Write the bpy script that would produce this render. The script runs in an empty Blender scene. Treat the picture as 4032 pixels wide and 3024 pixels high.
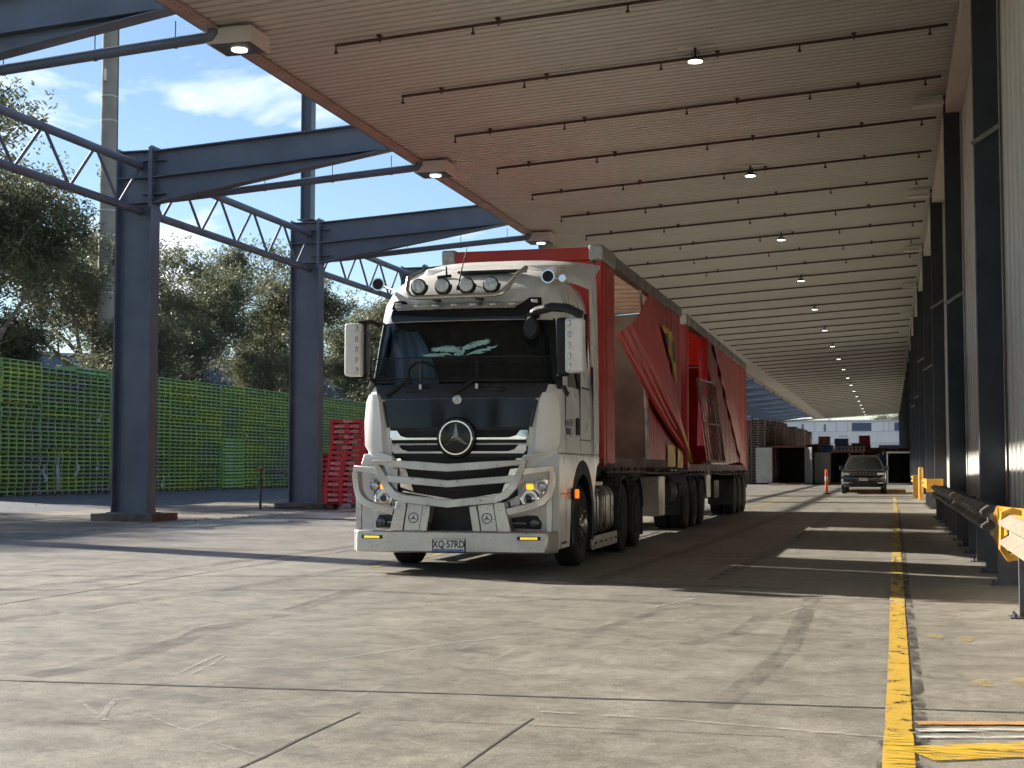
import bpy, bmesh, math, random
from mathutils import Vector, Matrix
R = math.radians
random.seed(7)
scene = bpy.context.scene
COL = scene.collection

# ------------------------------------------------------------------ camera
cam_d = bpy.data.cameras.new("camera")
cam = bpy.data.objects.new("camera", cam_d)
COL.objects.link(cam)
cam.location = (0, 0, 1.25)
cam.rotation_euler = (R(90 + 3.372), 0, R(14.894))
cam_d.lens = 50.0
cam_d.sensor_width = 36.0
cam_d.clip_start = 0.05
cam_d.clip_end = 2000
scene.camera = cam

# ------------------------------------------------------------------ light
LIGHT_DIR = Vector((1.0, -0.42, -0.56)).normalized()      # the way sunlight travels
SUN_EL = math.asin(-LIGHT_DIR.z)
SUN_AZ = math.atan2(-LIGHT_DIR.x, -LIGHT_DIR.y)           # clockwise from +Y
world = bpy.data.worlds.new("World")
scene.world = world
world.use_nodes = True
wt = world.node_tree
for n in list(wt.nodes):
    wt.nodes.remove(n)
wout = wt.nodes.new("ShaderNodeOutputWorld")
wbg = wt.nodes.new("ShaderNodeBackground")
sky = wt.nodes.new("ShaderNodeTexSky")
sky.sky_type = 'NISHITA'
sky.sun_disc = False
sky.sun_elevation = SUN_EL
sky.sun_rotation = SUN_AZ
sky.altitude = 50
sky.air_density = 1.0
sky.dust_density = 0.15
sky.ozone_density = 2.6
wtc = wt.nodes.new("ShaderNodeTexCoord")
wmap = wt.nodes.new("ShaderNodeMapping")
wmap.inputs["Scale"].default_value = (1.0, 1.0, 3.4)
wmap.inputs["Location"].default_value = (0.35, 0.1, 0.0)
wn = wt.nodes.new("ShaderNodeTexNoise")
wn.inputs["Scale"].default_value = 5.6
wn.inputs["Detail"].default_value = 5
wn.inputs["Roughness"].default_value = 0.56
wn.inputs["Distortion"].default_value = 0.35
wr = wt.nodes.new("ShaderNodeValToRGB")
wr.color_ramp.elements[0].position = 0.53
wr.color_ramp.elements[0].color = (0, 0, 0, 1)
wr.color_ramp.elements[1].position = 0.74
wr.color_ramp.elements[1].color = (1, 1, 1, 1)
wmix = wt.nodes.new("ShaderNodeMixRGB")
wmix.inputs[2].default_value = (11.0, 11.2, 11.5, 1)
wt.links.new(wtc.outputs["Generated"], wmap.inputs["Vector"])
wt.links.new(wmap.outputs["Vector"], wn.inputs["Vector"])
wt.links.new(wn.outputs["Fac"], wr.inputs["Fac"])
wt.links.new(wr.outputs["Color"], wmix.inputs[0])
wt.links.new(sky.outputs["Color"], wmix.inputs[1])
wt.links.new(wmix.outputs["Color"], wbg.inputs["Color"])
wbg.inputs["Strength"].default_value = 0.057
wt.links.new(wbg.outputs["Background"], wout.inputs["Surface"])

sun_d = bpy.data.lights.new("sun", 'SUN')
sun_d.energy = 4.6
sun_d.angle = R(0.7)
sun_d.color = (1.0, 0.935, 0.83)
sun = bpy.data.objects.new("sun", sun_d)
COL.objects.link(sun)
sun.rotation_euler = LIGHT_DIR.to_track_quat('-Z', 'Y').to_euler()
sun.location = (-60, 30, 40)

vs = scene.view_settings
vs.view_transform = 'Standard'
vs.look = 'None'
vs.gamma = 1.0
vs.use_curve_mapping = False
vs.exposure = 1.42
scene.render.engine = 'CYCLES'
scene.cycles.use_denoising = True
scene.cycles.use_adaptive_sampling = True
scene.cycles.adaptive_threshold = 0.03
scene.cycles.max_bounces = 5
scene.cycles.diffuse_bounces = 3
scene.cycles.glossy_bounces = 3
scene.cycles.transmission_bounces = 6
scene.cycles.transparent_max_bounces = 12
scene.cycles.sample_clamp_indirect = 6.0
scene.cycles.use_light_tree = False
world.cycles.sampling_method = 'MANUAL'
world.cycles.sample_map_resolution = 512
scene.cycles.caustics_reflective = False
scene.cycles.caustics_refractive = False

# ------------------------------------------------------------------ materials
MATS = {}

def newmat(name):
    m = bpy.data.materials.new(name)
    m.use_nodes = True
    nt = m.node_tree
    return m, nt, nt.nodes["Principled BSDF"]

def noise(nt, scale, detail=4, rough=0.55, vec=None, dist=0.0):
    n = nt.nodes.new("ShaderNodeTexNoise")
    n.inputs["Scale"].default_value = scale
    n.inputs["Detail"].default_value = detail
    n.inputs["Roughness"].default_value = rough
    n.inputs["Distortion"].default_value = dist
    if vec is not None:
        nt.links.new(vec, n.inputs["Vector"])
    return n.outputs["Fac"]

def ramp(nt, fac, stops):
    r = nt.nodes.new("ShaderNodeValToRGB")
    el = r.color_ramp.elements
    while len(el) < len(stops):
        el.new(0.5)
    for e, (p, c) in zip(el, stops):
        e.position = p
        e.color = (c[0], c[1], c[2], 1) if isinstance(c, (tuple, list)) else (c, c, c, 1)
    nt.links.new(fac, r.inputs["Fac"])
    return r.outputs["Color"]

def mix(nt, fac, a, b, mode='MIX'):
    m = nt.nodes.new("ShaderNodeMixRGB")
    m.blend_type = mode
    for i, s in ((0, fac), (1, a), (2, b)):
        if hasattr(s, "is_output"):
            nt.links.new(s, m.inputs[i])
        elif isinstance(s, (tuple, list)):
            m.inputs[i].default_value = (s[0], s[1], s[2], 1)
        else:
            m.inputs[i].default_value = s if i == 0 else (s, s, s, 1)
    return m.outputs["Color"]

def coords(nt, kind="Object", scale=None):
    t = nt.nodes.new("ShaderNodeTexCoord")
    v = t.outputs[kind]
    if scale:
        mp = nt.nodes.new("ShaderNodeMapping")
        mp.inputs["Scale"].default_value = scale
        nt.links.new(v, mp.inputs["Vector"])
        v = mp.outputs["Vector"]
    return v

def worldpos(nt, scale=None, rot=None):
    g = nt.nodes.new("ShaderNodeNewGeometry")
    v = g.outputs["Position"]
    if scale or rot:
        mp = nt.nodes.new("ShaderNodeMapping")
        if scale:
            mp.inputs["Scale"].default_value = scale
        if rot:
            mp.inputs["Rotation"].default_value = rot
        nt.links.new(v, mp.inputs["Vector"])
        v = mp.outputs["Vector"]
    return v

def bump(nt, b, h, strength=0.3, dist=0.02):
    n = nt.nodes.new("ShaderNodeBump")
    n.inputs["Strength"].default_value = strength
    n.inputs["Distance"].default_value = dist
    nt.links.new(h, n.inputs["Height"])
    nt.links.new(n.outputs["Normal"], b.inputs["Normal"])

def M(name, col, rough=0.5, metal=0.0, var=0.12, scale=4.0, bmp=0.0, coat=0.0, dirt=0.0,
      specks=0.0, dirtcol=(0.16, 0.13, 0.10), emit=None, es=0.0, rvar=0.12, spec=0.5):
    if name in MATS:
        return MATS[name]
    m, nt, b = newmat(name)
    v = worldpos(nt)
    f = noise(nt, scale, 2, 0.6, v)
    lo = tuple(c * (1 - var) for c in col)
    hi = tuple(min(1, c * (1 + var)) for c in col)
    c = ramp(nt, f, [(0.3, lo), (0.7, hi)])
    if dirt > 0:
        f2 = noise(nt, scale * 0.45, 4, 0.7, v, 0.6)
        k = ramp(nt, f2, [(0.42, 0.0), (0.75, dirt)])
        c = mix(nt, k, c, dirtcol)
    if specks > 0:
        f3 = noise(nt, 34, 1, 0.5, v, 0.4)
        c = mix(nt, ramp(nt, f3, [(0.69, 0.0), (0.74, specks)]), c, (0.10, 0.085, 0.07))
        f4 = noise(nt, 1.0, 3, 0.65, worldpos(nt, (9, 9, 1.1)), 0.3)
        c = mix(nt, ramp(nt, f4, [(0.52, 0.0), (0.80, specks * 0.55)]), c, (0.36, 0.33, 0.28))
    nt.links.new(c, b.inputs["Base Color"])
    rr = ramp(nt, f, [(0.3, min(1, rough + rvar)), (0.7, max(0.02, rough - rvar))])
    nt.links.new(rr, b.inputs["Roughness"])
    b.inputs["Metallic"].default_value = metal
    b.inputs["Specular IOR Level"].default_value = spec
    if coat:
        b.inputs["Coat Weight"].default_value = coat
        b.inputs["Coat Roughness"].default_value = 0.08
    if bmp:
        bump(nt, b, noise(nt, scale * 6, 2, 0.6, v), bmp)
    if emit:
        b.inputs["Emission Color"].default_value = (*emit, 1)
        b.inputs["Emission Strength"].default_value = es
        m.cycles.emission_sampling = 'NONE'
    MATS[name] = m
    return m

steel_blue = M("blue_grey_steel_paint", (0.118, 0.146, 0.190), 0.42, var=0.10, scale=1.2, dirt=0.22, dirtcol=(0.16, 0.17, 0.19), rvar=0.1)
steel_navy = M("navy_steel_paint", (0.028, 0.035, 0.052), 0.5, var=0.15, scale=1.5, dirt=0.2, dirtcol=(0.07, 0.07, 0.075))
galv = M("galvanised_steel", (0.30, 0.30, 0.30), 0.45, 0.7, var=0.22, scale=6, dirt=0.45, dirtcol=(0.17, 0.15, 0.12))
galv_dark = M("weathered_post_steel", (0.075, 0.082, 0.095), 0.55, 0.3, var=0.2, scale=3, dirt=0.3, dirtcol=(0.12, 0.11, 0.10))
pipe_mat = M("rust_red_pipe_paint", (0.072, 0.036, 0.030), 0.6, var=0.2, scale=5)
black = M("black_plastic", (0.012, 0.012, 0.014), 0.6, var=0.2, scale=6)
gloss_black = M("gloss_dark_navy_paint", (0.007, 0.008, 0.012), 0.12, var=0.1, scale=3, rvar=0.03, spec=0.4)
rubber = M("tyre_rubber", (0.018, 0.018, 0.019), 0.85, var=0.25, scale=9, dirt=0.5, dirtcol=(0.06, 0.052, 0.043))
chrome = M("polished_chrome", (0.75, 0.76, 0.78), 0.13, 1.0, var=0.04, scale=4, rvar=0.05)
alloy = M("brushed_alloy", (0.56, 0.55, 0.53), 0.36, 0.85, var=0.08, scale=2.2, dirt=0.30, dirtcol=(0.33, 0.31, 0.27), specks=0.7)
tank_alloy = M("tank_alloy", (0.42, 0.40, 0.37), 0.32, 0.85, var=0.12, scale=3, dirt=0.4, dirtcol=(0.14, 0.12, 0.10))
white_paint = M("truck_white_paint", (0.84, 0.84, 0.83), 0.30, var=0.03, scale=1.6, coat=0.35, dirt=0.16, dirtcol=(0.50, 0.48, 0.43), specks=0.22)
red_frame = M("red_frame_paint", (0.56, 0.035, 0.022), 0.42, var=0.10, scale=1.6, dirt=0.18, dirtcol=(0.18, 0.03, 0.025))
dark_red = M("dark_red_deck_paint", (0.085, 0.020, 0.018), 0.6, var=0.2, scale=2.5, dirt=0.4)
amber = M("amber_lamp_lit", (0.9, 0.35, 0.03), 0.3, emit=(1.0, 0.33, 0.02), es=0.85)
marker_orange = M("orange_side_lamp_lit", (0.8, 0.16, 0.02), 0.3, emit=(1.0, 0.16, 0.01), es=0.55)
cream = M("cream_sheet_steel", (0.66, 0.645, 0.60), 0.5, var=0.06, scale=0.8, dirt=0.25, dirtcol=(0.46, 0.43, 0.38))
yellow_steel = M("safety_yellow_steel_paint", (0.60, 0.30, 0.025), 0.45, var=0.12, scale=4, dirt=0.35, dirtcol=(0.30, 0.17, 0.05))
lens_glass = M("lamp_lens", (0.55, 0.56, 0.57), 0.08, 0.6, var=0.25, scale=30, rvar=0.05)
dark_lens = M("dark_lamp_lens", (0.10, 0.10, 0.105), 0.10, 0.5, var=0.3, scale=30)
concrete_dark = M("old_concrete", (0.16, 0.145, 0.12), 0.9, var=0.25, scale=3, bmp=0.25, dirt=0.5, dirtcol=(0.05, 0.047, 0.04))
white_led = M("white_lamp_lit", (0.9, 0.9, 0.85), 0.3, emit=(1.0, 0.98, 0.86), es=2.2)
wood_brown = M("weathered_pallet_timber", (0.145, 0.092, 0.072), 0.85, var=0.35, scale=5, bmp=0.2)

def glass_mat(name, tint, refl=0.06):
    m, nt, b = newmat(name)
    out = nt.nodes["Material Output"]
    nt.nodes.remove(b)
    tr = nt.nodes.new("ShaderNodeBsdfTransparent")
    tr.inputs[0].default_value = (*tint, 1)
    gl = nt.nodes.new("ShaderNodeBsdfGlossy")
    gl.inputs["Roughness"].default_value = 0.02
    fr = nt.nodes.new("ShaderNodeFresnel")
    fr.inputs["IOR"].default_value = 1.5
    ms = nt.nodes.new("ShaderNodeMixShader")
    nt.links.new(fr.outputs[0], ms.inputs[0])
    nt.links.new(tr.outputs[0], ms.inputs[1])
    nt.links.new(gl.outputs[0], ms.inputs[2])
    nt.links.new(ms.outputs[0], out.inputs["Surface"])
    MATS[name] = m
    return m
screen_glass = glass_mat("tinted_glass", (0.60, 0.68, 0.70))
lamp_glass = glass_mat("clear_lamp_glass", (0.9, 0.92, 0.93))

# ------------------------------------------------------------------ mesh helpers
class MB:
    def __init__(s):
        s.v, s.f = [], []

    def add(s, vs_, fs_):
        o = len(s.v)
        s.v += [tuple(p) for p in vs_]
        s.f += [tuple(i + o for i in f) for f in fs_]
        return s

    def box(s, x0, x1, y0, y1, z0, z1):
        return s.add([(x0, y0, z0), (x1, y0, z0), (x1, y1, z0), (x0, y1, z0), (x0, y0, z1), (x1, y0, z1), (x1, y1, z1), (x0, y1, z1)],
                     [(0, 3, 2, 1), (4, 5, 6, 7), (0, 1, 5, 4), (1, 2, 6, 5), (2, 3, 7, 6), (3, 0, 4, 7)])

    def prism(s, poly, axis, a, b):
        """poly is 2D in the plane across `axis`: x -> (y,z), y -> (x,z), z -> (x,y)."""
        def P(p, t):
            return {'x': (t, p[0], p[1]), 'y': (p[0], t, p[1]), 'z': (p[0], p[1], t)}[axis]
        n = len(poly)
        vs_ = [P(p, a) for p in poly] + [P(p, b) for p in poly]
        fs_ = [tuple(range(n)), tuple(range(2 * n - 1, n - 1, -1))]
        fs_ += [(i, i + n, (i + 1) % n + n, (i + 1) % n) for i in range(n)]
        return s.add(vs_, fs_)

    def tube(s, pts, r, n=8, closed=False, rot=0.0, caps=True, flat=1.0):
        pts = [Vector(p) for p in pts]
        m = len(pts)
        rs = r if isinstance(r, (list, tuple)) else [r] * m
        rings = []
        prev_u = None
        for i, p in enumerate(pts):
            a = pts[i - 1] if (i > 0 or closed) else p
            b = pts[(i + 1) % m] if (i < m - 1 or closed) else p
            d = (b - p).normalized() + (p - a).normalized() if (a != p and b != p) else (b - a)
            if d.length < 1e-9:
                d = Vector((0, 0, 1))
            d.normalize()
            if prev_u is None:
                ref = Vector((0, 0, 1)) if abs(d.z) < 0.9 else Vector((0, 1, 0))
                u = d.cross(ref).normalized()
            else:
                u = (prev_u - d * prev_u.dot(d))
                u = u.normalized() if u.length > 1e-6 else d.orthogonal().normalized()
            prev_u = u
            w = d.cross(u)
            k = 1.0
            if 0 < i < m - 1 or closed:
                e1, e2 = (p - a).normalized(), (b - p).normalized()
                c = max(0.35, math.sqrt(max(0, (1 + e1.dot(e2)) / 2)))
                k = 1.0 / c if n == 4 else 1.0
            rings.append([p + (u * math.cos(t) * k + w * math.sin(t) * flat) * rs[i] for t in [rot + 2 * math.pi * j / n for j in range(n)]])
        o = [q for ring in rings for q in ring]
        fs_ = []
        for i in range(m if closed else m - 1):
            i2 = (i + 1) % m
            for j in range(n):
                j2 = (j + 1) % n
                fs_.append((i * n + j, i * n + j2, i2 * n + j2, i2 * n + j))
        if caps and not closed:
            fs_.append(tuple(range(n - 1, -1, -1)))
            fs_.append(tuple((m - 1) * n + j for j in range(n)))
        return s.add(o, fs_)

    def cyl(s, p0, p1, r, n=12, r1=None):
        return s.tube([p0, p1], [r, r if r1 is None else r1], n)

    def lathe(s, prof, c, axis='x', n=24, sgn=1):
        """prof: (r, t) pairs, t along axis times sgn."""
        vs_ = []
        for (r, t) in prof:
            for j in range(n):
                a = 2 * math.pi * j / n
                p = {'x': (sgn * t, r * math.cos(a), r * math.sin(a)), 'y': (r * math.cos(a), sgn * t, r * math.sin(a)),
                     'z': (r * math.cos(a), r * math.sin(a), sgn * t)}[axis]
                vs_.append((p[0] + c[0], p[1] + c[1], p[2] + c[2]))
        fs_ = []
        for i in range(len(prof) - 1):
            for j in range(n):
                j2 = (j + 1) % n
                fs_.append((i * n + j, i * n + j2, (i + 1) * n + j2, (i + 1) * n + j))
        fs_.append(tuple(range(n - 1, -1, -1)))
        fs_.append(tuple((len(prof) - 1) * n + j for j in range(n)))
        return s.add(vs_, fs_)

    def grid(s, fn, nu, nv):
        vs_ = [fn(i / nu, j / nv) for i in range(nu + 1) for j in range(nv + 1)]
        fs_ = [(i * (nv + 1) + j, (i + 1) * (nv + 1) + j, (i + 1) * (nv + 1) + j + 1, i * (nv + 1) + j + 1) for i in range(nu) for j in range(nv)]
        return s.add(vs_, fs_)

    def mesh(s, name, mat, smooth=False, angle=35):
        me = bpy.data.meshes.new(name)
        me.from_pydata(s.v, [], s.f)
        bm = bmesh.new()
        bm.from_mesh(me)
        bmesh.ops.recalc_face_normals(bm, faces=bm.faces)
        bm.to_mesh(me)
        bm.free()
        me.materials.append(mat)
        if smooth:
            for p in me.polygons:
                p.use_smooth = True
            me.set_sharp_from_angle(angle=R(angle))
        return me

    def build(s, name, mat, parent=None, smooth=False, bevel=0, seg=2, angle=35, loc=None):
        o = bpy.data.objects.new(name, s.mesh(name, mat, smooth or bevel > 0, angle))
        COL.objects.link(o)
        if parent is not None:
            o.parent = parent
        if loc:
            o.location = loc
        if bevel:
            b = o.modifiers.new("bevel", 'BEVEL')
            b.width = bevel
            b.segments = seg
            b.limit_method = 'ANGLE'
            b.angle_limit = R(35)
        return o

def tag(o, label=None, cat=None, group=None, kind=None):
    if label:
        o["label"] = label
    if cat:
        o["category"] = cat
    if group:
        o["group"] = group
    if kind:
        o["kind"] = kind
    return o

def thing(name, loc, label, cat, group=None, rz=0.0):
    o = bpy.data.objects.new(name, None)
    o.empty_display_size = 0.2
    COL.objects.link(o)
    o.location = loc
    o.rotation_euler = (0, 0, rz)
    return tag(o, label, cat, group)

def put(name, me, parent=None, loc=(0, 0, 0), rot=(0, 0, 0)):
    o = bpy.data.objects.new(name, me)
    COL.objects.link(o)
    o.parent = parent
    o.location = loc
    o.rotation_euler = rot
    return o

def text_mesh(name, txt, size, mat, depth=0.0, bold=0.0, align='CENTER', squash=1.0):
    cu = bpy.data.curves.new(name, 'FONT')
    cu.body = txt
    cu.size = size
    cu.align_x = align
    cu.align_y = 'CENTER'
    cu.extrude = depth
    cu.offset = bold
    cu.resolution_u = 2
    ob = bpy.data.objects.new(name, cu)
    COL.objects.link(ob)
    bpy.context.view_layer.update()
    me = bpy.data.meshes.new_from_object(ob.evaluated_get(bpy.context.evaluated_depsgraph_get()))
    bpy.data.objects.remove(ob)
    me.name = name
    for v in me.vertices:
        v.co.x *= squash
    me.materials.clear()
    me.materials.append(mat)
    return me

FR0, BAY = 23.5, 12.0
FRAMES = [FR0 + BAY * k for k in range(0, 19)]             # 23.5 .. 239.5

UNITS = ["", "first", "second", "third", "fourth", "fifth", "sixth", "seventh", "eighth", "ninth", "tenth", "eleventh", "twelfth", "thirteenth", "fourteenth",
         "fifteenth", "sixteenth", "seventeenth", "eighteenth", "nineteenth", "twentieth"]
def nth(n):
    if n <= 20:
        return UNITS[n]
    tens = {2: "twent", 3: "thirt", 4: "fort", 5: "fift"}[n // 10]
    return tens + "ieth" if n % 10 == 0 else tens + "y-" + UNITS[n % 10]

def soffit_z(x):
    return 9.5 + 0.0588 * (x + 12.2)

# ================================================================== GROUND
def floor_material():
    m, nt, b = newmat("yard_concrete")
    p = worldpos(nt)
    big = noise(nt, 0.22, 3, 0.6, p, 0.4)
    c = ramp(nt, big, [(0.28, (0.150, 0.139, 0.121)), (0.5, (0.200, 0.187, 0.163)), (0.72, (0.255, 0.240, 0.212))])
    med = noise(nt, 2.6, 5, 0.72, p, 0.3)
    c = mix(nt, 0.55, c, ramp(nt, med, [(0.32, (0.32, 0.31, 0.29)), (0.68, (0.68, 0.66, 0.62))]), 'OVERLAY')
    grit = noise(nt, 14, 5, 0.78, p, 0.2)
    c = mix(nt, 0.55, c, ramp(nt, grit, [(0.34, 0.28), (0.66, 0.70)]), 'OVERLAY')
    # tyre-swept streaks: along the yard, and arcs of trucks turning
    for rot, sc, lo, hi, amt, tone in ((0.0, (1.5, 0.10, 1), 0.50, 0.76, 0.42, (0.120, 0.113, 0.103)),
                                       (0.62, (2.2, 0.16, 1), 0.54, 0.80, 0.42, (0.130, 0.122, 0.110)),
                                       (1.25, (1.3, 0.12, 1), 0.52, 0.80, 0.40, (0.140, 0.130, 0.116)),
                                       (0.95, (5.0, 0.42, 1), 0.62, 0.78, 0.28, (0.42, 0.40, 0.355)),
                                       (1.42, (6.5, 0.35, 1), 0.64, 0.80, 0.26, (0.40, 0.38, 0.34))):
        n = noise(nt, 1.0, 3, 0.62, worldpos(nt, sc, (0, 0, rot)), 0.25)
        k = ramp(nt, n, [(lo, 0.0), (hi, amt)])
        c = mix(nt, k, c, tone)
    # fine scratches
    for rot, sc in ((0.5, (16, 0.55, 1)), (2.1, (20, 0.7, 1)), (1.3, (13, 0.5, 1))):
        n = noise(nt, 1.0, 1, 0.5, worldpos(nt, sc, (0, 0, rot)), 0.1)
        k = ramp(nt, n, [(0.755, 0.0), (0.80, 0.30)])
        c = mix(nt, k, c, (0.50, 0.48, 0.43))
    # small dark spots
    n = noise(nt, 7.0, 1, 0.5, p, 0.6)
    c = mix(nt, ramp(nt, n, [(0.70, 0.0), (0.76, 0.55)]), c, (0.085, 0.080, 0.074))
    fine = noise(nt, 75, 2, 0.75, p)
    c = mix(nt, 0.6, c, ramp(nt, fine, [(0.36, 0.24), (0.64, 0.74)]), 'OVERLAY')
    spk = noise(nt, 23, 1, 0.5, p)
    c = mix(nt, ramp(nt, spk, [(0.72, 0.0), (0.77, 0.5)]), c, (0.075, 0.070, 0.063))
    nt.links.new(c, b.inputs["Base Color"])
    nt.links.new(ramp(nt, med, [(0.3, 0.40), (0.7, 0.68)]), b.inputs["Roughness"])
    bump(nt, b, mix(nt, 0.5, fine, grit), 0.25, 0.012)
    return m
concrete = floor_material()

asphalt = M("asphalt", (0.070, 0.078, 0.092), 0.75, var=0.25, scale=2.2, bmp=0.3, dirt=0.4, dirtcol=(0.11, 0.10, 0.09), rvar=0.1)
earth = M("bare_earth_and_scrub", (0.10, 0.085, 0.06), 0.95, var=0.35, scale=0.6, bmp=0.3)
apron_mat = M("stained_apron_concrete", (0.165, 0.140, 0.105), 0.8, var=0.35, scale=1.1, bmp=0.2, dirt=0.6, dirtcol=(0.07, 0.062, 0.047))

# one sheet to the horizon, dished at the drain on the left
prof = [(-900, -0.05), (-38.5, -0.03), (-36, -0.03), (-26.55, -0.235), (-18.4, -0.235), (-16.0, -0.07), (-15.5, -0.03), (2.5, -0.03), (900, -0.03)]
g = MB()
for y0, y1 in ((-250, 1500),):
    n0 = len(g.v)
    g.v += [(x, y, z) for y in (y0, y1) for (x, z) in prof]
    k = len(prof)
    g.f += [(n0 + i, n0 + i + 1, n0 + k + i + 1, n0 + k + i) for i in range(k - 1)]
tag(g.build("ground", earth), kind="structure")
g = MB()
g.add([(-16.0, -60, 0), (1.75, -60, 0), (1.75, 250, 0), (-16.0, 250, 0), (-16.0, -60, -0.045), (-16.0, 250, -0.045)], [(0, 1, 2, 3), (0, 3, 5, 4)])
tag(g.build("yard_floor", concrete), kind="structure")
g = MB()
g.add([(-15.98, -60, -0.04), (-15.98, 300, -0.04), (-18.4, 300, -0.205), (-18.4, -60, -0.205), (-26.6, 300, -0.205), (-26.6, -60, -0.205)],
      [(0, 1, 2, 3), (3, 2, 4, 5)])
tag(g.build("drain_apron", apron_mat), kind="structure")
g = MB()
g.add([(-26.55, -60, -0.198), (-26.55, 300, -0.198), (-36.2, 300, -0.004), (-36.2, -60, -0.004), (-45, 300, 0.0), (-45, -60, 0.0)],
      [(0, 1, 2, 3), (3, 2, 4, 5)])
tag(g.build("asphalt_road", asphalt), kind="structure")
g = MB()
g.box(-30, 60, 250.0, 1200, -0.2, -0.004)
tag(g.build("far_yard_ground", asphalt), kind="structure")

# ---------------------------------------------------------------- floor joints (saw cuts and slab edges)
joint_mat = M("joint_sealant", (0.040, 0.038, 0.036), 0.9, var=0.3, scale=8)
joint_old = M("dusty_joint", (0.20, 0.185, 0.16), 0.9, var=0.3, scale=8)
def strip(pts, w, z=0.004, jag=0.0):
    b = MB()
    rnd = random.Random(int(abs(pts[0][0] * 1000 + pts[0][1] * 77)))
    P = []
    for (a, c) in zip(pts[:-1], pts[1:]):
        L = math.hypot(c[0] - a[0], c[1] - a[1])
        n = max(1, int(L / 0.35)) if jag else 1
        P += [(a[0] + (c[0] - a[0]) * i / n, a[1] + (c[1] - a[1]) * i / n) for i in range(n)]
    P.append(pts[-1])
    L, Rr = [], []
    for i, p in enumerate(P):
        a, c = P[max(0, i - 1)], P[min(len(P) - 1, i + 1)]
        d = Vector((c[0] - a[0], c[1] - a[1])).normalized()
        nrm = Vector((-d.y, d.x))
        j = rnd.uniform(-jag, jag)
        ww = w * (1 + (rnd.uniform(-0.4, 0.7) if jag else 0))
        L.append((p[0] + nrm.x * (ww / 2 + j), p[1] + nrm.y * (ww / 2 + j), z))
        Rr.append((p[0] - nrm.x * (ww / 2 - j), p[1] - nrm.y * (ww / 2 - j), z))
    n = len(P)
    b.add(L + Rr, [(i, i + 1, n + i + 1, n + i) for i in range(n - 1)])
    return b
yf = bpy.data.objects["yard_floor"]
def jpart(pts, w, mat, jag=0.004):
    strip(pts, w, 0.003, jag).build("floor_joint", mat, yf)
jpart([(-15.9, 6.7), (-5.1, 7.4), (-2.3, 7.61), (1.7, 7.84)], 0.026, joint_mat)
jpart([(-2.64, 4.2), (-2.65, 6.92)], 0.013, joint_mat, 0.006)
jpart([(-1.74, 4.2), (-1.75, 6.98)], 0.012, joint_mat, 0.006)
jpart([(-2.95, 6.75), (-0.5, 6.80)], 0.006, joint_mat, 0.003)
jpart([(-2.6, 13.85), (1.7, 14.25)], 0.03, joint_old, 0.004)
for k in range(1, 18):
    jpart([(-15.9, 14.0 + 6.0 * k), (1.7, 14.3 + 6.0 * k)], 0.03, joint_mat if k % 2 else joint_old)
jpart([(-7.9, 8), (-7.95, 120)], 0.02, joint_mat)

# ---------------------------------------------------------------- painted markings
def paint_mat(name, col, wear=0.5, wscale=(9, 2.2, 1), amax=1.0, soft=0.035):
    m, nt, b = newmat(name)
    p = worldpos(nt)
    f = noise(nt, 5, 6, 0.65, p)
    c = ramp(nt, f, [(0.3, tuple(x * 0.72 for x in col)), (0.7, col)])
    spots = noise(nt, 11, 4, 0.6, worldpos(nt, (1, 0.5, 1)), 0.5)
    c = mix(nt, ramp(nt, spots, [(0.60, 0.0), (0.70, 0.55)]), c, (0.10, 0.088, 0.06))
    nt.links.new(c, b.inputs["Base Color"])
    b.inputs["Roughness"].default_value = 0.6
    w = noise(nt, 1.0, 7, 0.72, worldpos(nt, wscale), 0.3)
    a = ramp(nt, w, [(wear - soft, 0.0), (wear + soft, amax)])
    nt.links.new(a, b.inputs["Alpha"])
    return m
yel = paint_mat("worn_yellow_line_paint", (0.52, 0.325, 0.035), 0.41, (9, 5, 1))
yel_old = paint_mat("half_worn_yellow_line_paint", (0.52, 0.37, 0.09), 0.46, (9, 1.6, 1))
yel_rub = paint_mat("scuffed_yellow_line_paint", (0.60, 0.38, 0.025), 0.455, (3.2, 42, 1))
tar = paint_mat("black_scuffed_paint", (0.060, 0.056, 0.050), 0.50, (6, 3.0, 1), 0.75, 0.06)
white_worn = paint_mat("worn_white_line_paint", (0.62, 0.60, 0.56), 0.48, (3, 26, 1))
orange_worn = paint_mat("worn_orange_line_paint", (0.55, 0.27, 0.09), 0.44, (3, 20, 1))
pale_yel = paint_mat("faded_yellow_edge_line_paint", (0.74, 0.58, 0.26), 0.32, (4, 2, 1))
def line(name, pts, w, mat, z=0.006, jag=0.0):
    return tag(strip(pts, w, z, jag).build(name, mat), kind="structure")
line("yellow_lane_line", [(0.015, 6.95), (0.03, 10.0), (0.036, 13.5)], 0.128, yel, 0.008)
line("yellow_lane_line", [(0.036, 13.5), (0.06, 22.0), (0.10, 40.0), (0.13, 63.0)], 0.135, yel_old, 0.008)
line("yellow_lane_line", [(0.012, 6.0), (0.015, 6.95)], 0.135, yel_rub, 0.010)
line("scuffed_lane_edge", [(0.112, 6.0), (0.125, 10.0), (0.145, 16.0), (0.20, 44.0)], 0.06, tar, 0.007)
line("scuffed_lane_edge", [(0.02, 5.2), (0.018, 6.8)], 0.19, tar, 0.007)
line("yellow_bay_line", [(0.09, 6.52), (0.9, 6.92), (1.7, 7.3)], 0.31, yel_rub, 0.009)
line("white_bay_line", [(0.1, 7.10), (0.9, 7.33), (1.7, 7.55)], 0.075, white_worn, 0.008)
line("white_bay_line", [(0.1, 6.93), (0.9, 7.13), (1.7, 7.33)], 0.05, white_worn, 0.008)
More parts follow.
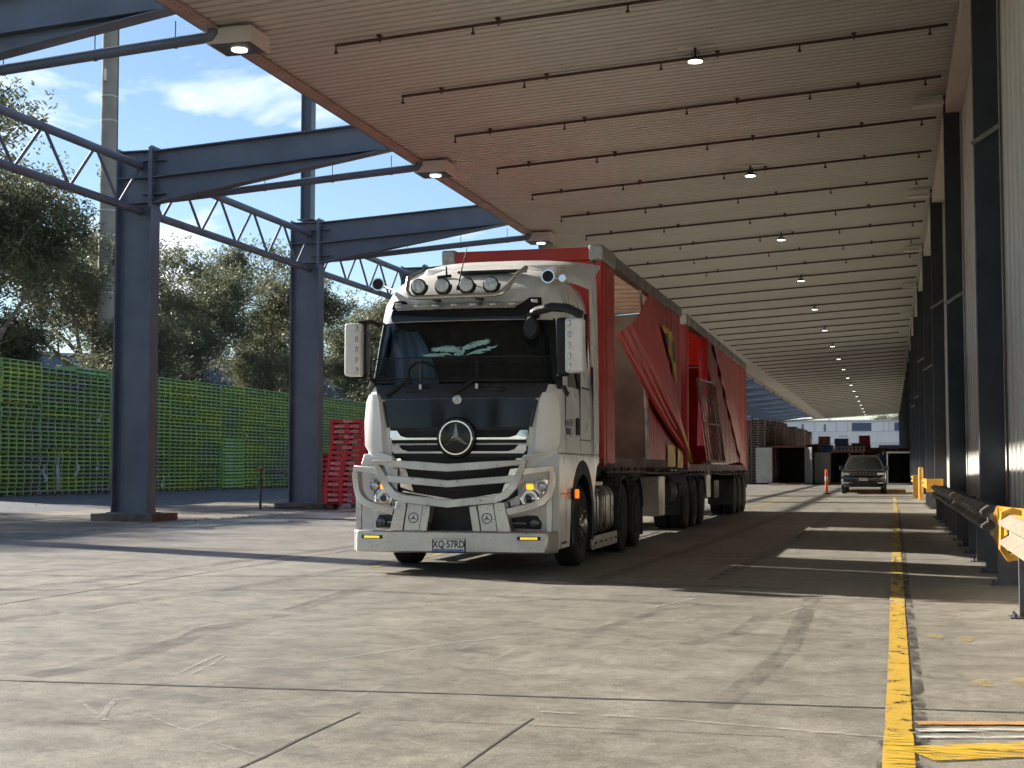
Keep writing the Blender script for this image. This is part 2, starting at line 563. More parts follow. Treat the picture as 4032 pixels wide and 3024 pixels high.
line("white_scrape_line", [(-1.75, 7.16), (-1.0, 7.10), (0.0, 6.88)], 0.045, paint_mat("broken_white_scrape", (0.55, 0.53, 0.49), 0.53, (7, 30, 1), 0.7, 0.08), 0.006)
line("orange_bay_line", [(0.10, 7.30), (0.9, 7.50), (1.7, 7.7)], 0.09, orange_worn, 0.008)
line("yellow_bay_line", [(-6.28, 16.4), (-6.36, 22.0), (-5.2, 36.0), (-4.28, 46.0), (-4.05, 64.0)], 0.11, yel_old, 0.006)
line("yellow_bay_line", [(-6.35, 16.1), (-5.2, 16.25)], 0.05, yel_old, 0.006)
line("yellow_edge_line", [(-26.65, -20), (-26.65, 150)], 0.24, pale_yel, -0.196)
line("yellow_edge_line", [(-22.7, -20), (-22.7, 150)], 0.20, pale_yel, -0.200)
foot = paint_mat("faded_yellow_footprint_paint", (0.50, 0.36, 0.12), 0.50, (22, 22, 1), 0.75, 0.09)
for (x, y, a) in ((0.30, 11.05, 0.1), (0.52, 10.95, -0.1), (0.50, 8.75, 0.1), (0.72, 8.85, 0.0), (0.62, 17.0, 0.1), (0.80, 16.85, 0.0), (0.45, 24.8, 0), (0.62, 24.6, 0)):
    b = MB()
    pts = []
    for i in range(16):
        t = 2 * math.pi * i / 16
        pts.append((0.055 * math.cos(t) * (1 + 0.3 * math.sin(t) + 0.15 * math.sin(3 * t + x * 9)), 0.15 * math.sin(t) * (1 + 0.12 * math.cos(4 * t + y))))
    ca, sa = math.cos(a), math.sin(a)
    b.add([(x + p[0] * ca - p[1] * sa, y + p[0] * sa + p[1] * ca, 0.006) for p in pts], [tuple(range(16))])
    tag(b.build("painted_footprint", foot), kind="structure")

# rubber marks and pale scrapes left by forks and tyres
rub = paint_mat("rubber_mark", (0.10, 0.095, 0.088), 0.52, (5, 1.6, 1), 0.42, 0.14)
scr = paint_mat("pale_scrape", (0.50, 0.485, 0.45), 0.50, (16, 16, 1), 0.6, 0.1)
for pts, w in (([(-4.21, 6.84), (-3.97, 6.57), (-3.8, 6.38), (-3.73, 6.36)], 0.02), ([(-3.82, 6.4), (-3.97, 6.72), (-4.06, 6.96), (-3.99, 6.98)], 0.03),
               ([(-3.76, 6.59), (-3.59, 6.5), (-3.44, 6.37), (-3.28, 6.23)], 0.016), ([(-3.03, 6.01), (-2.88, 5.9), (-2.69, 5.77)], 0.014), ([(-6.72, 11.05), (-6.73, 11.47), (-6.67, 11.86)], 0.07),
               ([(-5.09, 9.45), (-5.3, 10.24), (-5.18, 10.61)], 0.07), ([(-6.63, 12.67), (-5.62, 11.87)], 0.05), ([(-4.21, 7.94), (-4.29, 8.34), (-4.37, 8.78)], 0.03), ([(-4.12, 7.9), (-4.18, 8.3), (-4.3, 8.75)], 0.02),
               ([(-2.16, 12.43), (-2.03, 12.9), (-1.83, 13.67)], 0.05), ([(-0.93, 12.35), (-0.77, 13.12)], 0.03), ([(-3.6, 8.6), (-3.3, 9.3), (-2.8, 10.2)], 0.03), ([(-6.4, 9.0), (-6.0, 8.9)], 0.03), ([(-2.2, 6.3), (-2.0, 6.1)], 0.012)):
    line("floor_scrape", pts, w, scr, 0.0045, 0.004)
for pts, w in (([(-4.09, 6.3), (-3.92, 6.28), (-3.74, 6.27)], 0.07), ([(-5.02, 7.58), (-4.89, 8.07), (-4.92, 9.01), (-5.14, 10.12), (-5.05, 11.2), (-5.38, 14.26)], 0.22), ([(-3.56, 5.51), (-3.53, 5.57)], 0.04),
               ([(-2.27, 10.59), (-2.01, 12.06), (-1.91, 12.71)], 0.12), ([(-1.4, 10.09), (-1.12, 11.05), (-1.06, 12.32)], 0.16), ([(-1.39, 6.64), (-1.28, 6.68), (-1.16, 6.67)], 0.03), ([(-1.88, 10.03), (-1.85, 10.32)], 0.05),
               ([(-9.5, 9.0), (-8.6, 14.0), (-8.2, 24.0), (-8.4, 40.0)], 0.26), ([(-7.4, 8.6), (-6.6, 13.6), (-6.3, 24.0)], 0.24), ([(-1.9, 16.0), (-1.6, 26.0), (-1.5, 44.0)], 0.2), ([(-3.2, 15.0), (-2.9, 26.0), (-2.7, 44.0)], 0.2),
               ([(-12.5, 12.0), (-10.0, 14.5), (-5.5, 15.6), (-1.0, 15.0)], 0.2), ([(-12.0, 10.2), (-9.8, 12.6), (-5.4, 13.7), (-1.2, 13.0)], 0.2), ([(-0.9, 7.5), (-0.7, 10), (-0.75, 14.0)], 0.15)):
    line("tyre_mark", pts, w, rub, 0.0038, 0.0)

# puddle left by the drain on the slab edge
pud, nt, bb = newmat("shallow_water_on_concrete")
bb.inputs["Base Color"].default_value = (0.10, 0.10, 0.10, 1)
pn = noise(nt, 0.9, 5, 0.6, worldpos(nt, (1, 0.5, 1)), 0.4)
nt.links.new(ramp(nt, pn, [(0.35, 0.20), (0.65, 0.42)]), bb.inputs["Roughness"])
nt.links.new(ramp(nt, noise(nt, 1.3, 6, 0.65, worldpos(nt, (1.1, 0.45, 1)), 0.5), [(0.36, 0.0), (0.50, 0.80)]), bb.inputs["Alpha"])
b = MB()
rnd = random.Random(3)
ys = [18 + i * 1.2 for i in range(26)]
Lp, Rp = [], []
for i, y in enumerate(ys):
    t = i / (len(ys) - 1)
    w = 2.6 * math.sin(math.pi * t) ** 0.6
    Lp.append((-15.95, y, 0.003))
    Rp.append((-15.9 + w + rnd.uniform(-0.3, 0.3) * w, y, 0.003))
b.add(Lp + Rp, [(i, i + 1, len(ys) + i + 1, len(ys) + i) for i in range(len(ys) - 1)])
tag(b.build("shallow_water", pud), kind="structure")

# ================================================================== CANOPY
def soffit_material():
    m, nt, b = newmat("cream_soffit_sheet")
    p = worldpos(nt)
    c = ramp(nt, noise(nt, 0.35, 3, 0.6, worldpos(nt, (0.5, 1, 1))), [(0.3, (0.515, 0.520, 0.470)), (0.7, (0.585, 0.590, 0.540))])
    k = ramp(nt, noise(nt, 1.0, 3, 0.65, worldpos(nt, (0.35, 2.2, 1)), 0.3), [(0.5, 0.0), (0.8, 0.45)])
    c = mix(nt, k, c, (0.44, 0.42, 0.37))
    # road dust and rust staining, heavier along the open edge
    sp = nt.nodes.new("ShaderNodeSeparateXYZ")
    nt.links.new(p, sp.inputs[0])
    mr = nt.nodes.new("ShaderNodeMapRange")
    mr.inputs[1].default_value = -6.5
    mr.inputs[2].default_value = -12.5
    nt.links.new(sp.outputs["X"], mr.inputs[0])
    mu = nt.nodes.new("ShaderNodeMath")
    mu.operation = 'MULTIPLY'
    nt.links.new(mr.outputs[0], mu.inputs[0])
    nt.links.new(ramp(nt, noise(nt, 0.8, 2, 0.6, p), [(0.2, 0.05), (0.8, 0.62)]), mu.inputs[1])
    c = mix(nt, mu.outputs[0], c, (0.41, 0.365, 0.325))
    # soot round each lamp mount
    def mth(op, a, b_=None):
        n_ = nt.nodes.new("ShaderNodeMath")
        n_.operation = op
        for i_, q_ in enumerate((a, b_)):
            if q_ is None:
                continue
            if hasattr(q_, "is_output"):
                nt.links.new(q_, n_.inputs[i_])
            else:
                n_.inputs[i_].default_value = q_
        return n_.outputs[0]
    yy_ = mth('ABSOLUTE', mth('SUBTRACT', mth('FLOORED_MODULO', mth('ADD', sp.outputs["Y"], -29.55 + 6.0), 12.0), 6.0))
    xx_ = mth('ABSOLUTE', mth('ADD', sp.outputs["X"], 3.95))
    dd_ = mth('ADD', mth('POWER', mth('DIVIDE', xx_, 1.5), 2.0), mth('POWER', mth('DIVIDE', yy_, 0.42), 2.0))
    dd_ = mth('ADD', dd_, mth('MULTIPLY', noise(nt, 1.0, 2, 0.6, worldpos(nt, (1.2, 5, 1))), 1.4))
    c = mix(nt, ramp(nt, dd_, [(0.55, 0.62), (1.0, 0.0)]), c, (0.13, 0.125, 0.115))
    c = mix(nt, ramp(nt, noise(nt, 9, 1, 0.5, p), [(0.74, 0.0), (0.78, 0.5)]), c, (0.16, 0.10, 0.07))
    nt.links.new(c, b.inputs["Base Color"])
    b.inputs["Roughness"].default_value = 0.55
    return m
soffit_mat = soffit_material()
roof_mat = M("zinc_roof_sheet", (0.45, 0.46, 0.46), 0.5, 0.3, var=0.08, scale=0.6)
fascia_mat = M("faded_pink_brown_trim", (0.36, 0.27, 0.23), 0.6, var=0.12, scale=1.5, dirt=0.35, dirtcol=(0.17, 0.11, 0.085))

CAN_Y0, CAN_Y1 = -6.5, 245.5
canopy = thing("loading_canopy", (-5.2, CAN_Y0, 9.4), "long cream ribbed steel canopy ceiling over the loading yard", "canopy")
def in_can(b):
    b.v = [(x + 5.2, y - CAN_Y0, z - 9.4) for (x, y, z) in b.v]
    return b
b = MB()
xl, xr = -12.18, 1.74
per = 0.27
seq = []
y = CAN_Y0
while y < CAN_Y1:
    seq += [(y, 0.0), (y + 0.185, 0.0), (y + 0.20, 0.07), (y + 0.255, 0.07)]
    y += per
nn = len(seq)
b.v = [(xl, yy, soffit_z(xl) + dz) for yy, dz in seq] + [(xr, yy, soffit_z(xr) + dz) for yy, dz in seq]
b.f = [(i, i + 1, nn + i + 1, nn + i) for i in range(nn - 1)]
in_can(b).build("soffit_sheet", soffit_mat, canopy)
b = MB()
b.add([(xl - 0.1, CAN_Y0, soffit_z(xl) + 0.14), (xr, CAN_Y0, soffit_z(xr) + 0.14), (xr, CAN_Y1, soffit_z(xr) + 0.14), (xl - 0.1, CAN_Y1, soffit_z(xl) + 0.14),
       (xl - 0.1, CAN_Y0, soffit_z(xl) + 0.18), (xr, CAN_Y0, soffit_z(xr) + 0.18), (xr, CAN_Y1, soffit_z(xr) + 0.18), (xl - 0.1, CAN_Y1, soffit_z(xl) + 0.18)],
      [(0, 1, 2, 3), (4, 5, 6, 7), (0, 1, 5, 4), (1, 2, 6, 5), (2, 3, 7, 6), (3, 0, 4, 7)])
in_can(b).build("roof_sheet", roof_mat, canopy)
b = MB().prism([(-12.33, 9.44), (-12.20, 9.42), (-12.02, 9.44), (-12.02, 9.49), (-12.19, 9.49), (-12.22, 9.66), (-12.33, 9.66)], 'y', CAN_Y0, CAN_Y1)
in_can(b).build("edge_trim", fascia_mat, canopy)
b = MB().prism([(-12.47, 9.50), (-12.345, 9.50), (-12.345, 9.63), (-12.47, 9.63)], 'y', CAN_Y0, CAN_Y1)
in_can(b).build("gutter", steel_blue, canopy)
b = MB()
for i in range(280):                                       # screw heads along the edge
    b.cyl((-12.1, 20 + i * 0.21, 9.425), (-12.1, 20 + i * 0.21, 9.445), 0.018, 6)
o = in_can(b).build("edge_screws", pipe_mat, canopy)
tag(o, kind="stuff")
b = MB().box(xl, xr, CAN_Y1 - 0.06, CAN_Y1 + 0.02, 9.44, 9.5)
b.v = [(x, y, z + (0.0588 * (x - xl))) for (x, y, z) in b.v]
in_can(b).build("end_trim", cream, canopy)

# ---------------------------------------------------------------- sprinkler pipes
slope = 0.0588
def pipe_proto(full):
    parts = []
    L0, L1 = -10.42, 1.25
    b = MB()
    b.tube([(L0, 0, soffit_z(L0) - 0.08), (L1, 0, soffit_z(L1) - 0.08)], 0.034, 8)
    parts.append(("pipe", b.mesh("pipe", pipe_mat, True), []))
    if full:
        hx = [L0 + 0.02, -7.6, -4.6, -1.7, 0.9]
        hb = MB()
        hb.cyl((0, 0, 0), (0, 0, -0.10), 0.018, 8)
        hb.cyl((0, 0, -0.10), (0, 0, -0.145), 0.032, 8, 0.045)
        hm = hb.mesh("sprinkler_head", pipe_mat)
        for x in hx:
            parts.append(("sprinkler_head", hm, (x, 0, soffit_z(x) - 0.10)))
        cb = MB()
        cb.box(-0.02, 0.02, -0.045, 0.045, -0.045, 0.10)
        cb.box(-0.05, 0.05, -0.05, 0.05, 0.06, 0.085)
        cm = cb.mesh("hanger", pipe_mat)
        for x in (-9.5, -7.1, -3.4, -0.6):
            parts.append(("hanger", cm, (x, 0, soffit_z(x) - 0.085)))
    return parts
near_p, far_p = pipe_proto(True), pipe_proto(False)
PIPES = [17.75 + 3.96 * k for k in range(57)]
for k, y in enumerate(PIPES):
    near = y < 62
    t = thing("sprinkler_pipe", (0, y, 0),
              ("rust red sprinkler pipe across the canopy ceiling, %s from the camera end" % nth(k + 1) if near else "thin sprinkler pipe across the far canopy ceiling, %s from the camera end" % nth(k + 1)),
              "sprinkler pipe", "sprinkler pipes under the near canopy" if near else "sprinkler pipes under the far canopy")
    # the empty stands on the ceiling line
    t.location = (-5, y, 9.8)
    for nm, me, loc in (near_p if near else far_p):
        lx = loc if loc else (0, 0, 0)
        put(nm, me, t, (lx[0] + 5, 0, lx[2] - 9.8))

# ---------------------------------------------------------------- hanging high-bay lamps
def lamp_meshes():
    a = MB()
    a.lathe([(0.05, 0.09), (0.08, 0.09), (0.15, 0.05), (0.17, 0.02), (0.17, 0.0), (0.07, 0.0)], (0, 0, 0), 'z', 20)
    house = a.mesh("lamp_housing", black, True)
    a = MB()
    a.lathe([(0.06, -0.012), (0.15, -0.012), (0.15, -0.002), (0.06, -0.002)], (0, 0, 0), 'z', 20)
    ring = a.mesh("light_ring", white_led, True)
    a = MB()
    a.tube([(0.0, 0, 0.09), (0, 0, 0.30)], 0.03, 8)
    a.tube([(-0.07, 0, 0.07), (-0.07, 0, 0.20), (0.07, 0, 0.20), (0.07, 0, 0.07)], 0.012, 6)
    br = a.mesh("lamp_bracket", steel_navy)
    a = MB()
    a.box(-0.35, 0.35, -0.06, 0.06, 0.285, 0.315)
    pl = a.mesh("mounting_plate", cream)
    return [("lamp_housing", house), ("light_ring", ring), ("lamp_bracket", br), ("mounting_plate", pl)]
LM = lamp_meshes()
ORD = ["first", "second", "third", "fourth", "fifth", "sixth", "seventh", "eighth", "ninth", "tenth"]
for k in range(18):
    y = 29.1 + 12 * k
    z = soffit_z(-3.8) - 0.315
    lab = ("lit round highbay lamp hanging from ceiling, %s from the camera" % ORD[k]) if k < 6 else "tiny lit lamp far along the canopy ceiling, %s from the camera" % nth(k + 1)
    t = thing("highbay_lamp", (-3.8, y, z), lab, "ceiling lamp", "highbay lamps along the canopy")
    for nm, me in LM:
        put(nm, me, t)
# boxed lamps on the open edge, one at each frame
def edge_lamp():
    a = MB()
    a.box(-0.05, 0.85, -0.42, 0.42, 0.10, 0.40)
    body = a.mesh("lamp_box", cream)
    a = MB()
    a.box(0.0, 0.80, -0.37, 0.37, 0.085, 0.099)
    pan = a.mesh("lamp_recess", galv_dark)
    a = MB()
    a.lathe([(0.06, 0.06), (0.15, 0.06), (0.15, 0.084), (0.06, 0.084)], (0.42, 0, 0), 'z', 18)
    ring = a.mesh("light_ring", white_led, True)
    return [("lamp_box", body), ("lamp_recess", pan), ("light_ring", ring)]
EL = edge_lamp()
for k, y in enumerate(FRAMES):
    if y > 50:
        continue
    lab = {23.5: "cream boxed lamp on canopy edge at top left, nearest the camera", 35.5: "cream boxed lamp on canopy edge above the truck's left",
           47.5: "cream boxed lamp on canopy edge just above the trailer roof"}.get(y, "cream boxed lamp far along the canopy edge")
    t = thing("edge_lamp", (-12.2, y + 0.75, 9.06), lab, "ceiling lamp", "boxed lamps on the canopy edge")
    for nm, me in EL:
        put(nm, me, t)

# ================================================================== STEEL FRAMES ON THE LEFT
def frame_meshes():
    P = []
    X = lambda x: x + 20.2
    a = MB()
    a.box(X(-20.86), X(-20.82), -0.24, 0.24, 0.03, 10.18)
    a.box(X(-19.78), X(-19.74), -0.24, 0.24, 0.03, 8.46)
    a.box(X(-20.82), X(-19.78), -0.012, 0.012, 0.03, 10.12)
    P.append(("column", a.mesh("column", steel_blue), True))
    a = MB()
    a.box(X(-20.95), X(-19.62), -0.30, 0.30, 0.0, 0.03)
    P.append(("base_plate", a.mesh("base_plate", steel_blue), True))
    a = MB()
    a.box(X(-19.86), X(-19.80), -0.24, 0.24, 8.462, 10.19)
    a.box(X(-19.795), X(-19.745), -0.25, 0.25, 8.47, 10.22)
    P.append(("end_plate", a.mesh("end_plate", steel_blue), True))
    # rafter: top flange, lower flange, web; haunch below
    a = MB()
    x0, x1 = -19.74, 1.55
    zt = lambda x: 10.06 + 0.0588 * (x + 19.74)
    zm = lambda x: 9.33 + 0.0588 * (x + 19.74)
    def flange(f, xa, xb, t, w):
        a.add([(X(xa), -w, f(xa)), (X(xb), -w, f(xb)), (X(xb), w, f(xb)), (X(xa), w, f(xa)),
               (X(xa), -w, f(xa) + t), (X(xb), -w, f(xb) + t), (X(xb), w, f(xb) + t), (X(xa), w, f(xa) + t)],
              [(0, 3, 2, 1), (4, 5, 6, 7), (0, 1, 5, 4), (1, 2, 6, 5), (2, 3, 7, 6), (3, 0, 4, 7)])
    flange(zt, x0, x1, 0.03, 0.20)
    flange(zm, x0, x1, 0.03, 0.20)
    a.prism([(X(x0), zm(x0) + 0.03), (X(x1), zm(x1) + 0.03), (X(x1), zt(x1)), (X(x0), zt(x0))], 'y', -0.01, 0.01)
    P.append(("rafter", a.mesh("rafter", steel_blue), True))
    a = MB()
    hz = lambda x: 8.62 + (zm(-12.75) - 0.005 - 8.62) * ((x + 19.74) / 6.99)
    flange(hz, x0, -12.75, 0.028, 0.19)
    a.prism([(X(x0), hz(x0) + 0.028), (X(-12.9), zm(-12.9) - 0.012), (X(-12.9), zm(-12.9)), (X(x0), zm(x0))], 'y', -0.0095, 0.0095)
    P.append(("haunch", a.mesh("haunch", steel_blue), True))
    for z in (10.085, 9.33, 8.62):
        a = MB()
        a.box(X(-20.82), X(-19.862), -0.20, -0.013, z, z + 0.028)
        a.box(X(-20.82), X(-19.862), 0.013, 0.20, z, z + 0.028)
        P.append(("stiffener", a.mesh("stiffener", steel_blue), False))
    for z in (9.80, 8.86):
        a = MB()
        for sx0, sx1 in ((-20.12, -19.862), (-19.742, -19.40)):
            a.prism([(X(sx0), -0.17 if sx0 < -19.8 else -0.17), (X(sx1), -0.17), (X(sx1), -0.013), (X(sx0), -0.013)], 'z', z, z + 0.022)
        P.append(("stiffener", a.mesh("stiffener", steel_blue), False))
    a = MB()
    for z in (8.60, 8.74, 9.0, 9.15, 9.5, 9.62, 9.92, 10.12):
        for yy in (-0.12, -0.19, 0.12, 0.19):
            a.cyl((X(-19.745), yy, z), (X(-19.70), yy, z), 0.022, 6)
    P.append(("bolts", a.mesh("bolts", steel_blue), False))
    return P
FM = frame_meshes()
plinth_me = MB()
plinth_me.prism([(-0.98, -0.72), (0.88, -0.72), (0.88, 0.72), (-0.98, 0.72)], 'z', -0.30, 0.0)
plinth_mesh = plinth_me.mesh("plinth", concrete_dark)
def frame_label(k, y):
    if y == 35.5:
        return "blue grey steel column and rafter nearest the camera, in front of green pallets"
    if y == 47.5:
        return "blue grey steel column and rafter beside the red pallet stack"
    if y == 23.5:
        return "blue grey steel rafter crossing the top left corner"
    return "blue grey steel column and rafter, %s in the row from the camera" % nth(k + 1)
for k, y in enumerate(FRAMES):
    t = thing("steel_frame", (-20.2, y, 0.0), frame_label(k, y), "steel frame", "steel frames along the open side")
    for nm, me, far in FM:
        if far or y < 84:
            put(nm, me, t)
    if -10 < y < 170:
        lab = {35.5: "concrete plinth under the nearest blue steel column", 47.5: "concrete plinth under the second blue steel column"}.get(y, "concrete plinth under the far blue steel column, %s from the camera" % nth(k + 1))
        o = put("concrete_plinth", plinth_mesh, None, (-20.2, y, -0.002))
        tag(o, lab, "plinth", "plinths under the steel columns")
# drain pipes slung under each rafter
def drain_mesh():
    a = MB()
    X = lambda x: x + 12.1
    a.tube([(X(-12.12), 0, 9.50), (X(-12.12), 0, 9.38), (X(-12.18), 0, 9.30), (X(-12.35), 0, 9.28), (X(-14.2), 0, 9.16), (X(-19.0), 0, 8.82), (X(-19.35), 0, 8.80), (X(-19.74), 0, 8.80)],
           0.105, 12)
    pipe = a.mesh("pipe", steel_blue, True)
    a = MB()
    a.tube([(0, 0.0, 0.1), (0, 0, 0.42)], 0.012, 6)
    a.lathe([(0.112, -0.02), (0.112, 0.02)], (0, 0, 0), 'x', 12)
    return pipe, a.mesh("hanger", steel_blue)
DM = drain_mesh()
for k, y in enumerate(FRAMES):
    t = thing("drain_pipe", (-12.1, y + 0.34, 0), {23.5: "blue drain pipe under the rafter in the top left corner", 35.5: "blue drain pipe slung under the nearest full rafter",
              47.5: "blue drain pipe slung under the second full rafter"}.get(y, "blue drain pipe under the far rafter, %s from the camera" % nth(k + 1)), "drain pipe", "drain pipes under the rafters")
    put("pipe", DM[0], t)
    if y < 60:
        for x in (-12.9, -14.6, -16.6):
            put("hanger", DM[1], t, (x + 12.1, 0, 9.29 + (x + 12.1) * 0.068))
# tubular trusses between the columns
def truss_meshes():
    P = []
    for nm, z in (("top_chord", 9.70), ("bottom_chord", 8.42)):
        a = MB()
        a.tube([(0, 0.03, z), (0, 11.97, z)], 0.115, 12)
        P.append((nm, a.mesh(nm, steel_blue, True)))
    tops = [0.0, 2.4, 4.8, 7.2, 9.6, 12.0]
    bots = [1.2, 3.6, 6.0, 8.4, 10.8]
    for i, bt in enumerate(bots):
        for tp in (tops[i], tops[i + 1]):
            a = MB()
            a.tube([(0, bt + (0.06 if tp > bt else -0.06), 8.5), (0, tp + (-0.10 if tp > bt else 0.10), 9.63)], 0.043, 8)
            P.append(("diagonal", a.mesh("diagonal", steel_blue, True)))
    return P
TM = truss_meshes()
for k, y in enumerate(FRAMES[:-1]):
    lab = {23.5: "blue tubular truss left of the nearest column", 35.5: "blue tubular truss between the two nearest columns",
           47.5: "blue tubular truss just left of the truck roof"}.get(y, "blue tubular truss between far columns, %s from the camera" % nth(k + 1))
    t = thing("tube_truss", (-20.2, y, 0), lab, "truss", "tube trusses between the columns")
    for nm, me in TM:
        put(nm, me, t)
# mast and stay on every third frame
a = MB()
a.box(-0.20, -0.17, -0.2, 0.2, 0, 4.95)
a.box(0.17, 0.20, -0.2, 0.2, 0, 4.95)
a.box(-0.17, 0.17, -0.012, 0.012, 0, 4.95)
mast_me = a.mesh("mast", steel_blue)
a = MB()
a.tube([(0.2, 0, 4.72), (7.6, 0, 0.20)], 0.20, 4, rot=R(45))
stay_me = a.mesh("stay", steel_blue)
a = MB()
a.box(-0.3, 0.3, -0.25, 0.25, -0.03, 0.0)
mp_me = a.mesh("mast_plate", steel_blue)
for y in FRAMES:
    if round((y - 47.5) / 12) % 3 == 0 and y > 40:
        t = thing("roof_mast", (-20.3, y, 10.22), "blue steel mast and sloping stay on top of the second column" if y == 47.5 else "far blue steel mast and sloping stay above the %s frame" % nth(int(round((y - 23.5) / 12)) + 1),
                  "mast", "masts above the steel frames")
        put("mast", mast_me, t)
        put("stay", stay_me, t)
        put("mast_plate", mp_me, t)

# ================================================================== RIGHT WALL
WX = 1.76
wall = thing("warehouse_wall", (WX, CAN_Y0, 0), "tall cream ribbed warehouse wall along the right side", "wall")
b = MB()
seq = []
y = 0.0
while y < 252:
    seq += [(y, 0.0), (y + 0.42, 0.0), (y + 0.47, 0.055), (y + 0.70, 0.055), (y + 0.75, 0.0)]
    y += 0.75
nn = len(seq)
b.v = [(d, yy, -0.02) for yy, d in seq] + [(d, yy, 10.6) for yy, d in seq]
b.f = [(i, i + 1, nn + i + 1, nn + i) for i in range(nn - 1)]
b.build("wall_cladding", cream, wall)
MB().box(0.12, 0.5, 0, 252, -0.02, 11.5).build("wall_core", cream, wall)
MB().box(-0.36, -0.004, 0, 252, 9.78, 10.10).build("wall_head_gutter", M("pale_cream_trim", (0.70, 0.66, 0.57), 0.5, var=0.05, scale=1, dirt=0.3, dirtcol=(0.45, 0.40, 0.33)), wall)
a = MB()
a.box(-0.20, 0.17, -0.16, -0.13, 0.02, 10.22)
a.box(-0.20, 0.17, 0.13, 0.16, 0.02, 10.22)
a.box(-0.20, -0.17, -0.13, 0.13, 0.02, 10.22)
a.box(0.14, 0.17, -0.13, 0.13, 0.02, 10.22)
wcol_me = a.mesh("column", steel_navy)
a = MB().box(-0.27, 0.17, -0.22, 0.22, 0.0, 0.02)
wbase_me = a.mesh("base_plate", steel_navy)
a = MB()
a.tube([(-0.24, -0.20, 6.35), (0.17, -0.19, 6.62)], 0.05, 4, rot=R(45))
wbr_me = a.mesh("wall_brace", galv)
a = MB()
a.box(-0.9, -0.18, -0.18, 0.18, 10.0, 10.10)
wcap_me = a.mesh("cap_bracket", cream)
WORD = {23.5: "navy steel wall column nearest the camera, cut by the top edge", 35.5: "second navy steel wall column along the right wall",
        47.5: "third navy steel wall column along the right wall", 59.5: "fourth navy steel wall column along the right wall"}
for k, y in enumerate([-0.5, 11.5] + FRAMES):
    t = thing("wall_column", (1.55, y, 0), WORD.get(y, "navy steel wall column along the right wall, %s in the row" % nth(k - 1) if k > 1 else "navy steel wall column outside the right edge of the picture"), "column", "navy columns along the right wall")
    put("column", wcol_me, t)
    put("base_plate", wbase_me, t)
    if y < 100:
        put("cap_bracket", wcap_me, t)
        put("wall_brace", wbr_me, t, (0, 0, 0) if y in (23.5, 47.5, 71.5) else (0, 0, -1.2))

# ---------------------------------------------------------------- guard rails
def rail_profile(x):
    o = [(0.0, 0.50), (-0.025, 0.515), (-0.085, 0.56), (-0.085, 0.595), (-0.012, 0.64), (-0.012, 0.68), (-0.085, 0.725), (-0.085, 0.76), (-0.025, 0.805), (0.0, 0.82)]
    i = [(p[0] + 0.012, p[1]) for p in reversed(o)]
    return [(x + p[0], p[1]) for p in o + i]
def rail_sheet(x, y0, y1, mat, name, parent, dz=0.0):
    b = MB().prism([(p[0], p[1] + dz) for p in rail_profile(x)], 'y', y0, y1)
    return b.build(name, mat, parent, True, angle=50)
rail_grey = M("dirty_rail_steel", (0.17, 0.16, 0.148), 0.5, 0.55, var=0.25, scale=2.5, dirt=0.5, dirtcol=(0.09, 0.08, 0.07))
rail_white = M("worn_white_rail_paint", (0.62, 0.60, 0.55), 0.5, var=0.1, scale=4, dirt=0.3)
rail_dusty = M("dusty_cream_rail_paint", (0.27, 0.225, 0.17), 0.7, var=0.15, scale=4, dirt=0.3, dirtcol=(0.42, 0.30, 0.17))
gr = thing("guard_rail", (0, 15, 0), "long grey guard rail along the wall with orange plate at its near end", "guard rail")
def sh(b):
    b.v = [(x, y - 15, z) for (x, y, z) in b.v]
    return b
y = 15.3
i = 0
while y < 37:
    y1 = min(y + 4.0, 38.0)
    o = sh(MB().prism(rail_profile(1.075 - 0.004 * (i % 2)), 'y', y, y1 + 0.12)).build("rail_beam", rail_grey, gr, True, angle=50)
    y = y1
    i += 1
sh(MB().prism(rail_profile(1.068), 'y', 15.28, 15.62)).build("white_band", rail_white, gr, True, angle=50)
sh(MB().prism(rail_profile(1.066), 'y', 37.4, 38.3)).build("white_band", rail_white, gr, True, angle=50)
b = MB()
def term(u, v):
    yy = 15.45 - 1.55 * u
    zc, hh = 0.66, 0.165 + 0.045 * min(1, u * 4)
    x = 1.035 + 0.03 * math.cos(v * math.pi * 4) * max(0, 1 - u * 4) + 0.22 * u * u
    return (x - 0.03, yy - 15, zc + hh * (v * 2 - 1))
b.grid(term, 12, 12)
b2 = MB()
b2.grid(lambda u, v: (term(u, v)[0] + 0.012, term(u, v)[1], term(u, v)[2]), 12, 12)
b.add(b2.v, b2.f)
b.build("end_plate", yellow_steel, gr, True, angle=50)
def post_meshes():
    a = MB()
    a.box(-0.11, 0.11, -0.045, -0.035, 0.012, 0.80)
    a.box(-0.11, -0.10, -0.035, 0.045, 0.012, 0.80)
    a.box(0.10, 0.11, -0.035, 0.045, 0.012, 0.80)
    post = a.mesh("post", galv_dark)
    a = MB()
    a.box(-0.19, 0.17, -0.11, 0.11, 0.0, 0.012)
    for sx in (-0.15, 0.13):
        for sy in (-0.08, 0.08):
            a.cyl((sx, sy, 0.012), (sx, sy, 0.045), 0.014, 6)
    return post, a.mesh("base_plate", galv_dark)
PM = post_meshes()
for k in range(12):
    yy = 16.15 + 1.95 * k
    put("post", PM[0], gr, (1.20, yy - 15, 0))
    put("base_plate", PM[1], gr, (1.20, yy - 15, 0))
g2 = thing("guard_rail", (0, 13, 0), "sunlit cream guard rail end cut off by the right edge of the picture", "guard rail")
b = MB().prism(rail_profile(1.0), 'y', 6.5, 13.35)
b.v = [(x, y - 13, z + 0.02) for (x, y, z) in b.v]
b.build("rail_beam", rail_dusty, g2, True, angle=50)
b = MB()
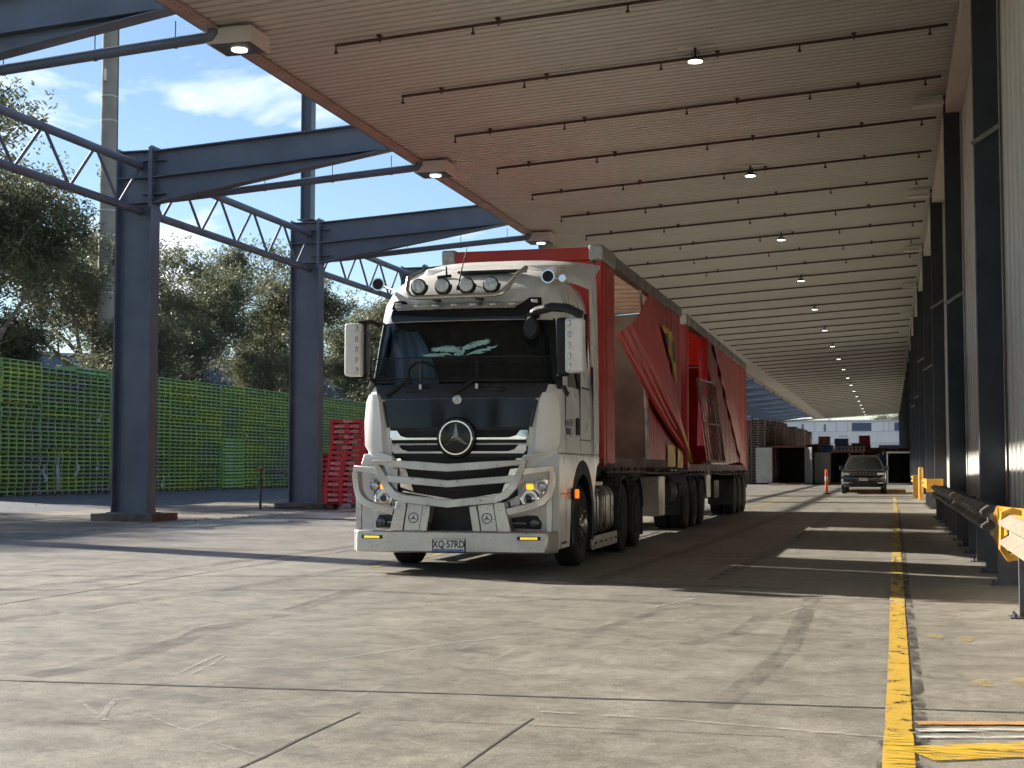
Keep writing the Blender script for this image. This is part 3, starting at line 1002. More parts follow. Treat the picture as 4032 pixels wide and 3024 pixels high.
pp = [(0.93, 0.86), (1.02, 0.90), (1.10, 0.88), (1.10, 0.83), (1.03, 0.84), (0.955, 0.815), (0.945, 0.56), (1.00, 0.49), (1.10, 0.50), (1.10, 0.45), (0.98, 0.43), (0.915, 0.53)]
b.prism(pp, 'y', 0.20, 0.42)
b.build("end_rim", yellow_steel, g2)
put("post", PM[0], g2, (1.13, -0.35, 0))
put("base_plate", PM[1], g2, (1.13, -0.35, 0))
put("post", PM[0], g2, (1.13, -3.0, 0))
put("base_plate", PM[1], g2, (1.13, -3.0, 0))
g3 = thing("guard_rail", (0, 45, 0), "short yellow painted guard rail beside the yellow bollard", "guard rail")
b = MB().prism(rail_profile(1.12), 'y', 44.5, 52.0)
b.v = [(x, y - 45, z + 0.06) for (x, y, z) in b.v]
b.build("rail_beam", yellow_steel, g3, True, angle=50)
b = MB().box(1.02, 1.50, 44.38, 44.5, 0.52, 0.92)
b.v = [(x, y - 45, z) for (x, y, z) in b.v]
b.build("end_plate", yellow_steel, g3, bevel=0.01)
for k in range(5):
    put("post", PM[0], g3, (1.26, 0.1 + 1.6 * k, 0))
    put("base_plate", PM[1], g3, (1.26, 0.1 + 1.6 * k, 0))
bo = thing("yellow_bollard", (1.12, 58.0, 0), "tall round yellow bollard by the wall near the dark car", "bollard")
MB().lathe([(0.095, 0.0), (0.095, 1.20), (0.08, 1.25), (0.04, 1.275)], (0, 0, 0), 'z', 20).build("post", yellow_steel, bo, True)
MB().box(-0.17, 0.17, -0.17, 0.17, 0.0, 0.015).build("base_plate", yellow_steel, bo)
g4 = thing("guard_rail", (1.0, 62, 0), "dull yellow guard rail end beyond the yellow bollard", "guard rail")
b = MB().prism(rail_profile(0.0), 'y', 0, 9.0)
b.v = [(x, y, z + 0.06) for (x, y, z) in b.v]
b.build("rail_beam", yellow_steel, g4, True, angle=50)
MB().box(-0.12, 0.30, -0.10, -0.02, 0.02, 0.95).build("end_plate", yellow_steel, g4, bevel=0.01)
for k in range(4):
    put("post", PM[0], g4, (0.14, 0.4 + 2.2 * k, 0))
    put("base_plate", PM[1], g4, (0.14, 0.4 + 2.2 * k, 0))

# ================================================================== GREEN PALLET WALL
def pallet_mat(name, stops, cell):
    """colour picked per pallet from its place in the stack, plus grain."""
    m, nt, b = newmat(name)
    g_ = nt.nodes.new("ShaderNodeNewGeometry")
    d = nt.nodes.new("ShaderNodeVectorMath")
    d.operation = 'DIVIDE'
    d.inputs[1].default_value = cell
    nt.links.new(g_.outputs["Position"], d.inputs[0])
    ad = nt.nodes.new("ShaderNodeVectorMath")
    ad.operation = 'ADD'
    ad.inputs[1].default_value = (0.0, 0.02, 0.02)
    nt.links.new(d.outputs[0], ad.inputs[0])
    fl = nt.nodes.new("ShaderNodeVectorMath")
    fl.operation = 'FLOOR'
    nt.links.new(ad.outputs[0], fl.inputs[0])
    wn_ = nt.nodes.new("ShaderNodeTexWhiteNoise")
    wn_.noise_dimensions = '3D'
    nt.links.new(fl.outputs[0], wn_.inputs["Vector"])
    big = noise(nt, 0.28, 3, 0.5, g_.outputs["Position"])
    f = mix(nt, 0.55, wn_.outputs["Value"], ramp(nt, big, [(0.3, 0.0), (0.7, 1.0)]))
    c = ramp(nt, f, stops)
    gr_ = noise(nt, 9, 5, 0.65, worldpos(nt, (1, 0.4, 2)))
    c = mix(nt, 0.6, c, ramp(nt, gr_, [(0.25, 0.30), (0.75, 0.68)]), 'OVERLAY')
    nt.links.new(c, b.inputs["Base Color"])
    b.inputs["Roughness"].default_value = 0.7
    return m
PW, PH, PD, PX = 3.06, 0.198, 1.25, -38.0
green_p = pallet_mat("green_pallet_paint", [(0.10, (0.33, 0.36, 0.31)), (0.28, (0.29, 0.40, 0.23)), (0.55, (0.31, 0.48, 0.16)), (0.85, (0.46, 0.60, 0.14))], (50.0, PW, PH))
def green_pallet_boxes(b, x, y, z, jx=0.0):
    """front face looks along +X; five openings across the long side."""
    xf = x + jx
    b.box(xf - PD, xf, y + 0.012, y + PW - 0.012, z + 0.140, z + 0.192)         # deck
    b.box(xf - PD, xf, y + 0.012, y + PW - 0.012, z + 0.004, z + 0.026)         # foot boards
    for i in range(6):
        yc = y + 0.035 + (PW - 0.07) * i / 5
        b.box(xf - PD + 0.02, xf - 0.006, yc - 0.048, yc + 0.048, z + 0.026, z + 0.140)
    return b
gp = green_pallet_boxes(MB(), 0, 0, 0).mesh("green_pallet", green_p)
rnd = random.Random(11)
tops = {}
Y0 = 51.9
cells = []
for s in range(17):
    y = Y0 + s * PW
    rows = 31 if s != 3 else 29
    if s == 2:
        rows = 30
    for r in range(rows):
        if s == 8 and r < 15:
            continue
        cells.append((y, r, s))
# biggest in the picture: nearest first, and not behind the two columns
def occl(y):
    return 62.3 < y < 66.6 or 91.5 < y < 96
cells.sort(key=lambda c: (occl(c[0] + PW / 2), c[0]))
WHERE = {0: "stack at the far left edge", 1: "leftmost full stack", 2: "second full stack from the left", 3: "stack just left of the nearest column", 4: "stack behind the nearest column",
         5: "stack just right of the nearest column", 6: "second stack right of the nearest column", 7: "stack left of the lettered pallets", 8: "stack above the lettered pallets",
         9: "stack right of the lettered pallets", 10: "second stack right of the lettered pallets", 11: "stack just left of the second column"}
rest = MB()
for i, (y, r, s) in enumerate(cells):
    jx, jy = rnd.uniform(-0.05, 0.04), rnd.uniform(-0.025, 0.025)
    z = r * PH
    if i < 300:
        o = put("green_pallet", gp, None, (PX + jx, y + jy, z), (0, 0, rnd.uniform(-0.006, 0.006)))
        tag(o, "green pallet %s from the ground in the %s" % (nth(r + 1), WHERE.get(s, "far green stacks")), "pallet", "green pallets in the long wall of stacks")
    else:
        green_pallet_boxes(rest, PX + jx, y + jy, z)
tag(rest.build("green_pallet_stacks", green_p), "far end of the long wall of green pallet stacks", "pallets", kind="stuff")
# second rank behind stops light; its dark green paints shade into the openings
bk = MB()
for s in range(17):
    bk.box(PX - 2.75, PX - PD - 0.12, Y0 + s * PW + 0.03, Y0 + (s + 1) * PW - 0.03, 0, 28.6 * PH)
tag(bk.build("back_pallet_rank", M("shade_dark_pallet_green", (0.030, 0.045, 0.022), 0.8, var=0.3, scale=2)), "rear rank of green pallet stacks behind the front rank", "pallets", kind="stuff")

# lettered pallets: solid fascia board, arched feet
def fascia_pallet(w, d, h, feet=3):
    b = MB()
    b.box(-w / 2, w / 2, -d / 2, d / 2, h * 0.42, h * 0.97)
    for i in range(feet + 1):
        xc = -w / 2 + 0.06 + (w - 0.12) * i / feet
        b.box(xc - 0.055, xc + 0.055, -d / 2 + 0.004, d / 2 - 0.004, h * 0.06, h * 0.42)
    b.box(-w / 2, w / 2, -d / 2 + 0.01, -d / 2 + 0.10, 0.0, h * 0.10)
    b.box(-w / 2, w / 2, d / 2 - 0.10, d / 2 - 0.01, 0.0, h * 0.10)
    return b
green_l = pallet_mat("bright_green_pallet_paint", [(0.1, (0.17, 0.40, 0.14)), (0.5, (0.24, 0.50, 0.12)), (0.9, (0.32, 0.56, 0.13))], (50, 50, PH))
stencil = M("pale_stencil_paint", (0.55, 0.62, 0.52), 0.8, var=0.25, scale=14)
stencil_red = M("pale_pink_stencil_paint", (0.72, 0.55, 0.54), 0.8, var=0.2, scale=14)
stencil_faint = M("rubbed_stencil_paint", (0.47, 0.17, 0.17), 0.8, var=0.3, scale=14)
fpm = fascia_pallet(2.9, 1.2, PH, 5).mesh("lettered_green_pallet", green_l)
b = MB()
rw = random.Random(2)
for i in range(9):                       # a stencilled word too worn to read
    b.box(-0.50 + 0.115 * i, -0.50 + 0.115 * i + rw.uniform(0.05, 0.09), -0.045, rw.uniform(0.03, 0.055), 0.0, 0.002)
tm_w = b.mesh("worn_stencil", stencil)
tm_x = text_mesh("stencil_lettering", "X X", 0.15, stencil, squash=2.6)
for r in range(15):
    o = put("lettered_green_pallet", fpm, None, (PX - 0.55 + rnd.uniform(-0.02, 0.03), Y0 + 8.5 * PW + rnd.uniform(-0.05, 0.05), r * PH), (0, 0, R(90)))
    tag(o, "bright green lettered pallet, number %s up in the lettered stack" % (ORD[r] if r < 10 else ["eleventh", "twelfth", "thirteenth", "fourteenth", "fifteenth"][r - 10]), "pallet", "lettered green pallets")
    if r not in (11, 3):
        put("worn_stencil", tm_w, o, (-0.45, -0.604, PH * 0.68), (R(90), 0, 0))
        put("stencil_lettering", tm_x, o, (0.75, -0.604, PH * 0.68), (R(90), 0, 0))
for r in range(2):
    o = put("lettered_green_pallet", fpm, None, (PX - 0.6, Y0 + 3.42 * PW, (29 + r) * PH + 0.01), (0, 0, R(90)))
    tag(o, "%s bright lettered pallet on the stack top left of the nearest column" % ("lower", "upper")[r], "pallet", "lettered green pallets")
    put("worn_stencil", tm_w, o, (-0.3, -0.604, PH * 0.68), (R(90), 0, 0))
    put("stencil_lettering", tm_x, o, (0.9, -0.604, PH * 0.68), (R(90), 0, 0))
# torn plastic wrap hanging off the stacks
wrap = glass_mat("torn_plastic_film", (0.80, 0.82, 0.82))
film, nt, fb = newmat("torn_white_film")
fb.inputs["Base Color"].default_value = (0.62, 0.64, 0.63, 1)
fb.inputs["Roughness"].default_value = 0.4
fb.inputs["Alpha"].default_value = 0.7
for (y, z, h) in ((59.4, 1.9, 1.7), (61.0, 1.55, 0.7), (62.8, 1.5, 0.35), (58.2, 1.4, 0.8), (69.4, 0.8, 0.6), (79.6, 3.35, 0.35), (62.9, 4.0, 0.5)):
    b = MB()
    def sheetf(u, v, y=y, z=z, h=h):
        w = (0.10 + 0.42 * u * (1 - 0.5 * u)) * (1.1 - u * 0.3)
        return (PX + 0.09 + 0.05 * math.sin(7 * u + y) + 0.03 * math.sin(v * 9), y + (v - 0.5) * w + 0.15 * u * math.sin(y * 3 + u * 4), z - h * u)
    b.grid(sheetf, 8, 4)
    o = b.build("plastic_wrap", film, None, True)
    tag(o, {59.4: "longest torn strip of clear plastic hanging on green pallets", 61.0: "broad torn plastic strip midway along the left green stacks", 79.6: "torn plastic scrap above the lettered green pallets"}.get(y, "small torn plastic scrap caught on the green pallets"), "plastic", "plastic scraps on the green pallets")

# ---------------------------------------------------------------- red lettered stack
red_p = pallet_mat("red_pallet_paint", [(0.1, (0.56, 0.040, 0.065)), (0.5, (0.68, 0.052, 0.076)), (0.9, (0.76, 0.062, 0.085))], (50, 50, 0.181))
RPH = 0.181
rpm = fascia_pallet(1.17, 1.17, RPH, 2).mesh("red_pallet", red_p)
words = ["FY25", "10/19", "10/19f", "FY25", "10/18f", "10/19", "FY25", "FY25", "11/18f", "11/18f", "", "FY25", "", "FY25", "FY25", ""]
tb = {}
def rtxt(t, mat, k):
    key = (t, k)
    if key not in tb:
        tb[key] = text_mesh("stencil_lettering", t, 0.135, mat, bold=0.003)
    return tb[key]
RZ = R(14)
cx, cy = -18.50, 46.6
offs = 0.0
for r in range(16):
    offs += rnd.uniform(-0.012, 0.030) + (0.012 if 4 < r < 13 else 0.0)
    o = put("red_pallet", rpm, None, (cx + offs, cy + rnd.uniform(-0.02, 0.02), 0.01 + r * RPH), (0, 0, RZ + rnd.uniform(-0.02, 0.02)))
    tag(o, "red stencilled pallet, %s from the ground in the leaning red stack" % nth(r + 1) if r < 15 else "topmost red stencilled pallet of the leaning red stack", "pallet", "red pallets beside the second column")
    w = words[r]
    fnt = w.endswith("f")
    w = w.rstrip("f")
    mt = stencil_faint if fnt else stencil_red
    if w:
        put("stencil_lettering", rtxt("BEGA", mt, fnt), o, (-0.27, -0.589, RPH * 0.69), (R(90), 0, 0))
        put("stencil_lettering", rtxt(w, mt, fnt), o, (0.24, -0.589, RPH * 0.69), (R(90), 0, 0))
    else:
        put("stencil_lettering", rtxt("BEGA", mt, fnt), o, (0.04, -0.589, RPH * 0.69), (R(90), 0, 0))
offs = 0.0
for r in range(11):
    offs += rnd.uniform(-0.01, 0.02)
    o = put("red_pallet", rpm, None, (cx + 0.75 + offs, cy + 1.55, 0.01 + r * RPH), (0, 0, RZ + R(4)))
    tag(o, "red pallet %s from the ground in the stack half hidden behind the truck" % nth(r + 1), "pallet", "red pallets half hidden behind the truck")
for (x, y) in ((cx - 0.4, cy), (cx + 0.45, cy + 0.15), (cx + 0.5, cy + 1.6), (cx + 1.1, cy + 1.7)):
    o = MB().box(-0.12, 0.12, -0.62, 0.62, -0.215, 0.0).build("timber_bearer", wood_brown, None, loc=(x, y, 0.008))
    o.rotation_euler = (0, 0, RZ)
    tag(o, "timber bearer lying under the red pallet stacks", "timber", "bearers under the red pallets")
# grey pallets behind the second column
for r in range(11):
    o = put("timber_pallet", rpm, None, (-20.6, 49.9, r * RPH - 0.2), (0, 0, R(12)))
    tag(o, "pallet behind the second column, %s from the ground" % nth(r + 1), "pallet", "pallets behind the second column")
# standpipe by the second column
sp = thing("water_standpipe", (-21.35, 46.0, -0.205), "small grey water standpipe left of the second column", "standpipe")
b = MB()
b.tube([(0, 0, 0), (0, 0, 1.45)], 0.045, 10)
b.build("pipe", galv_dark, sp, True)
MB().lathe([(0.06, 0), (0.08, 0.03), (0.08, 0.10), (0.03, 0.14)], (0, 0, 1.35), 'z', 12).build("valve", M("faded_red_valve_paint", (0.40, 0.08, 0.06), 0.6), sp, True)

# ---------------------------------------------------------------- litter
leafm = M("dry_leaf_litter", (0.17, 0.12, 0.075), 0.9, var=0.5, scale=20)
b = MB()
def fleck(x, y, z, s):
    a = rnd.uniform(0, 6.28)
    t = rnd.uniform(-0.5, 0.5)
    c_, s_ = math.cos(a) * s, math.sin(a) * s
    b.add([(x - c_, y - s_, z), (x + s_ * 0.4, y - c_ * 0.4, z + abs(t) * s), (x + c_, y + s_, z + 0.3 * s), (x - s_ * 0.4, y + c_ * 0.4, z)], [(0, 1, 2, 3)])
for i in range(2600):
    fleck(PX + 0.05 + abs(rnd.gauss(0, 0.55)), rnd.uniform(48, 92), 0.006, rnd.uniform(0.04, 0.11))
for i in range(420):
    y_ = rnd.gauss(32.5, 2.3)
    x_ = -16.3 + rnd.gauss(0, 0.35)
    fleck(x_, y_, 0.012 if x_ > -16 else -0.04 + 0.068 * (x_ + 16) + 0.012, rnd.uniform(0.02, 0.06))
for i in range(300):
    x_ = rnd.uniform(-36, -27)
    fleck(x_, rnd.uniform(35, 95), -0.198 + 0.0201 * (-26.55 - x_) + 0.012, rnd.uniform(0.02, 0.05))
tag(b.build("leaf_litter", leafm), "dry leaves lying along the foot of the green pallets and the kerb", "leaves", kind="stuff")
b = MB()
for i in range(130):
    fleck(rnd.uniform(-14, 1.2), rnd.uniform(7, 100) ** 1.0, 0.004, rnd.uniform(0.008, 0.025))
tag(b.build("floor_debris", M("pale_debris", (0.40, 0.37, 0.32), 0.9, var=0.5, scale=9)), "small scraps scattered over the concrete floor", "debris", kind="stuff")
b = MB()
for i in range(14):
    a0 = rnd.uniform(0, 6.28)
    p0 = Vector((-19.2 + rnd.uniform(-0.9, 1.1), 45.6 + rnd.uniform(-0.5, 0.5), -0.15))
    pts = [p0]
    for k in range(4):
        a0 += rnd.uniform(-0.7, 0.7)
        p0 = p0 + Vector((math.cos(a0) * 0.25, math.sin(a0) * 0.25, rnd.uniform(-0.02, 0.05)))
        pts.append(p0)
    b.tube(pts, 0.014, 5)
tag(b.build("fallen_twigs", M("dead_twigs", (0.06, 0.05, 0.04), 0.9)), "dark dead twigs lying round the second column's plinth", "twigs", kind="stuff")

# ================================================================== CONCRETE POLE, SHED, TREES
cp = thing("concrete_pole", (-48.6, 81.2, 0), "tall round concrete pole rising behind the trees at left", "pole")
pole_mat = M("pale_spun_concrete", (0.30, 0.285, 0.25), 0.9, var=0.16, scale=0.9, bmp=0.15, dirt=0.35, dirtcol=(0.20, 0.19, 0.165))
MB().lathe([(0.60, 0), (0.48, 34)], (0, 0, 0), 'z', 28).build("shaft", pole_mat, cp, True)
for z in (12.4, 17.75, 23.6, 25.2):
    MB().lathe([(0.62 - 0.0035 * z, z), (0.625 - 0.0035 * z, z + 0.02), (0.62 - 0.0035 * z, z + 0.10)], (0, 0, 0), 'z', 28).build("band", M("pale_steel_band", (0.55, 0.54, 0.50), 0.5), cp, True)
MB().tube([(0.50, 0.26, 0), (0.40, 0.22, 34)], 0.085, 10).build("conduit", steel_navy, cp, True)
b = MB()
b.box(-0.08, 0.08, -0.60, -0.50, 26.2, 26.95)
b.build("number_plate", M("white_sign_face", (0.75, 0.75, 0.73), 0.5), cp)

shed_mat = M("blue_grey_cladding", (0.19, 0.24, 0.34), 0.5, var=0.06, scale=0.5)
p0, p1 = Vector((-95, 100.6, 0)), Vector((-40, 160, 0))
sd = thing("distant_shed", p0, "blue grey ribbed shed showing between the trees behind the green pallets", "shed")
dv = (p1 - p0)
L = dv.length
dv.normalize()
nv = Vector((-dv.y, dv.x, 0))
b = MB()
seq = []
t = 0
while t < L:
    seq += [(t, 0), (t + 0.55, 0), (t + 0.62, 0.10), (t + 0.83, 0.10), (t + 0.9, 0)]
    t += 0.9
nn = len(seq)
b.v = [tuple(dv * s - nv * d) + () for s, d in seq] + [tuple(dv * s - nv * d + Vector((0, 0, 12.0))) for s, d in seq]
b.f = [(i, i + 1, nn + i + 1, nn + i) for i in range(nn - 1)]
b.build("wall", shed_mat, sd)
b = MB()
q = [Vector((0, 0, 12.0)) - nv * 0.3, dv * L + Vector((0, 0, 12.0)) - nv * 0.3, dv * L + nv * 30 + Vector((0, 0, 13.5)), nv * 30 + Vector((0, 0, 13.5))]
b.add(q + [v + Vector((0, 0, 0.25)) for v in q], [(0, 1, 2, 3), (4, 5, 6, 7), (0, 1, 5, 4), (1, 2, 6, 5), (2, 3, 7, 6), (3, 0, 4, 7)])
b.build("roof", roof_mat, sd)

def leaf_material(name, lo, mid, hi):
    m, nt, b = newmat(name)
    oi = nt.nodes.new("ShaderNodeObjectInfo")
    p = worldpos(nt)
    f = noise(nt, 0.45, 4, 0.6, p)
    f2 = noise(nt, 6.0, 2, 0.5, p)
    ff = mix(nt, 0.45, f, f2)
    c = ramp(nt, ff, [(0.36, lo), (0.52, mid), (0.68, hi)])
    c = mix(nt, 0.25, c, ramp(nt, oi.outputs["Random"], [(0.0, (0.05, 0.06, 0.03)), (1.0, (0.13, 0.11, 0.05))]))
    nt.links.new(c, b.inputs["Base Color"])
    b.inputs["Roughness"].default_value = 0.5
    out = nt.nodes["Material Output"]
    tl = nt.nodes.new("ShaderNodeBsdfTranslucent")
    nt.links.new(c, tl.inputs["Color"])
    ms = nt.nodes.new("ShaderNodeMixShader")
    ms.inputs[0].default_value = 0.5
    nt.links.new(b.outputs[0], ms.inputs[1])
    nt.links.new(tl.outputs[0], ms.inputs[2])
    nt.links.new(ms.outputs[0], out.inputs["Surface"])
    return m
leaf_mat = leaf_material("gum_leaves", (0.085, 0.105, 0.070), (0.155, 0.175, 0.105), (0.26, 0.25, 0.135))
bark = M("pale_gum_bark", (0.22, 0.18, 0.145), 0.9, var=0.35, scale=2.5, bmp=0.3)

def make_tree(seed, H, spread, nleaf=15000, lean=0.0):
    rn = random.Random(seed)
    tb_ = MB()
    tips = []
    def limb(p, d, L, r, depth):
        pts = [p]
        n = 5
        q = p.copy()
        dd = d.copy()
        for i in range(n):
            dd = (dd + Vector((rn.uniform(-0.20, 0.20), rn.uniform(-0.20, 0.20), rn.uniform(-0.04, 0.14)))).normalized()
            q = q + dd * (L / n)
            pts.append(q.copy())
        rs = [r * (1 - 0.55 * i / n) for i in range(n + 1)]
        tb_.tube(pts, rs, 8 if depth == 0 else (6 if depth < 3 else 4))
        if depth >= 1:
            for k_ in ((2, 3, 4, 5) if depth >= 2 else (4, 5)):
                tips.append((pts[k_], depth))
        if depth < 4:
            kids = {0: 4, 1: 3, 2: 3, 3: 2}[depth]
            for k_ in range(kids):
                i = rn.choice([3, 4, 5]) if depth else rn.choice([4, 5, 5])
                a = rn.uniform(0, 6.283)
                up = rn.uniform(0.25, 0.95) if depth < 2 else rn.uniform(-0.25, 0.7)
                nd = (dd * 0.55 + Vector((math.cos(a) * spread, math.sin(a) * spread, up))).normalized()
                limb(pts[i], nd, L * rn.uniform(0.52, 0.78), rs[i] * rn.uniform(0.5, 0.7), depth + 1)
    limb(Vector((0, 0, -0.15)), Vector((lean, 0, 1)).normalized(), H * 0.30, H * 0.019, 0)
    zmax = max(t[0].z for t in tips)
    sc = H / zmax
    tb_.v = [(x * sc, y * sc, z * sc if z > 0 else z) for (x, y, z) in tb_.v]
    trunk = tb_.mesh("trunk", bark, True)
    lb = MB()
    tips = [t_ for t_ in tips if rn.random() < 0.6]
    per_ = nleaf // len(tips)
    for (tp, dpt) in tips:
        tp = tp * sc
        # a clump: a few drooping sprays
        for s_ in range(max(1, per_ // 10)):
            cx_, cy_, cz_ = tp.x + rn.gauss(0, 0.62), tp.y + rn.gauss(0, 0.62), tp.z + rn.gauss(0.1, 0.5)
            for j in range(10):
                x, y, z = cx_ + rn.gauss(0, 0.22), cy_ + rn.gauss(0, 0.22), cz_ + rn.gauss(0, 0.22)
                a = rn.uniform(0, 6.283)
                l_, w_ = rn.uniform(0.24, 0.42), rn.uniform(0.042, 0.075)
                dz = -rn.uniform(0.3, 1.0)
                d_ = Vector((math.cos(a), math.sin(a), dz)).normalized()
                s2 = d_.cross(Vector((rn.uniform(-1, 1), rn.uniform(-1, 1), rn.uniform(-0.3, 1)))).normalized()
                p_ = Vector((x, y, z))
                lb.add([p_, p_ + d_ * l_ * 0.5 + s2 * w_, p_ + d_ * l_, p_ + d_ * l_ * 0.5 - s2 * w_], [(0, 1, 2, 3)])
    me = bpy.data.meshes.new("crown")
    me.from_pydata(lb.v, [], lb.f)
    me.materials.append(leaf_mat)
    return trunk, me
PROTO = [make_tree(3, 20, 0.85, 22000), make_tree(8, 20, 0.75, 22000, 0.12), make_tree(21, 20, 0.95, 22000), make_tree(34, 20, 0.7, 22000, -0.1)]
tree_spots = [  # x, y, proto, height, rotation, label
    (-47.5, 66.0, 1, 18.5, 0.3, "gum tree with forked pale trunk at the far left edge"),
    (-51.5, 72.5, 0, 18.5, 2.0, "tall dark gum tree behind the leftmost green stacks"),
    (-49.5, 80.5, 2, 17.5, 4.0, "dense dark gum tree just left of the nearest column"),
    (-54.0, 88.0, 3, 19.0, 1.0, "gum tree hidden partly by the nearest column"),
    (-49.0, 93.0, 1, 15.5, 5.2, "gum tree right of the nearest column with low branches"),
    (-54.5, 103.0, 2, 19.0, 0.6, "rounded gum tree midway between the two columns"),
    (-50.5, 111.0, 0, 18.0, 3.3, "gum tree just left of the second column"),
    (-54.0, 122.0, 3, 19.0, 2.2, "gum tree just right of the second column"),
    (-49.5, 131.0, 1, 17.5, 4.4, "gum tree near the truck's left mirror"),
    (-52.0, 142.0, 2, 19.0, 0.9, "gum tree seen beside the truck cab roof"),
    (-56.0, 158.0, 0, 19.0, 1.9, "gum tree mostly hidden behind the truck cab"),
    (-52.0, 176.0, 1, 18.0, 0.2, "far gum tree hidden behind the trailer"),
    (-45.5, 69.5, 3, 11.5, 2.6, "small gum tree in front of the leftmost tall gums"),
    (-45.0, 76.0, 0, 10.5, 4.9, "small leafy gum left of the nearest column"),
    (-46.0, 84.5, 1, 12.0, 0.8, "small leafy gum behind the nearest column"),
    (-45.0, 97.5, 2, 10.5, 3.5, "small leafy gum with low crown between the columns"),
    (-45.5, 106.0, 3, 12.5, 1.4, "small leafy gum left of the second column"),
    (-45.5, 117.0, 0, 12.0, 5.5, "small yellowish gum behind the second column"),
    (-45.5, 126.0, 1, 12.5, 2.0, "small leafy gum right of the second column"),
    (-46.0, 136.0, 2, 13.0, 0.1, "small leafy gum beside the truck's left mirror"),
    # the same row carried on towards the camera, out of the picture
    (-50.0, 56.5, 2, 20.5, 1.3, "tall gum tree in the row left of the picture"),
    (-54.0, 47.5, 0, 21.0, 2.9, "tall gum tree in the row left of the picture"),
    (-50.5, 38.5, 3, 21.5, 5.0, "tall gum tree in the row left of the picture"),
    (-54.0, 30.5, 1, 22.0, 0.7, "tall gum tree in the row left of the picture"),
    (-50.0, 22.0, 2, 21.5, 3.9, "tall gum tree in the row left of the picture"),
    (-53.0, 13.0, 0, 22.0, 2.3, "tall gum tree in the row left of the picture"),
    (-34.0, -62.0, 1, 13.0, 1.1, "gum tree standing behind the camera"),
    (-21.0, -66.0, 2, 12.0, 3.1, "gum tree standing behind the camera"),
    (-9.0, -60.0, 0, 13.0, 0.4, "gum tree standing behind the camera"),
    (3.0, -64.0, 3, 12.5, 2.0, "gum tree standing behind the camera"),
    (15.0, -62.0, 1, 13.0, 5.0, "gum tree standing behind the camera"),
]
for (x, y, pi_, h, rz, lab) in tree_spots:
    t = thing("gum_tree", (x, y, 0), lab, "tree", "gum trees behind the camera" if "camera" in lab else ("gum trees left of the picture" if "of the picture" in lab else "gum trees behind the green pallets"), rz)
    t.scale = (h / 20 * 1.0, h / 20 * 1.0, h / 20)
    put("trunk", PROTO[pi_][0], t)
    put("crown", PROTO[pi_][1], t)
# low bushes behind the pallets
def make_bush(seed, n=5000):
    rn = random.Random(seed)
    lb = MB()
    cl = [(rn.gauss(0, 1.3), rn.gauss(0, 1.3), rn.uniform(0.8, 6.5)) for _ in range(34)]
    for c in cl:
        for j in range(n // 34):
            x, y, z = c[0] + rn.gauss(0, 0.55), c[1] + rn.gauss(0, 0.55), max(0.1, c[2] + rn.gauss(0, 0.5))
            a = rn.uniform(0, 6.283)
            d_ = Vector((math.cos(a), math.sin(a), rn.uniform(-0.9, 0.5))).normalized()
            s2 = d_.cross(Vector((rn.uniform(-1, 1), rn.uniform(-1, 1), 1))).normalized()
            p_ = Vector((x, y, z))
            l_, w_ = rn.uniform(0.16, 0.30), rn.uniform(0.04, 0.07)
            lb.add([p_, p_ + d_ * l_ * 0.5 + s2 * w_, p_ + d_ * l_, p_ + d_ * l_ * 0.5 - s2 * w_], [(0, 1, 2, 3)])
    me = bpy.data.meshes.new("crown")
    me.from_pydata(lb.v, [], lb.f)
    me.materials.append(leaf_mat)
    st = MB()
    for c in cl[::3]:
        st.tube([(0, 0, -0.1), (c[0] * 0.5, c[1] * 0.5, c[2] * 0.5), c], [0.09, 0.06, 0.02], 5)
    return st.mesh("stem", bark), me
BUSH = [make_bush(5), make_bush(6)]
for i, (x, y, h) in enumerate(((-43.5, 72, 1.2), (-44, 79, 1.3), (-43, 86, 1.1), (-44, 100.5, 1.15), (-43.5, 113, 1.2), (-44.5, 121, 1.3), (-44, 131, 1.25), (-44, 140, 1.3))):
    t = thing("shrub", (x, y, 0), ["bushy shrub behind the leftmost green stacks", "bushy shrub just left of the nearest column", "bushy shrub behind the nearest column", "bushy shrub midway between the columns",
              "bushy shrub behind the second column", "yellowish shrub just right of the second column", "bushy shrub beside the truck's left mirror", "bushy shrub behind the truck"][i], "shrub", "shrubs behind the green pallets", i * 1.7)
    t.scale = (h, h, h)
    put("stem", BUSH[i % 2][0], t)
    put("crown", BUSH[i % 2][1], t)

# ================================================================== TRUCK (PRIME MOVER)
truck = thing("prime_mover", (-5.02, 16.0, 0), "white cab over prime mover with alloy bull bar and roof spotlights", "truck", rz=R(1.2))

SEC = [  # z, half width, front y, corner radius
    (1.34, 1.225, 0.36, 0.22), (1.60, 1.225, 0.35, 0.23), (2.12, 1.215, 0.37, 0.25), (2.25, 1.205, 0.41, 0.26),
    (2.50, 1.185, 0.48, 0.27), (2.80, 1.165, 0.56, 0.28), (3.05, 1.145, 0.63, 0.29), (3.12, 1.145, 0.63, 0.30), (3.30, 1.14, 0.70, 0.34),
    (3.46, 1.11, 0.84, 0.38), (3.60, 1.05, 1.00, 0.42), (3.71, 0.95, 1.22, 0.46), (3.78, 0.82, 1.50, 0.48), (3.81, 0.66, 1.75, 0.5)]
CAB_R = 2.78
def interp(z, k):
    for a, b in zip(SEC[:-1], SEC[1:]):
        if z <= b[0]:
            t = max(0.0, (z - a[0]) / (b[0] - a[0]))
            return a[k] + (b[k] - a[k]) * t
    return SEC[-1][k]
BOW = 0.12
def front_y(x, z):
    return interp(max(z, 1.34), 2) + BOW * (x / 1.2) ** 2
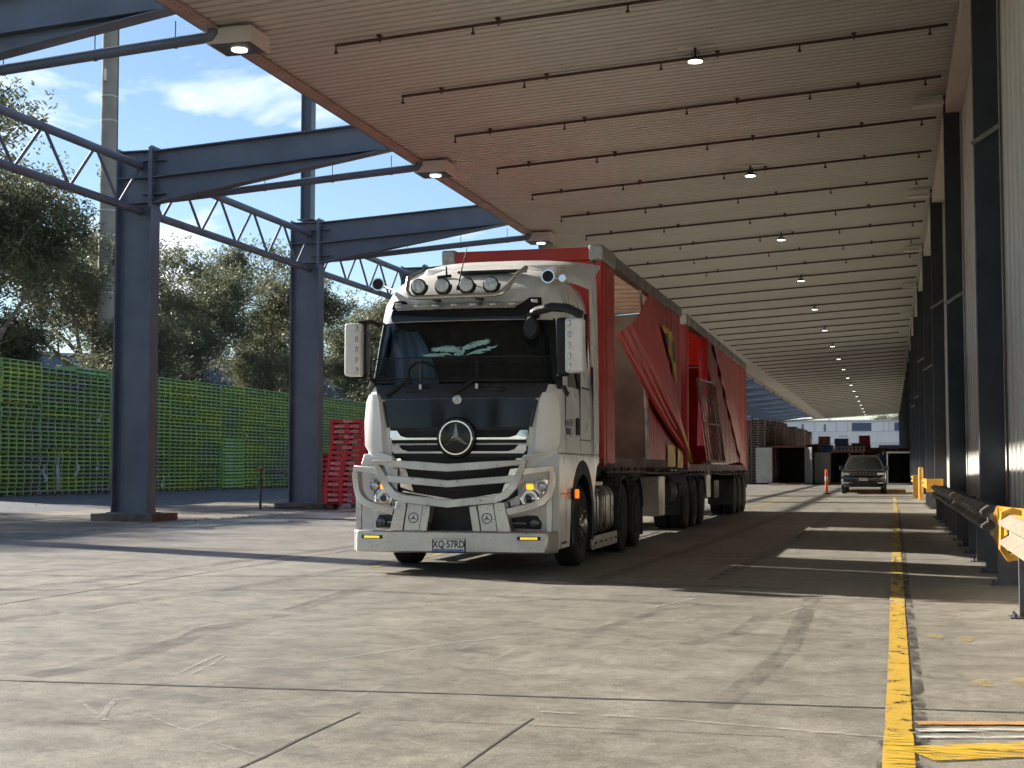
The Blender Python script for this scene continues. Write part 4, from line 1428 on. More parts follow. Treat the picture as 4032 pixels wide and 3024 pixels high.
def section(z):
    w, yf_, r = interp(z, 1), interp(z, 2), interp(z, 3)
    pts = []
    xe = w - r
    for t in (0.0, 0.18, 0.36, 0.54, 0.72, 0.88, 1.0):
        pts.append((xe * t, yf_ + BOW * (xe * t / 1.2) ** 2))
    yc = yf_ + BOW * (xe / 1.2) ** 2 + r
    for i in range(1, 7):
        a = math.pi / 2 * i / 6
        pts.append((xe + r * math.sin(a), yc - r * math.cos(a)))
    for s_ in (0.06, 0.16, 0.36, 0.58, 0.68, 0.84, 0.96):
        pts.append((w, yc + (CAB_R - yc) * s_))
    pts.append((w - 0.05, CAB_R))
    pts.append((w * 0.5, CAB_R))
    pts.append((0, CAB_R))
    return pts
zs = [s_[0] for s_ in SEC]
rings = [section(z) for z in zs]
NP = len(rings[0])
body, screen, sidew = MB(), MB(), {1: MB(), -1: MB()}
for sgn in (1, -1):
    for i in range(len(zs) - 1):
        for j in range(NP - 1):
            q = [(sgn * rings[a][b_][0], rings[a][b_][1], zs[a]) for a, b_ in ((i, j), (i, j + 1), (i + 1, j + 1), (i + 1, j))]
            glass_row = 2.24 <= zs[i] and zs[i + 1] <= 3.06
            if glass_row and j < 10:
                screen.add(q, [(0, 1, 2, 3)])
            elif glass_row and 14 <= j <= 15 and zs[i + 1] <= 3.0 + 0.06:
                sidew[sgn].add(q, [(0, 1, 2, 3)])
            else:
                body.add(q, [(0, 1, 2, 3)])
    top = [(sgn * p[0], p[1], zs[-1]) for p in rings[-1]]
    body.add(top, [tuple(range(NP))])
def weld(b, d=0.0005):
    key, mp, nv = {}, [], []
    for p in b.v:
        k_ = tuple(round(c / d) for c in p)
        if k_ not in key:
            key[k_] = len(nv)
            nv.append(p)
        mp.append(key[k_])
    b.v = nv
    b.f = [tuple(dict.fromkeys(mp[i] for i in f)) for f in b.f]
    b.f = [f for f in b.f if len(f) > 2]
    return b
cab = weld(body).build("cab_shell", white_paint, truck, True, angle=50)
weld(screen).build("windscreen", screen_glass, truck, True, angle=60)
for sgn in (1, -1):
    weld(sidew[sgn]).build("side_window", screen_glass, truck, True)
# inside: dark trim, dash, seats, back wall
inn = M("dark_cab_trim", (0.020, 0.020, 0.023), 0.8)
b = MB()
b.box(-1.1, 1.1, 0.62, 1.05, 1.9, 2.24)
b.box(-0.15, 0.18, 0.55, 0.64, 2.26, 2.47)
b.build("dashboard", inn, truck, bevel=0.02)
for sx in (-0.62, 0.62):
    b = MB()
    b.box(sx - 0.27, sx + 0.27, 1.55, 1.72, 1.9, 2.78)
    b.box(sx - 0.15, sx + 0.15, 1.57, 1.70, 2.80, 3.0)
    b.build("seat", inn, truck, bevel=0.04)
MB().box(-1.18, 1.18, 2.50, 2.55, 1.4, 3.3).build("cab_back_trim", inn, truck)
MB().box(-1.1, 1.1, 0.8, 2.5, 3.04, 3.07).build("head_lining", inn, truck)
# curtain drawn across the driver's side view
b = MB()
def curt(u, v):
    z = 2.25 + 0.8 * u
    x0 = -0.52 - 0.30 * u * u
    return (x0 + (1.62 + 0.30 * u * u) * v, 1.22 + 0.02 * math.sin(v * 40), z)
b.grid(curt, 6, 40)
b.build("cab_curtain", inn, truck, True)
b = MB()
b.tube([(0.40 * math.cos(a) * 0.5 - 0.62, 0.98 - 0.10 * math.sin(a), 2.38 + 0.19 * math.sin(a)) for a in [2 * math.pi * i / 20 for i in range(20)]], 0.016, 6, closed=True)
b.build("steering_wheel", black, truck, True)
b = MB()  # added panel: its blue stands in for sky seen through the side window
def refl(u, v):
    z = 2.26 + 0.74 * u
    return (-1.10 + (0.62 - 0.28 * u * u) * v, 1.30 + 0.05 * v + 0.012 * math.sin(v * 24), z)
b.grid(refl, 6, 24)
b.build("blue_sky_panel", M("sky_blue_stand_in", (0.33, 0.52, 0.78), 0.6, var=0.15, scale=3), truck, True)

def fpatch(rows, off, thick, nx=14, dev=0.0):
    """shell following the cab front. rows: (z, xl, xr)"""
    b = MB()
    A, B = [], []
    for (z, xl, xr) in rows:
        for i in range(nx + 1):
            x = xl + (xr - xl) * i / nx
            y = front_y(x, z)
            A.append((x, y - off, z))
            B.append((x, y - off + thick, z))
    m = len(rows)
    n = nx + 1
    fa = [(r * n + i, r * n + i + 1, (r + 1) * n + i + 1, (r + 1) * n + i) for r in range(m - 1) for i in range(nx)]
    N = len(A)
    fs = fa + [tuple(reversed([k + N for k in f])) for f in fa]
    for i in range(nx):
        fs.append((i, i + N, i + 1 + N, i + 1))
        k = (m - 1) * n
        fs.append((k + i, k + i + 1, k + i + 1 + N, k + i + N))
    for r in range(m - 1):
        a_, b_ = r * n, (r + 1) * n
        fs.append((a_, b_, b_ + N, a_ + N))
        a_, b_ = r * n + nx, (r + 1) * n + nx
        fs.append((a_, a_ + N, b_ + N, b_))
    return b.add(A + B, fs)
def fpoly(poly, off, thick):
    """flat-outlined plate bent to follow the cab front; poly in (x, z)."""
    b = MB().prism(poly, 'y', 0, thick)
    b.v = [(x, front_y(x, z) - off + y, z) for (x, y, z) in b.v]
    return b
# black glossy panel below the screen, and matt cowl strip
fpatch([(1.735, -0.87, 0.87), (1.90, -0.905, 0.905), (2.08, -0.945, 0.945)], 0.022, 0.03).build("front_panel", gloss_black, truck, True)
fpatch([(2.085, -1.02, 1.02), (2.16, -1.06, 1.06), (2.265, -1.09, 1.09)], 0.012, 0.03).build("wiper_cowl", M("dark_cowl_plastic", (0.018, 0.021, 0.028), 0.35), truck, True)
# grille
fpatch([(0.88, -0.80, 0.80), (1.30, -0.84, 0.84), (1.735, -0.87, 0.87)], 0.004, 0.02).build("grille_back", black, truck, True)
mesh_mat = M("black_grille_mesh", (0.010, 0.010, 0.012), 0.55, var=0.6, scale=60, bmp=0.6)
GR = [(1.70, 1.60, 0.86), (1.525, 1.435, 0.84), (1.365, 1.285, 0.82)]
for k, (zt_, zb_, w) in enumerate(GR):
    fpatch([(zb_ + 0.012, -w + 0.13, w - 0.13), (zt_, -w + 0.10, w - 0.10)], 0.012, 0.012).build("grille_mesh", mesh_mat, truck, True)
    gapx = 0.25 if k < 2 else 0.0
    for sx in (-1, 1):
        xs = sorted((sx * (0.22 if k == 0 else (0.16 if k == 1 else 0.0)), sx * (w - 0.02)))
        fpatch([(zb_ - 0.012, xs[0], xs[1]), (zb_ + 0.012, xs[0], xs[1])], 0.035, 0.02, 8).build("chrome_strip", chrome, truck, True)
        pl = [(sx * w, zb_ + 0.012), (sx * w, zt_), (sx * (w - 0.09), zt_), (sx * (w - 0.14), zb_ + 0.035), (sx * (w - 0.22), zb_ + 0.012)]
        fpoly(pl if sx > 0 else pl[::-1], 0.032, 0.02).build("chrome_end", chrome, truck)
    if k < 2:
        fpatch([(zb_ - 0.055, -w + 0.02, w - 0.02), (zb_ - 0.014, -w + 0.02, w - 0.02)], 0.030, 0.02, 12).build("grille_slat", gloss_black, truck, True)
for (zc, dz, w, v) in ((1.19, 0.045, 0.80, 0.09), (1.03, 0.045, 0.74, 0.12)):
    b = MB()
    for sx in (-1, 1):
        pl = [(0, zc - dz - v), (sx * (w - 0.20), zc - dz - 0.02), (sx * (w - 0.16), zc + dz), (0, zc + dz - v)]
        q = MB().prism(pl, 'y', 0, 0.02)
        q.v = [(x, front_y(x, z) - 0.018 + y, z) for (x, y, z) in q.v]
        b.add(q.v, q.f)
    weld(b).build("grille_mesh", mesh_mat, truck)
    for sx in (-1, 1):
        pl = [(sx * (w - 0.19), zc - dz - 0.02), (sx * (w - 0.02), zc - dz + 0.03), (sx * w, zc + dz + 0.02), (sx * (w - 0.15), zc + dz)]
        fpoly(pl if sx > 0 else pl[::-1], 0.03, 0.02).build("chrome_end", chrome, truck)
        pl = [(0, zc - dz - v - 0.02), (sx * (w - 0.05), zc - dz - 0.03), (sx * (w - 0.05), zc - dz - 0.012), (0, zc - dz - v + 0.002)]
        fpoly(pl if sx > 0 else pl[::-1], 0.034, 0.02).build("chrome_strip", chrome, truck)
# front emblem: ring and three-pointed star
def star(b, c, r, y0, dep, wid=0.17):
    for k in range(3):
        a = math.pi / 2 + k * 2 * math.pi / 3
        tip = (c[0] + r * math.cos(a), c[1] + r * math.sin(a))
        l_ = (c[0] + r * wid * math.cos(a + math.pi / 3), c[1] + r * wid * math.sin(a + math.pi / 3))
        r_ = (c[0] + r * wid * math.cos(a - math.pi / 3), c[1] + r * wid * math.sin(a - math.pi / 3))
        b.add([(tip[0], y0, tip[1]), (l_[0], y0, l_[1]), (r_[0], y0, r_[1]), (c[0], y0 - dep, c[1]), (c[0], y0, c[1])],
              [(0, 1, 3), (0, 3, 2), (0, 2, 4, 1)])
    return b
def ring(b, c, r, y, tr, n=40):
    return b.tube([(c[0] + r * math.cos(2 * math.pi * i / n), y, c[1] + r * math.sin(2 * math.pi * i / n)) for i in range(n)], tr, 6, closed=True)
em = MB().lathe([(0.245, 0.0), (0.25, -0.02), (0.235, -0.045), (0.20, -0.05)], (0, front_y(0, 1.61) - 0.02, 1.61), 'y', 40).build("emblem_disc", gloss_black, truck, True)
ye = front_y(0, 1.61) - 0.075
b = ring(MB(), (0, 1.61), 0.198, ye, 0.014)
star(b, (0, 1.61), 0.195, ye, 0.03)
b.build("front_emblem", chrome, em)
sm = MB().lathe([(0.055, 0), (0.055, -0.015), (0.04, -0.022)], (0, front_y(0, 2.07) - 0.022, 2.07), 'y', 24).build("small_badge", M("badge_silver", (0.75, 0.75, 0.74), 0.25, 0.6), truck, True)
b = star(ring(MB(), (0, 2.07), 0.036, front_y(0, 2.07) - 0.048, 0.003, 20), (0, 2.07), 0.035, front_y(0, 2.07) - 0.046, 0.006)
b.build("badge_star", galv_dark, sm)
# corner panels: white wings beside the black panel
for sx in (-1, 1):
    b = MB()
    rows = [(1.44, 0.90, 1.17, 0.43), (1.52, 0.905, 1.225, 0.46), (1.80, 0.925, 1.235, 0.47), (2.06, 0.97, 1.215, 0.48), (2.15, 1.02, 1.18, 0.49)]
    A = []
    for (z, xa, xb, yb) in rows:
        for t in (0.0, 0.16, 0.24, 0.45, 0.70, 0.88, 1.0):
            x = xa + (xb - xa) * t
            y = front_y(x, z) - 0.075 + 0.20 * max(0, t - 0.35) ** 2 + 0.075 * (1 - min(1, t / 0.16)) + 0.012 * (1 if t > 0.2 else 0)
            A.append((sx * x, y, z))
    n = 7
    f = [(r * n + i, r * n + i + 1, (r + 1) * n + i + 1, (r + 1) * n + i) for r in range(len(rows) - 1) for i in range(n - 1)]
    B = [(p[0], p[1] + 0.05, p[2]) for p in A]
    N = len(A)
    per_ = [i for i in range(n)] + [r * n + n - 1 for r in range(1, len(rows))] + [(len(rows) - 1) * n + i for i in range(n - 2, -1, -1)] + [r * n for r in range(len(rows) - 2, 0, -1)]
    fs = f + [tuple(reversed([k + N for k in q])) for q in f] + [(per_[i], per_[(i + 1) % len(per_)], per_[(i + 1) % len(per_)] + N, per_[i] + N) for i in range(len(per_))]
    b.add(A + B, fs)
    b.build("corner_deflector", white_paint, truck, True, angle=22)
    # dark slot between wing and panel
    fpoly([(sx * 0.885, 1.74), (sx * 0.905, 1.74), (sx * 0.97, 2.06), (sx * 0.95, 2.06)][::sx], 0.03, 0.03).build("panel_gap", black, truck)

# lower front: bumper skin, headlights, fog lamps
def lower_skin():
    b = MB()
    rows = [(0.30, 0.34), (0.50, 0.32), (0.80, 0.30), (1.10, 0.30), (1.22, 0.315), (1.345, 0.36)]
    xs = [0.0, 0.3, 0.55, 0.75, 0.90, 1.0, 1.08, 1.14, 1.185, 1.215, 1.232, 1.238]
    A = []
    for z, y0 in rows:
        for x in [-v for v in xs[::-1]] + xs[1:]:
            ax_ = abs(x)
            y = y0 + 0.10 * (ax_ / 1.2) ** 2 + (0.26 * ((ax_ - 0.95) / 0.288) ** 3 if ax_ > 0.95 else 0)
            A.append((x, y, z))
    n = 2 * len(xs) - 1
    f = []
    for r in range(len(rows) - 1):
        for i in range(n - 1):
            xm = abs(A[r * n + i][0] + A[r * n + i + 1][0]) / 2
            if rows[r][0] >= 0.8 and xm < 0.76:
                continue
            f.append((r * n + i, r * n + i + 1, (r + 1) * n + i + 1, (r + 1) * n + i))
    b.add(A, f)
    return b
def skin_y(x):
    ax_ = abs(x)
    return 0.30 + 0.10 * (ax_ / 1.2) ** 2 + (0.26 * ((ax_ - 0.95) / 0.288) ** 3 if ax_ > 0.95 else 0)
lower_skin().build("bumper_skin", white_paint, truck, True, angle=50)
def spoly(poly, off, thick):
    b = MB().prism(poly, 'y', 0, thick)
    b.v = [(x, skin_y(x) - off + y, z) for (x, y, z) in b.v]
    return b
MB().box(-0.62, 0.62, 0.285, 0.30, 0.30, 0.84).build("radiator_void", black, truck)
MB().box(-0.86, 0.86, 0.44, 0.47, 0.70, 1.40).build("radiator_void", black, truck)
hl_dark = M("headlamp_inner", (0.34, 0.34, 0.34), 0.16, 0.85, var=0.4, scale=18)
for sx in (-1, 1):
    P = [(0.60, 0.85), (0.64, 0.75), (0.95, 0.80), (1.05, 0.90), (1.11, 1.10), (1.06, 1.115), (0.84, 1.075), (0.78, 0.93)]
    poly = [(sx * p[0], p[1]) for p in P]
    if sx < 0:
        poly = poly[::-1]
    hl = spoly(poly, 0.045, 0.08).build("headlight", hl_dark, truck)
    yy = skin_y(0.9)
    MB().lathe([(0.112, 0), (0.122, -0.02), (0.105, -0.035), (0.10, -0.01)], (sx * 0.90, yy - 0.050, 0.885), 'y', 28).build("projector_ring", chrome, hl, True)
    MB().lathe([(0.062, 0), (0.066, -0.035), (0.050, -0.045)], (sx * 0.90, yy - 0.050, 0.885), 'y', 24).build("projector_ring", chrome, hl, True)
    MB().lathe([(0.050, 0), (0.045, -0.03), (0.02, -0.045)], (sx * 0.90, yy - 0.062, 0.885), 'y', 20).build("projector_lens", dark_lens, hl, True)
    MB().lathe([(0.055, 0), (0.06, -0.02), (0.035, -0.03)], (sx * 1.045, skin_y(1.045) - 0.055, 1.03), 'y', 20).build("high_beam_lens", lens_glass, hl, True)
    MB().box(sx * 0.905 - 0.040, sx * 0.905 + 0.040, yy - 0.085, yy - 0.04, 0.995, 1.058).build("indicator", amber, hl, bevel=0.01)
    for k in range(5):
        z0 = 0.775 + k * 0.022
        x0, x1 = sorted((sx * (0.68 + k * 0.004), sx * 0.79))
        MB().box(x0, x1, skin_y(0.73) - 0.066, skin_y(0.73) - 0.044, z0, z0 + 0.012).build("running_light", lens_glass, hl)
    # fog lamp pocket
    F_ = [(0.62, 0.535), (1.02, 0.525), (1.03, 0.60), (0.98, 0.68), (0.86, 0.685), (0.60, 0.64)]
    poly = [(sx * p[0], p[1]) for p in F_]
    if sx < 0:
        poly = poly[::-1]
    fg = spoly(poly, 0.03, 0.05).build("fog_lamp_pocket", black, truck)
    MB().lathe([(0.055, 0.0), (0.058, -0.02), (0.03, -0.03)], (sx * 0.95, skin_y(0.95) - 0.035, 0.60), 'y', 20).build("fog_lamp", dark_lens, fg, True)
    x0, x1 = sorted((sx * 0.68, sx * 0.86))
    MB().box(x0, x1, skin_y(0.77) - 0.05, skin_y(0.77) - 0.028, 0.585, 0.605).build("trim_bar", galv, fg)
    # brow above the headlamp
    bw = [(sx * 0.78, 1.22), (sx * 1.22, 1.30), (sx * 1.235, 1.40), (sx * 1.10, 1.46), (sx * 0.80, 1.40)]
    b = MB().prism(bw if sx > 0 else bw[::-1], 'y', 0, 0.16)
    b.v = [(x, skin_y(x) - 0.02 + y, z) for (x, y, z) in b.v]
    b.build("front_brow", white_paint, truck, bevel=0.025)

# fenders with wheel arch
arch_c, arch_r = (1.88, 0.52), 0.74
for sx in (-1, 1):
    poly = [(0.42, 0.29), (1.02, 0.29), (1.08, 0.55), (1.12, 0.72)]
    a0 = math.acos((1.12 - arch_c[0]) / 0.78)
    for i in range(0, 11):
        a = R(168) - (R(168) - R(18)) * i / 10
        poly.append((arch_c[0] + 0.79 * math.cos(a), arch_c[1] + 0.79 * math.sin(a) + 0.04))
    poly += [(2.68, 0.84), (2.90, 1.26), (3.08, 1.32), (3.08, 1.40), (0.50, 1.42), (0.40, 1.30)]
    poly = [p for p in poly]
    x0, x1 = sorted((sx * 0.98, sx * 1.236))
    MB().prism(poly, 'x', x0, x1).build("fender", white_paint, truck, bevel=0.02)
    b = MB()
    ang = [R(200) - R(220) * i / 16 for i in range(17)]
    for r_ in (0.60, 0.775):
        pass
    xs_ = sorted((sx * 0.80, sx * 1.243))
    pts_o = [(arch_c[0] + 0.785 * math.cos(a), arch_c[1] + 0.04 + 0.785 * math.sin(a)) for a in ang]
    pts_i = [(arch_c[0] + 0.63 * math.cos(a), arch_c[1] + 0.02 + 0.63 * math.sin(a)) for a in ang]
    b.prism(pts_o + pts_i[::-1], 'x', xs_[0], xs_[1])
    b.build("wheel_arch_liner", black, truck)
    # amber side marker
    x0, x1 = sorted((sx * 1.238, sx * 1.285))
    m_ = MB().box(x0, x1, 1.10, 1.17, 0.86, 1.00).build("side_marker_mount", black, truck, bevel=0.006)
    x0, x1 = sorted((sx * 1.286, sx * 1.33))
    MB().box(x0, x1, 1.10, 1.17, 0.875, 0.985).build("side_marker_lamp", marker_orange, m_, bevel=0.01)
    # shut lines and handle on the door
    x0, x1 = sorted((sx * 1.222, sx * 1.242))
    MB().box(*sorted((sx * 1.222, sx * 1.250)), 1.50, 1.68, 1.66, 1.88).build("door_handle", black, truck, bevel=0.03)
    gapm = M("panel_shut_line", (0.05, 0.05, 0.05), 0.8)
    MB().box(*sorted((sx * 1.2, sx * 1.2275)), 0.86, 0.872, 1.45, 2.2).build("door_seam", gapm, truck)
    MB().box(*sorted((sx * 1.2, sx * 1.2275)), 1.78, 1.792, 1.45, 2.95).build("door_seam", gapm, truck)
    MB().box(*sorted((sx * 1.2, sx * 1.2285)), 1.82, 2.50, 1.60, 1.612).build("panel_seam", gapm, truck)
    MB().box(*sorted((sx * 1.2, sx * 1.2285)), 2.0, 2.50, 2.28, 2.292).build("panel_seam", gapm, truck)
    MB().box(*sorted((sx * 1.20, sx * 1.2375)), 0.55, 0.85, 0.34, 0.37).build("step_slot", black, truck)
tm = text_mesh("door_lettering", "2658", 0.13, galv_dark, squash=1.9)
put("door_lettering", tm, truck, (1.2295, 1.02, 1.80), (R(90), 0, R(90)))
MB().box(1.222, 1.2295, 0.90, 1.16, 1.655, 1.735).build("door_badge", galv_dark, truck)
for sx in (-1, 1):
    MB().box(*sorted((sx * 1.20, sx * 1.2385)), 0.46, 1.13, 0.935, 0.944).build("panel_seam", gapm, truck)
    MB().box(*sorted((sx * 1.20, sx * 1.2385)), 0.80, 0.809, 0.50, 0.93).build("panel_seam", gapm, truck)
    MB().box(*sorted((sx * 1.20, sx * 1.2390)), 0.52, 3.06, 1.418, 1.428).build("panel_seam", gapm, truck)
    MB().box(*sorted((sx * 1.19, sx * 1.2275)), 2.70, 2.71, 1.45, 2.95).build("panel_seam", gapm, truck)

# ---- bull bar
bb_ = MB()
plan = [(-1.245, 0.34), (-1.235, 0.16), (-1.16, 0.05), (-0.82, 0.0), (0.82, 0.0), (1.16, 0.05), (1.235, 0.16), (1.245, 0.34), (1.0, 0.28), (-1.0, 0.28)]
bb_.prism(plan, 'z', 0.25, 0.51)
bar = bb_.build("bull_bar", alloy, truck, bevel=0.022)
for sx in (-1, 1):
    for nm, P, d0, d1 in (("bar_upright", [(0.66, 0.85), (0.53, 0.85), (0.58, 0.505), (0.74, 0.505)], 0.02, 0.20),
                          ("bar_plate", [(0.525, 0.835), (0.33, 0.815), (0.38, 0.505), (0.575, 0.505)], 0.035, 0.08),
                          ("bar_upright", [(0.325, 0.815), (0.235, 0.795), (0.28, 0.505), (0.375, 0.505)], 0.02, 0.20)):
        poly = [(sx * p[0], p[1]) for p in P]
        MB().prism(poly, 'y', d0, d1).build(nm, alloy, bar, bevel=0.008)
    b = star(ring(MB(), (sx * 0.45, 0.66), 0.058, 0.032, 0.005, 28), (sx * 0.45, 0.66), 0.055, 0.034, 0.004)
    b.build("bar_emblem", black, bar)
    ring(MB(), (sx * 0.61, 0.78), 0.03, 0.019, 0.0016, 20).build("bar_cap", galv_dark, bar)
    # outer hoop round the headlamp
    hp = [(0.84, 0.04, 1.20), (1.185, 0.16, 1.245), (1.205, 0.17, 1.14), (1.19, 0.165, 1.02), (1.16, 0.15, 0.93), (1.09, 0.12, 0.855), (0.98, 0.09, 0.805), (0.69, 0.05, 0.735)]
    MB().tube([(sx * x, y, z) for x, y, z in hp], 0.060, 4, rot=R(45)).build("headlamp_hoop", alloy, bar, bevel=0.006)
    MB().box(*sorted((sx * 1.14, sx * 1.205)), 0.13, 0.19, 0.505, 0.92).build("bar_upright", alloy, bar, bevel=0.006)
    # LED strip on the bumper beam
    st = MB().box(*sorted((sx * 0.83, sx * 1.10)), -0.015, 0.03, 0.412, 0.452).build("led_strip", black, bar)
    st.location = (0, 0, 0)
    st.rotation_euler = (0, 0, sx * R(8))
    st.location = (0, -0.118 + 0.006, 0)
    for k in range(9):
        x = sx * (0.875 + 0.0225 * k)
        MB().box(x - 0.009, x + 0.009, -0.024, -0.012, 0.420, 0.444).build("led", amber, st, bevel=0.003)
V = lambda x, z: (x, -0.045 + 0.09 * abs(x) / 0.9, z)
hoop = [V(0, 1.25), V(0.45, 1.28), V(0.895, 1.315), V(0.83, 1.15), V(0.77, 1.03), V(0.68, 0.935), V(0.56, 0.885), V(0, 0.83)]
hoopL = [(-p[0], p[1], p[2]) for p in hoop[1:-1]][::-1]
MB().tube(hoop + hoopL, 0.066, 4, closed=True, rot=R(45)).build("bar_hoop", alloy, bar, bevel=0.006)
MB().tube([V(-0.81, 1.125), V(0, 1.062), V(0.81, 1.125)], 0.058, 4, rot=R(45)).build("bar_cross_rail", alloy, bar, bevel=0.006)
# number plate
MB().box(-0.203, 0.203, -0.010, -0.001, 0.262, 0.415).build("plate_frame", black, truck)
pl = MB().box(-0.19, 0.19, -0.016, -0.0105, 0.272, 0.408).build("number_plate", M("white_plate", (0.80, 0.80, 0.78), 0.5, var=0.04), truck, bevel=0.006)
MB().box(-0.183, 0.183, -0.0195, -0.0165, 0.276, 0.299).build("plate_strip", M("blue_plate_strip", (0.05, 0.13, 0.50), 0.5), pl)
MB().box(-0.205, 0.205, -0.02, 0.0, 0.409, 0.428).build("plate_rail", alloy, pl, bevel=0.004)
txt_dark = M("plate_lettering_black", (0.015, 0.015, 0.018), 0.6)
tm = text_mesh("plate_lettering", "XQ·57RD", 0.118, txt_dark, bold=0.0022, squash=0.80)
put("plate_lettering", tm, pl, (0.0, -0.0185, 0.353), (R(90), 0, 0))
tm = text_mesh("plate_lettering", "NATIONAL HEAVY VEHICLE", 0.020, M("plate_lettering_pale", (0.7, 0.7, 0.8), 0.6))
put("plate_lettering", tm, pl, (0.0, -0.021, 0.287), (R(90), 0, 0))

# ---- screen visor with steel strip and marker lights
fpatch([(3.055, -0.93, 0.93), (3.12, -0.95, 0.95), (3.20, -0.94, 0.94), (3.27, -0.88, 0.88)], 0.05, 0.06, 22).build("sun_visor", gloss_black, truck, True)
for sx in (-1, 1):
    fpoly([(sx * 0.70, 3.25), (sx * 0.96, 3.22), (sx * 0.94, 3.33), (sx * 0.80, 3.33)][::sx], 0.035, 0.04).build("visor_corner", gloss_black, truck)
    MB().box(*sorted((sx * 0.83, sx * 0.91)), front_y(0.87, 3.28) - 0.06, front_y(0.87, 3.28) - 0.02, 3.255, 3.30).build("marker_lamp", M("white_lamp_cover", (0.78, 0.78, 0.76), 0.3), truck, bevel=0.006)
ss = M("stainless_strip", (0.58, 0.57, 0.54), 0.28, 0.9, dirt=0.2)
stp = fpatch([(3.195, -0.86, 0.64), (3.235, -0.90, 0.70), (3.275, -0.92, 0.76)], 0.085, 0.02, 20).build("marker_strip", ss, truck, True)
for k in range(7):
    x = -0.84 + 0.243 * k
    MB().box(x - 0.042, x + 0.042, front_y(x, 3.235) - 0.108, front_y(x, 3.235) - 0.085, 3.228, 3.254).build("marker_light", lens_glass, stp, bevel=0.009)

# ---- eagle transfer on the windscreen
dec = M("pale_teal_transfer", (0.36, 0.58, 0.53), 0.6, var=0.1, scale=10)
def on_screen(poly, off=0.006):
    b = MB()
    b.add([(x, front_y(x, z) - off, z) for x, z in poly], [tuple(range(len(poly)))])
    return b
def px(p):                                   # sheet units: centimetres from the bird's breast
    return [(-0.03 + x * 0.01, 2.685 + y * 0.01) for x, y in p]
wingR = [(2, 2), (9, 6), (17, 9.5), (24, 11), (31, 11.5), (36, 14), (33, 11.2), (39, 12.5), (35, 10), (39.5, 9.8), (35, 8.4), (38, 7.4), (33, 7), (34, 5.6), (28, 6), (27, 4.4), (22, 4.2), (20, 2.2), (16, 2.4), (13, 0.4), (9, 0.4), (5, -1.8)]
wingL = [(-1, 1.4), (-8, 5), (-16, 5.8), (-24, 4.2), (-31, 3.0), (-36, 3.6), (-33, 2), (-37.5, 1.6), (-33, 0.4), (-37, -1.2), (-31, -1.0), (-30, -2.2), (-25, -0.8), (-23, -2.2), (-19, -1.4), (-16, -3.0), (-12, -2.2), (-8, -3.2), (-4, -2.4)]
flR = [(7, -7.5), (14, -4.2), (22, -0.6), (30, 1.0), (36, 1.4), (34, 3.4), (42, 3.2), (49, 5.8), (44, 1.6), (38, 0.6), (40, -1.4), (33, -1.8), (26, -3.0), (33, -3.6), (27, -5.4), (18, -5.0)]
flL = [(-7, -7.0), (-13, -4.0), (-20, -3.2), (-26, -4.4), (-31, -3.4), (-36, -5.0), (-33, -2.6), (-39, -4.8), (-45, -5.2), (-49, -4.2), (-44, -7.6), (-36, -8.0), (-30, -8.6), (-24, -7.2), (-17, -8.2), (-20, -6.0), (-13, -6.2)]
body_e = [(-4, 1), (-2.5, 3.6), (1.5, 4.0), (4.5, 2), (6, -1.2), (8, -2.6), (6, -4), (5, -7.2), (2, -6), (0, -8.2), (-2, -6.4), (-5, -7.4), (-6.5, -5), (-4, -3)]
egp = None
egd = MB()
for P in (wingR, wingL, flR, flL, body_e):
    q = on_screen(px(P))
    egd.add(q.v, q.f)
eagle = egd.build("eagle_transfer", dec, truck)
tag(eagle, "pale teal eagle with spread wings over flames")
for P in ([(-2.6, 0.6), (-1.0, 3.0), (2.2, 3.2), (4.2, 1.4), (3.0, -1.2), (0.4, -1.0), (2.2, 0.6), (0.6, 1.0), (1.8, 1.9), (-0.4, 1.6)], [(-3, -3), (-2.4, -5.6), (-1.6, -3.2)], [(0, -3.4), (0.6, -6), (1.4, -3.4)], [(3, -3), (3.6, -5.4), (4.4, -3)],
          [(12, 6.8), (20, 9.4), (27, 10.4), (20, 8.6), (13, 5.6)], [(-10, 4.6), (-17, 4.8), (-22, 4.0), (-17, 4.2), (-10, 3.6)]):
    q = on_screen(px(P), 0.008)
    q.build("eagle_linework", black, eagle)

# ---- stone guard over the lower screen
g_ = MB()
def gp_(x, z):
    return (x, front_y(x, 2.4) - 0.10 - 0.0 * z, z)
xsg = [-1.14 + 2.28 * i / 24 for i in range(25)]
def side_wrap(x):
    return front_y(x, 2.4) - 0.10 + (0.10 * ((abs(x) - 0.9) / 0.24) ** 2 if abs(x) > 0.9 else 0)
for z in (2.30, 2.585):
    g_.tube([(x, side_wrap(x), z) for x in xsg], 0.009, 6)
for x in (-1.14, -0.47, 0.24, 1.14):
    g_.tube([(x, side_wrap(x) - 0.001, 2.30), (x, side_wrap(x) - 0.001, 2.585)], 0.009, 6)
guard = g_.build("stone_guard", black, truck)
w_ = MB()
for i in range(92):
    x = -1.13 + 2.26 * i / 91
    w_.box(x - 0.0012, x + 0.0012, side_wrap(x) - 0.0012, side_wrap(x) + 0.0012, 2.305, 2.58)
for k in range(1, 11):
    z = 2.305 + 0.0255 * k
    for xa, xb in zip(xsg[:-1], xsg[1:]):
        w_.tube([(xa, side_wrap(xa), z), (xb, side_wrap(xb), z)], 0.0013, 4, caps=False)
o = w_.build("guard_mesh", black, guard)
tag(o, kind="stuff")
for x in (-0.47, 0.24):
    MB().box(x - 0.015, x + 0.015, side_wrap(x) - 0.02, side_wrap(x) + 0.07, 2.20, 2.26).build("guard_bracket", alloy, guard)
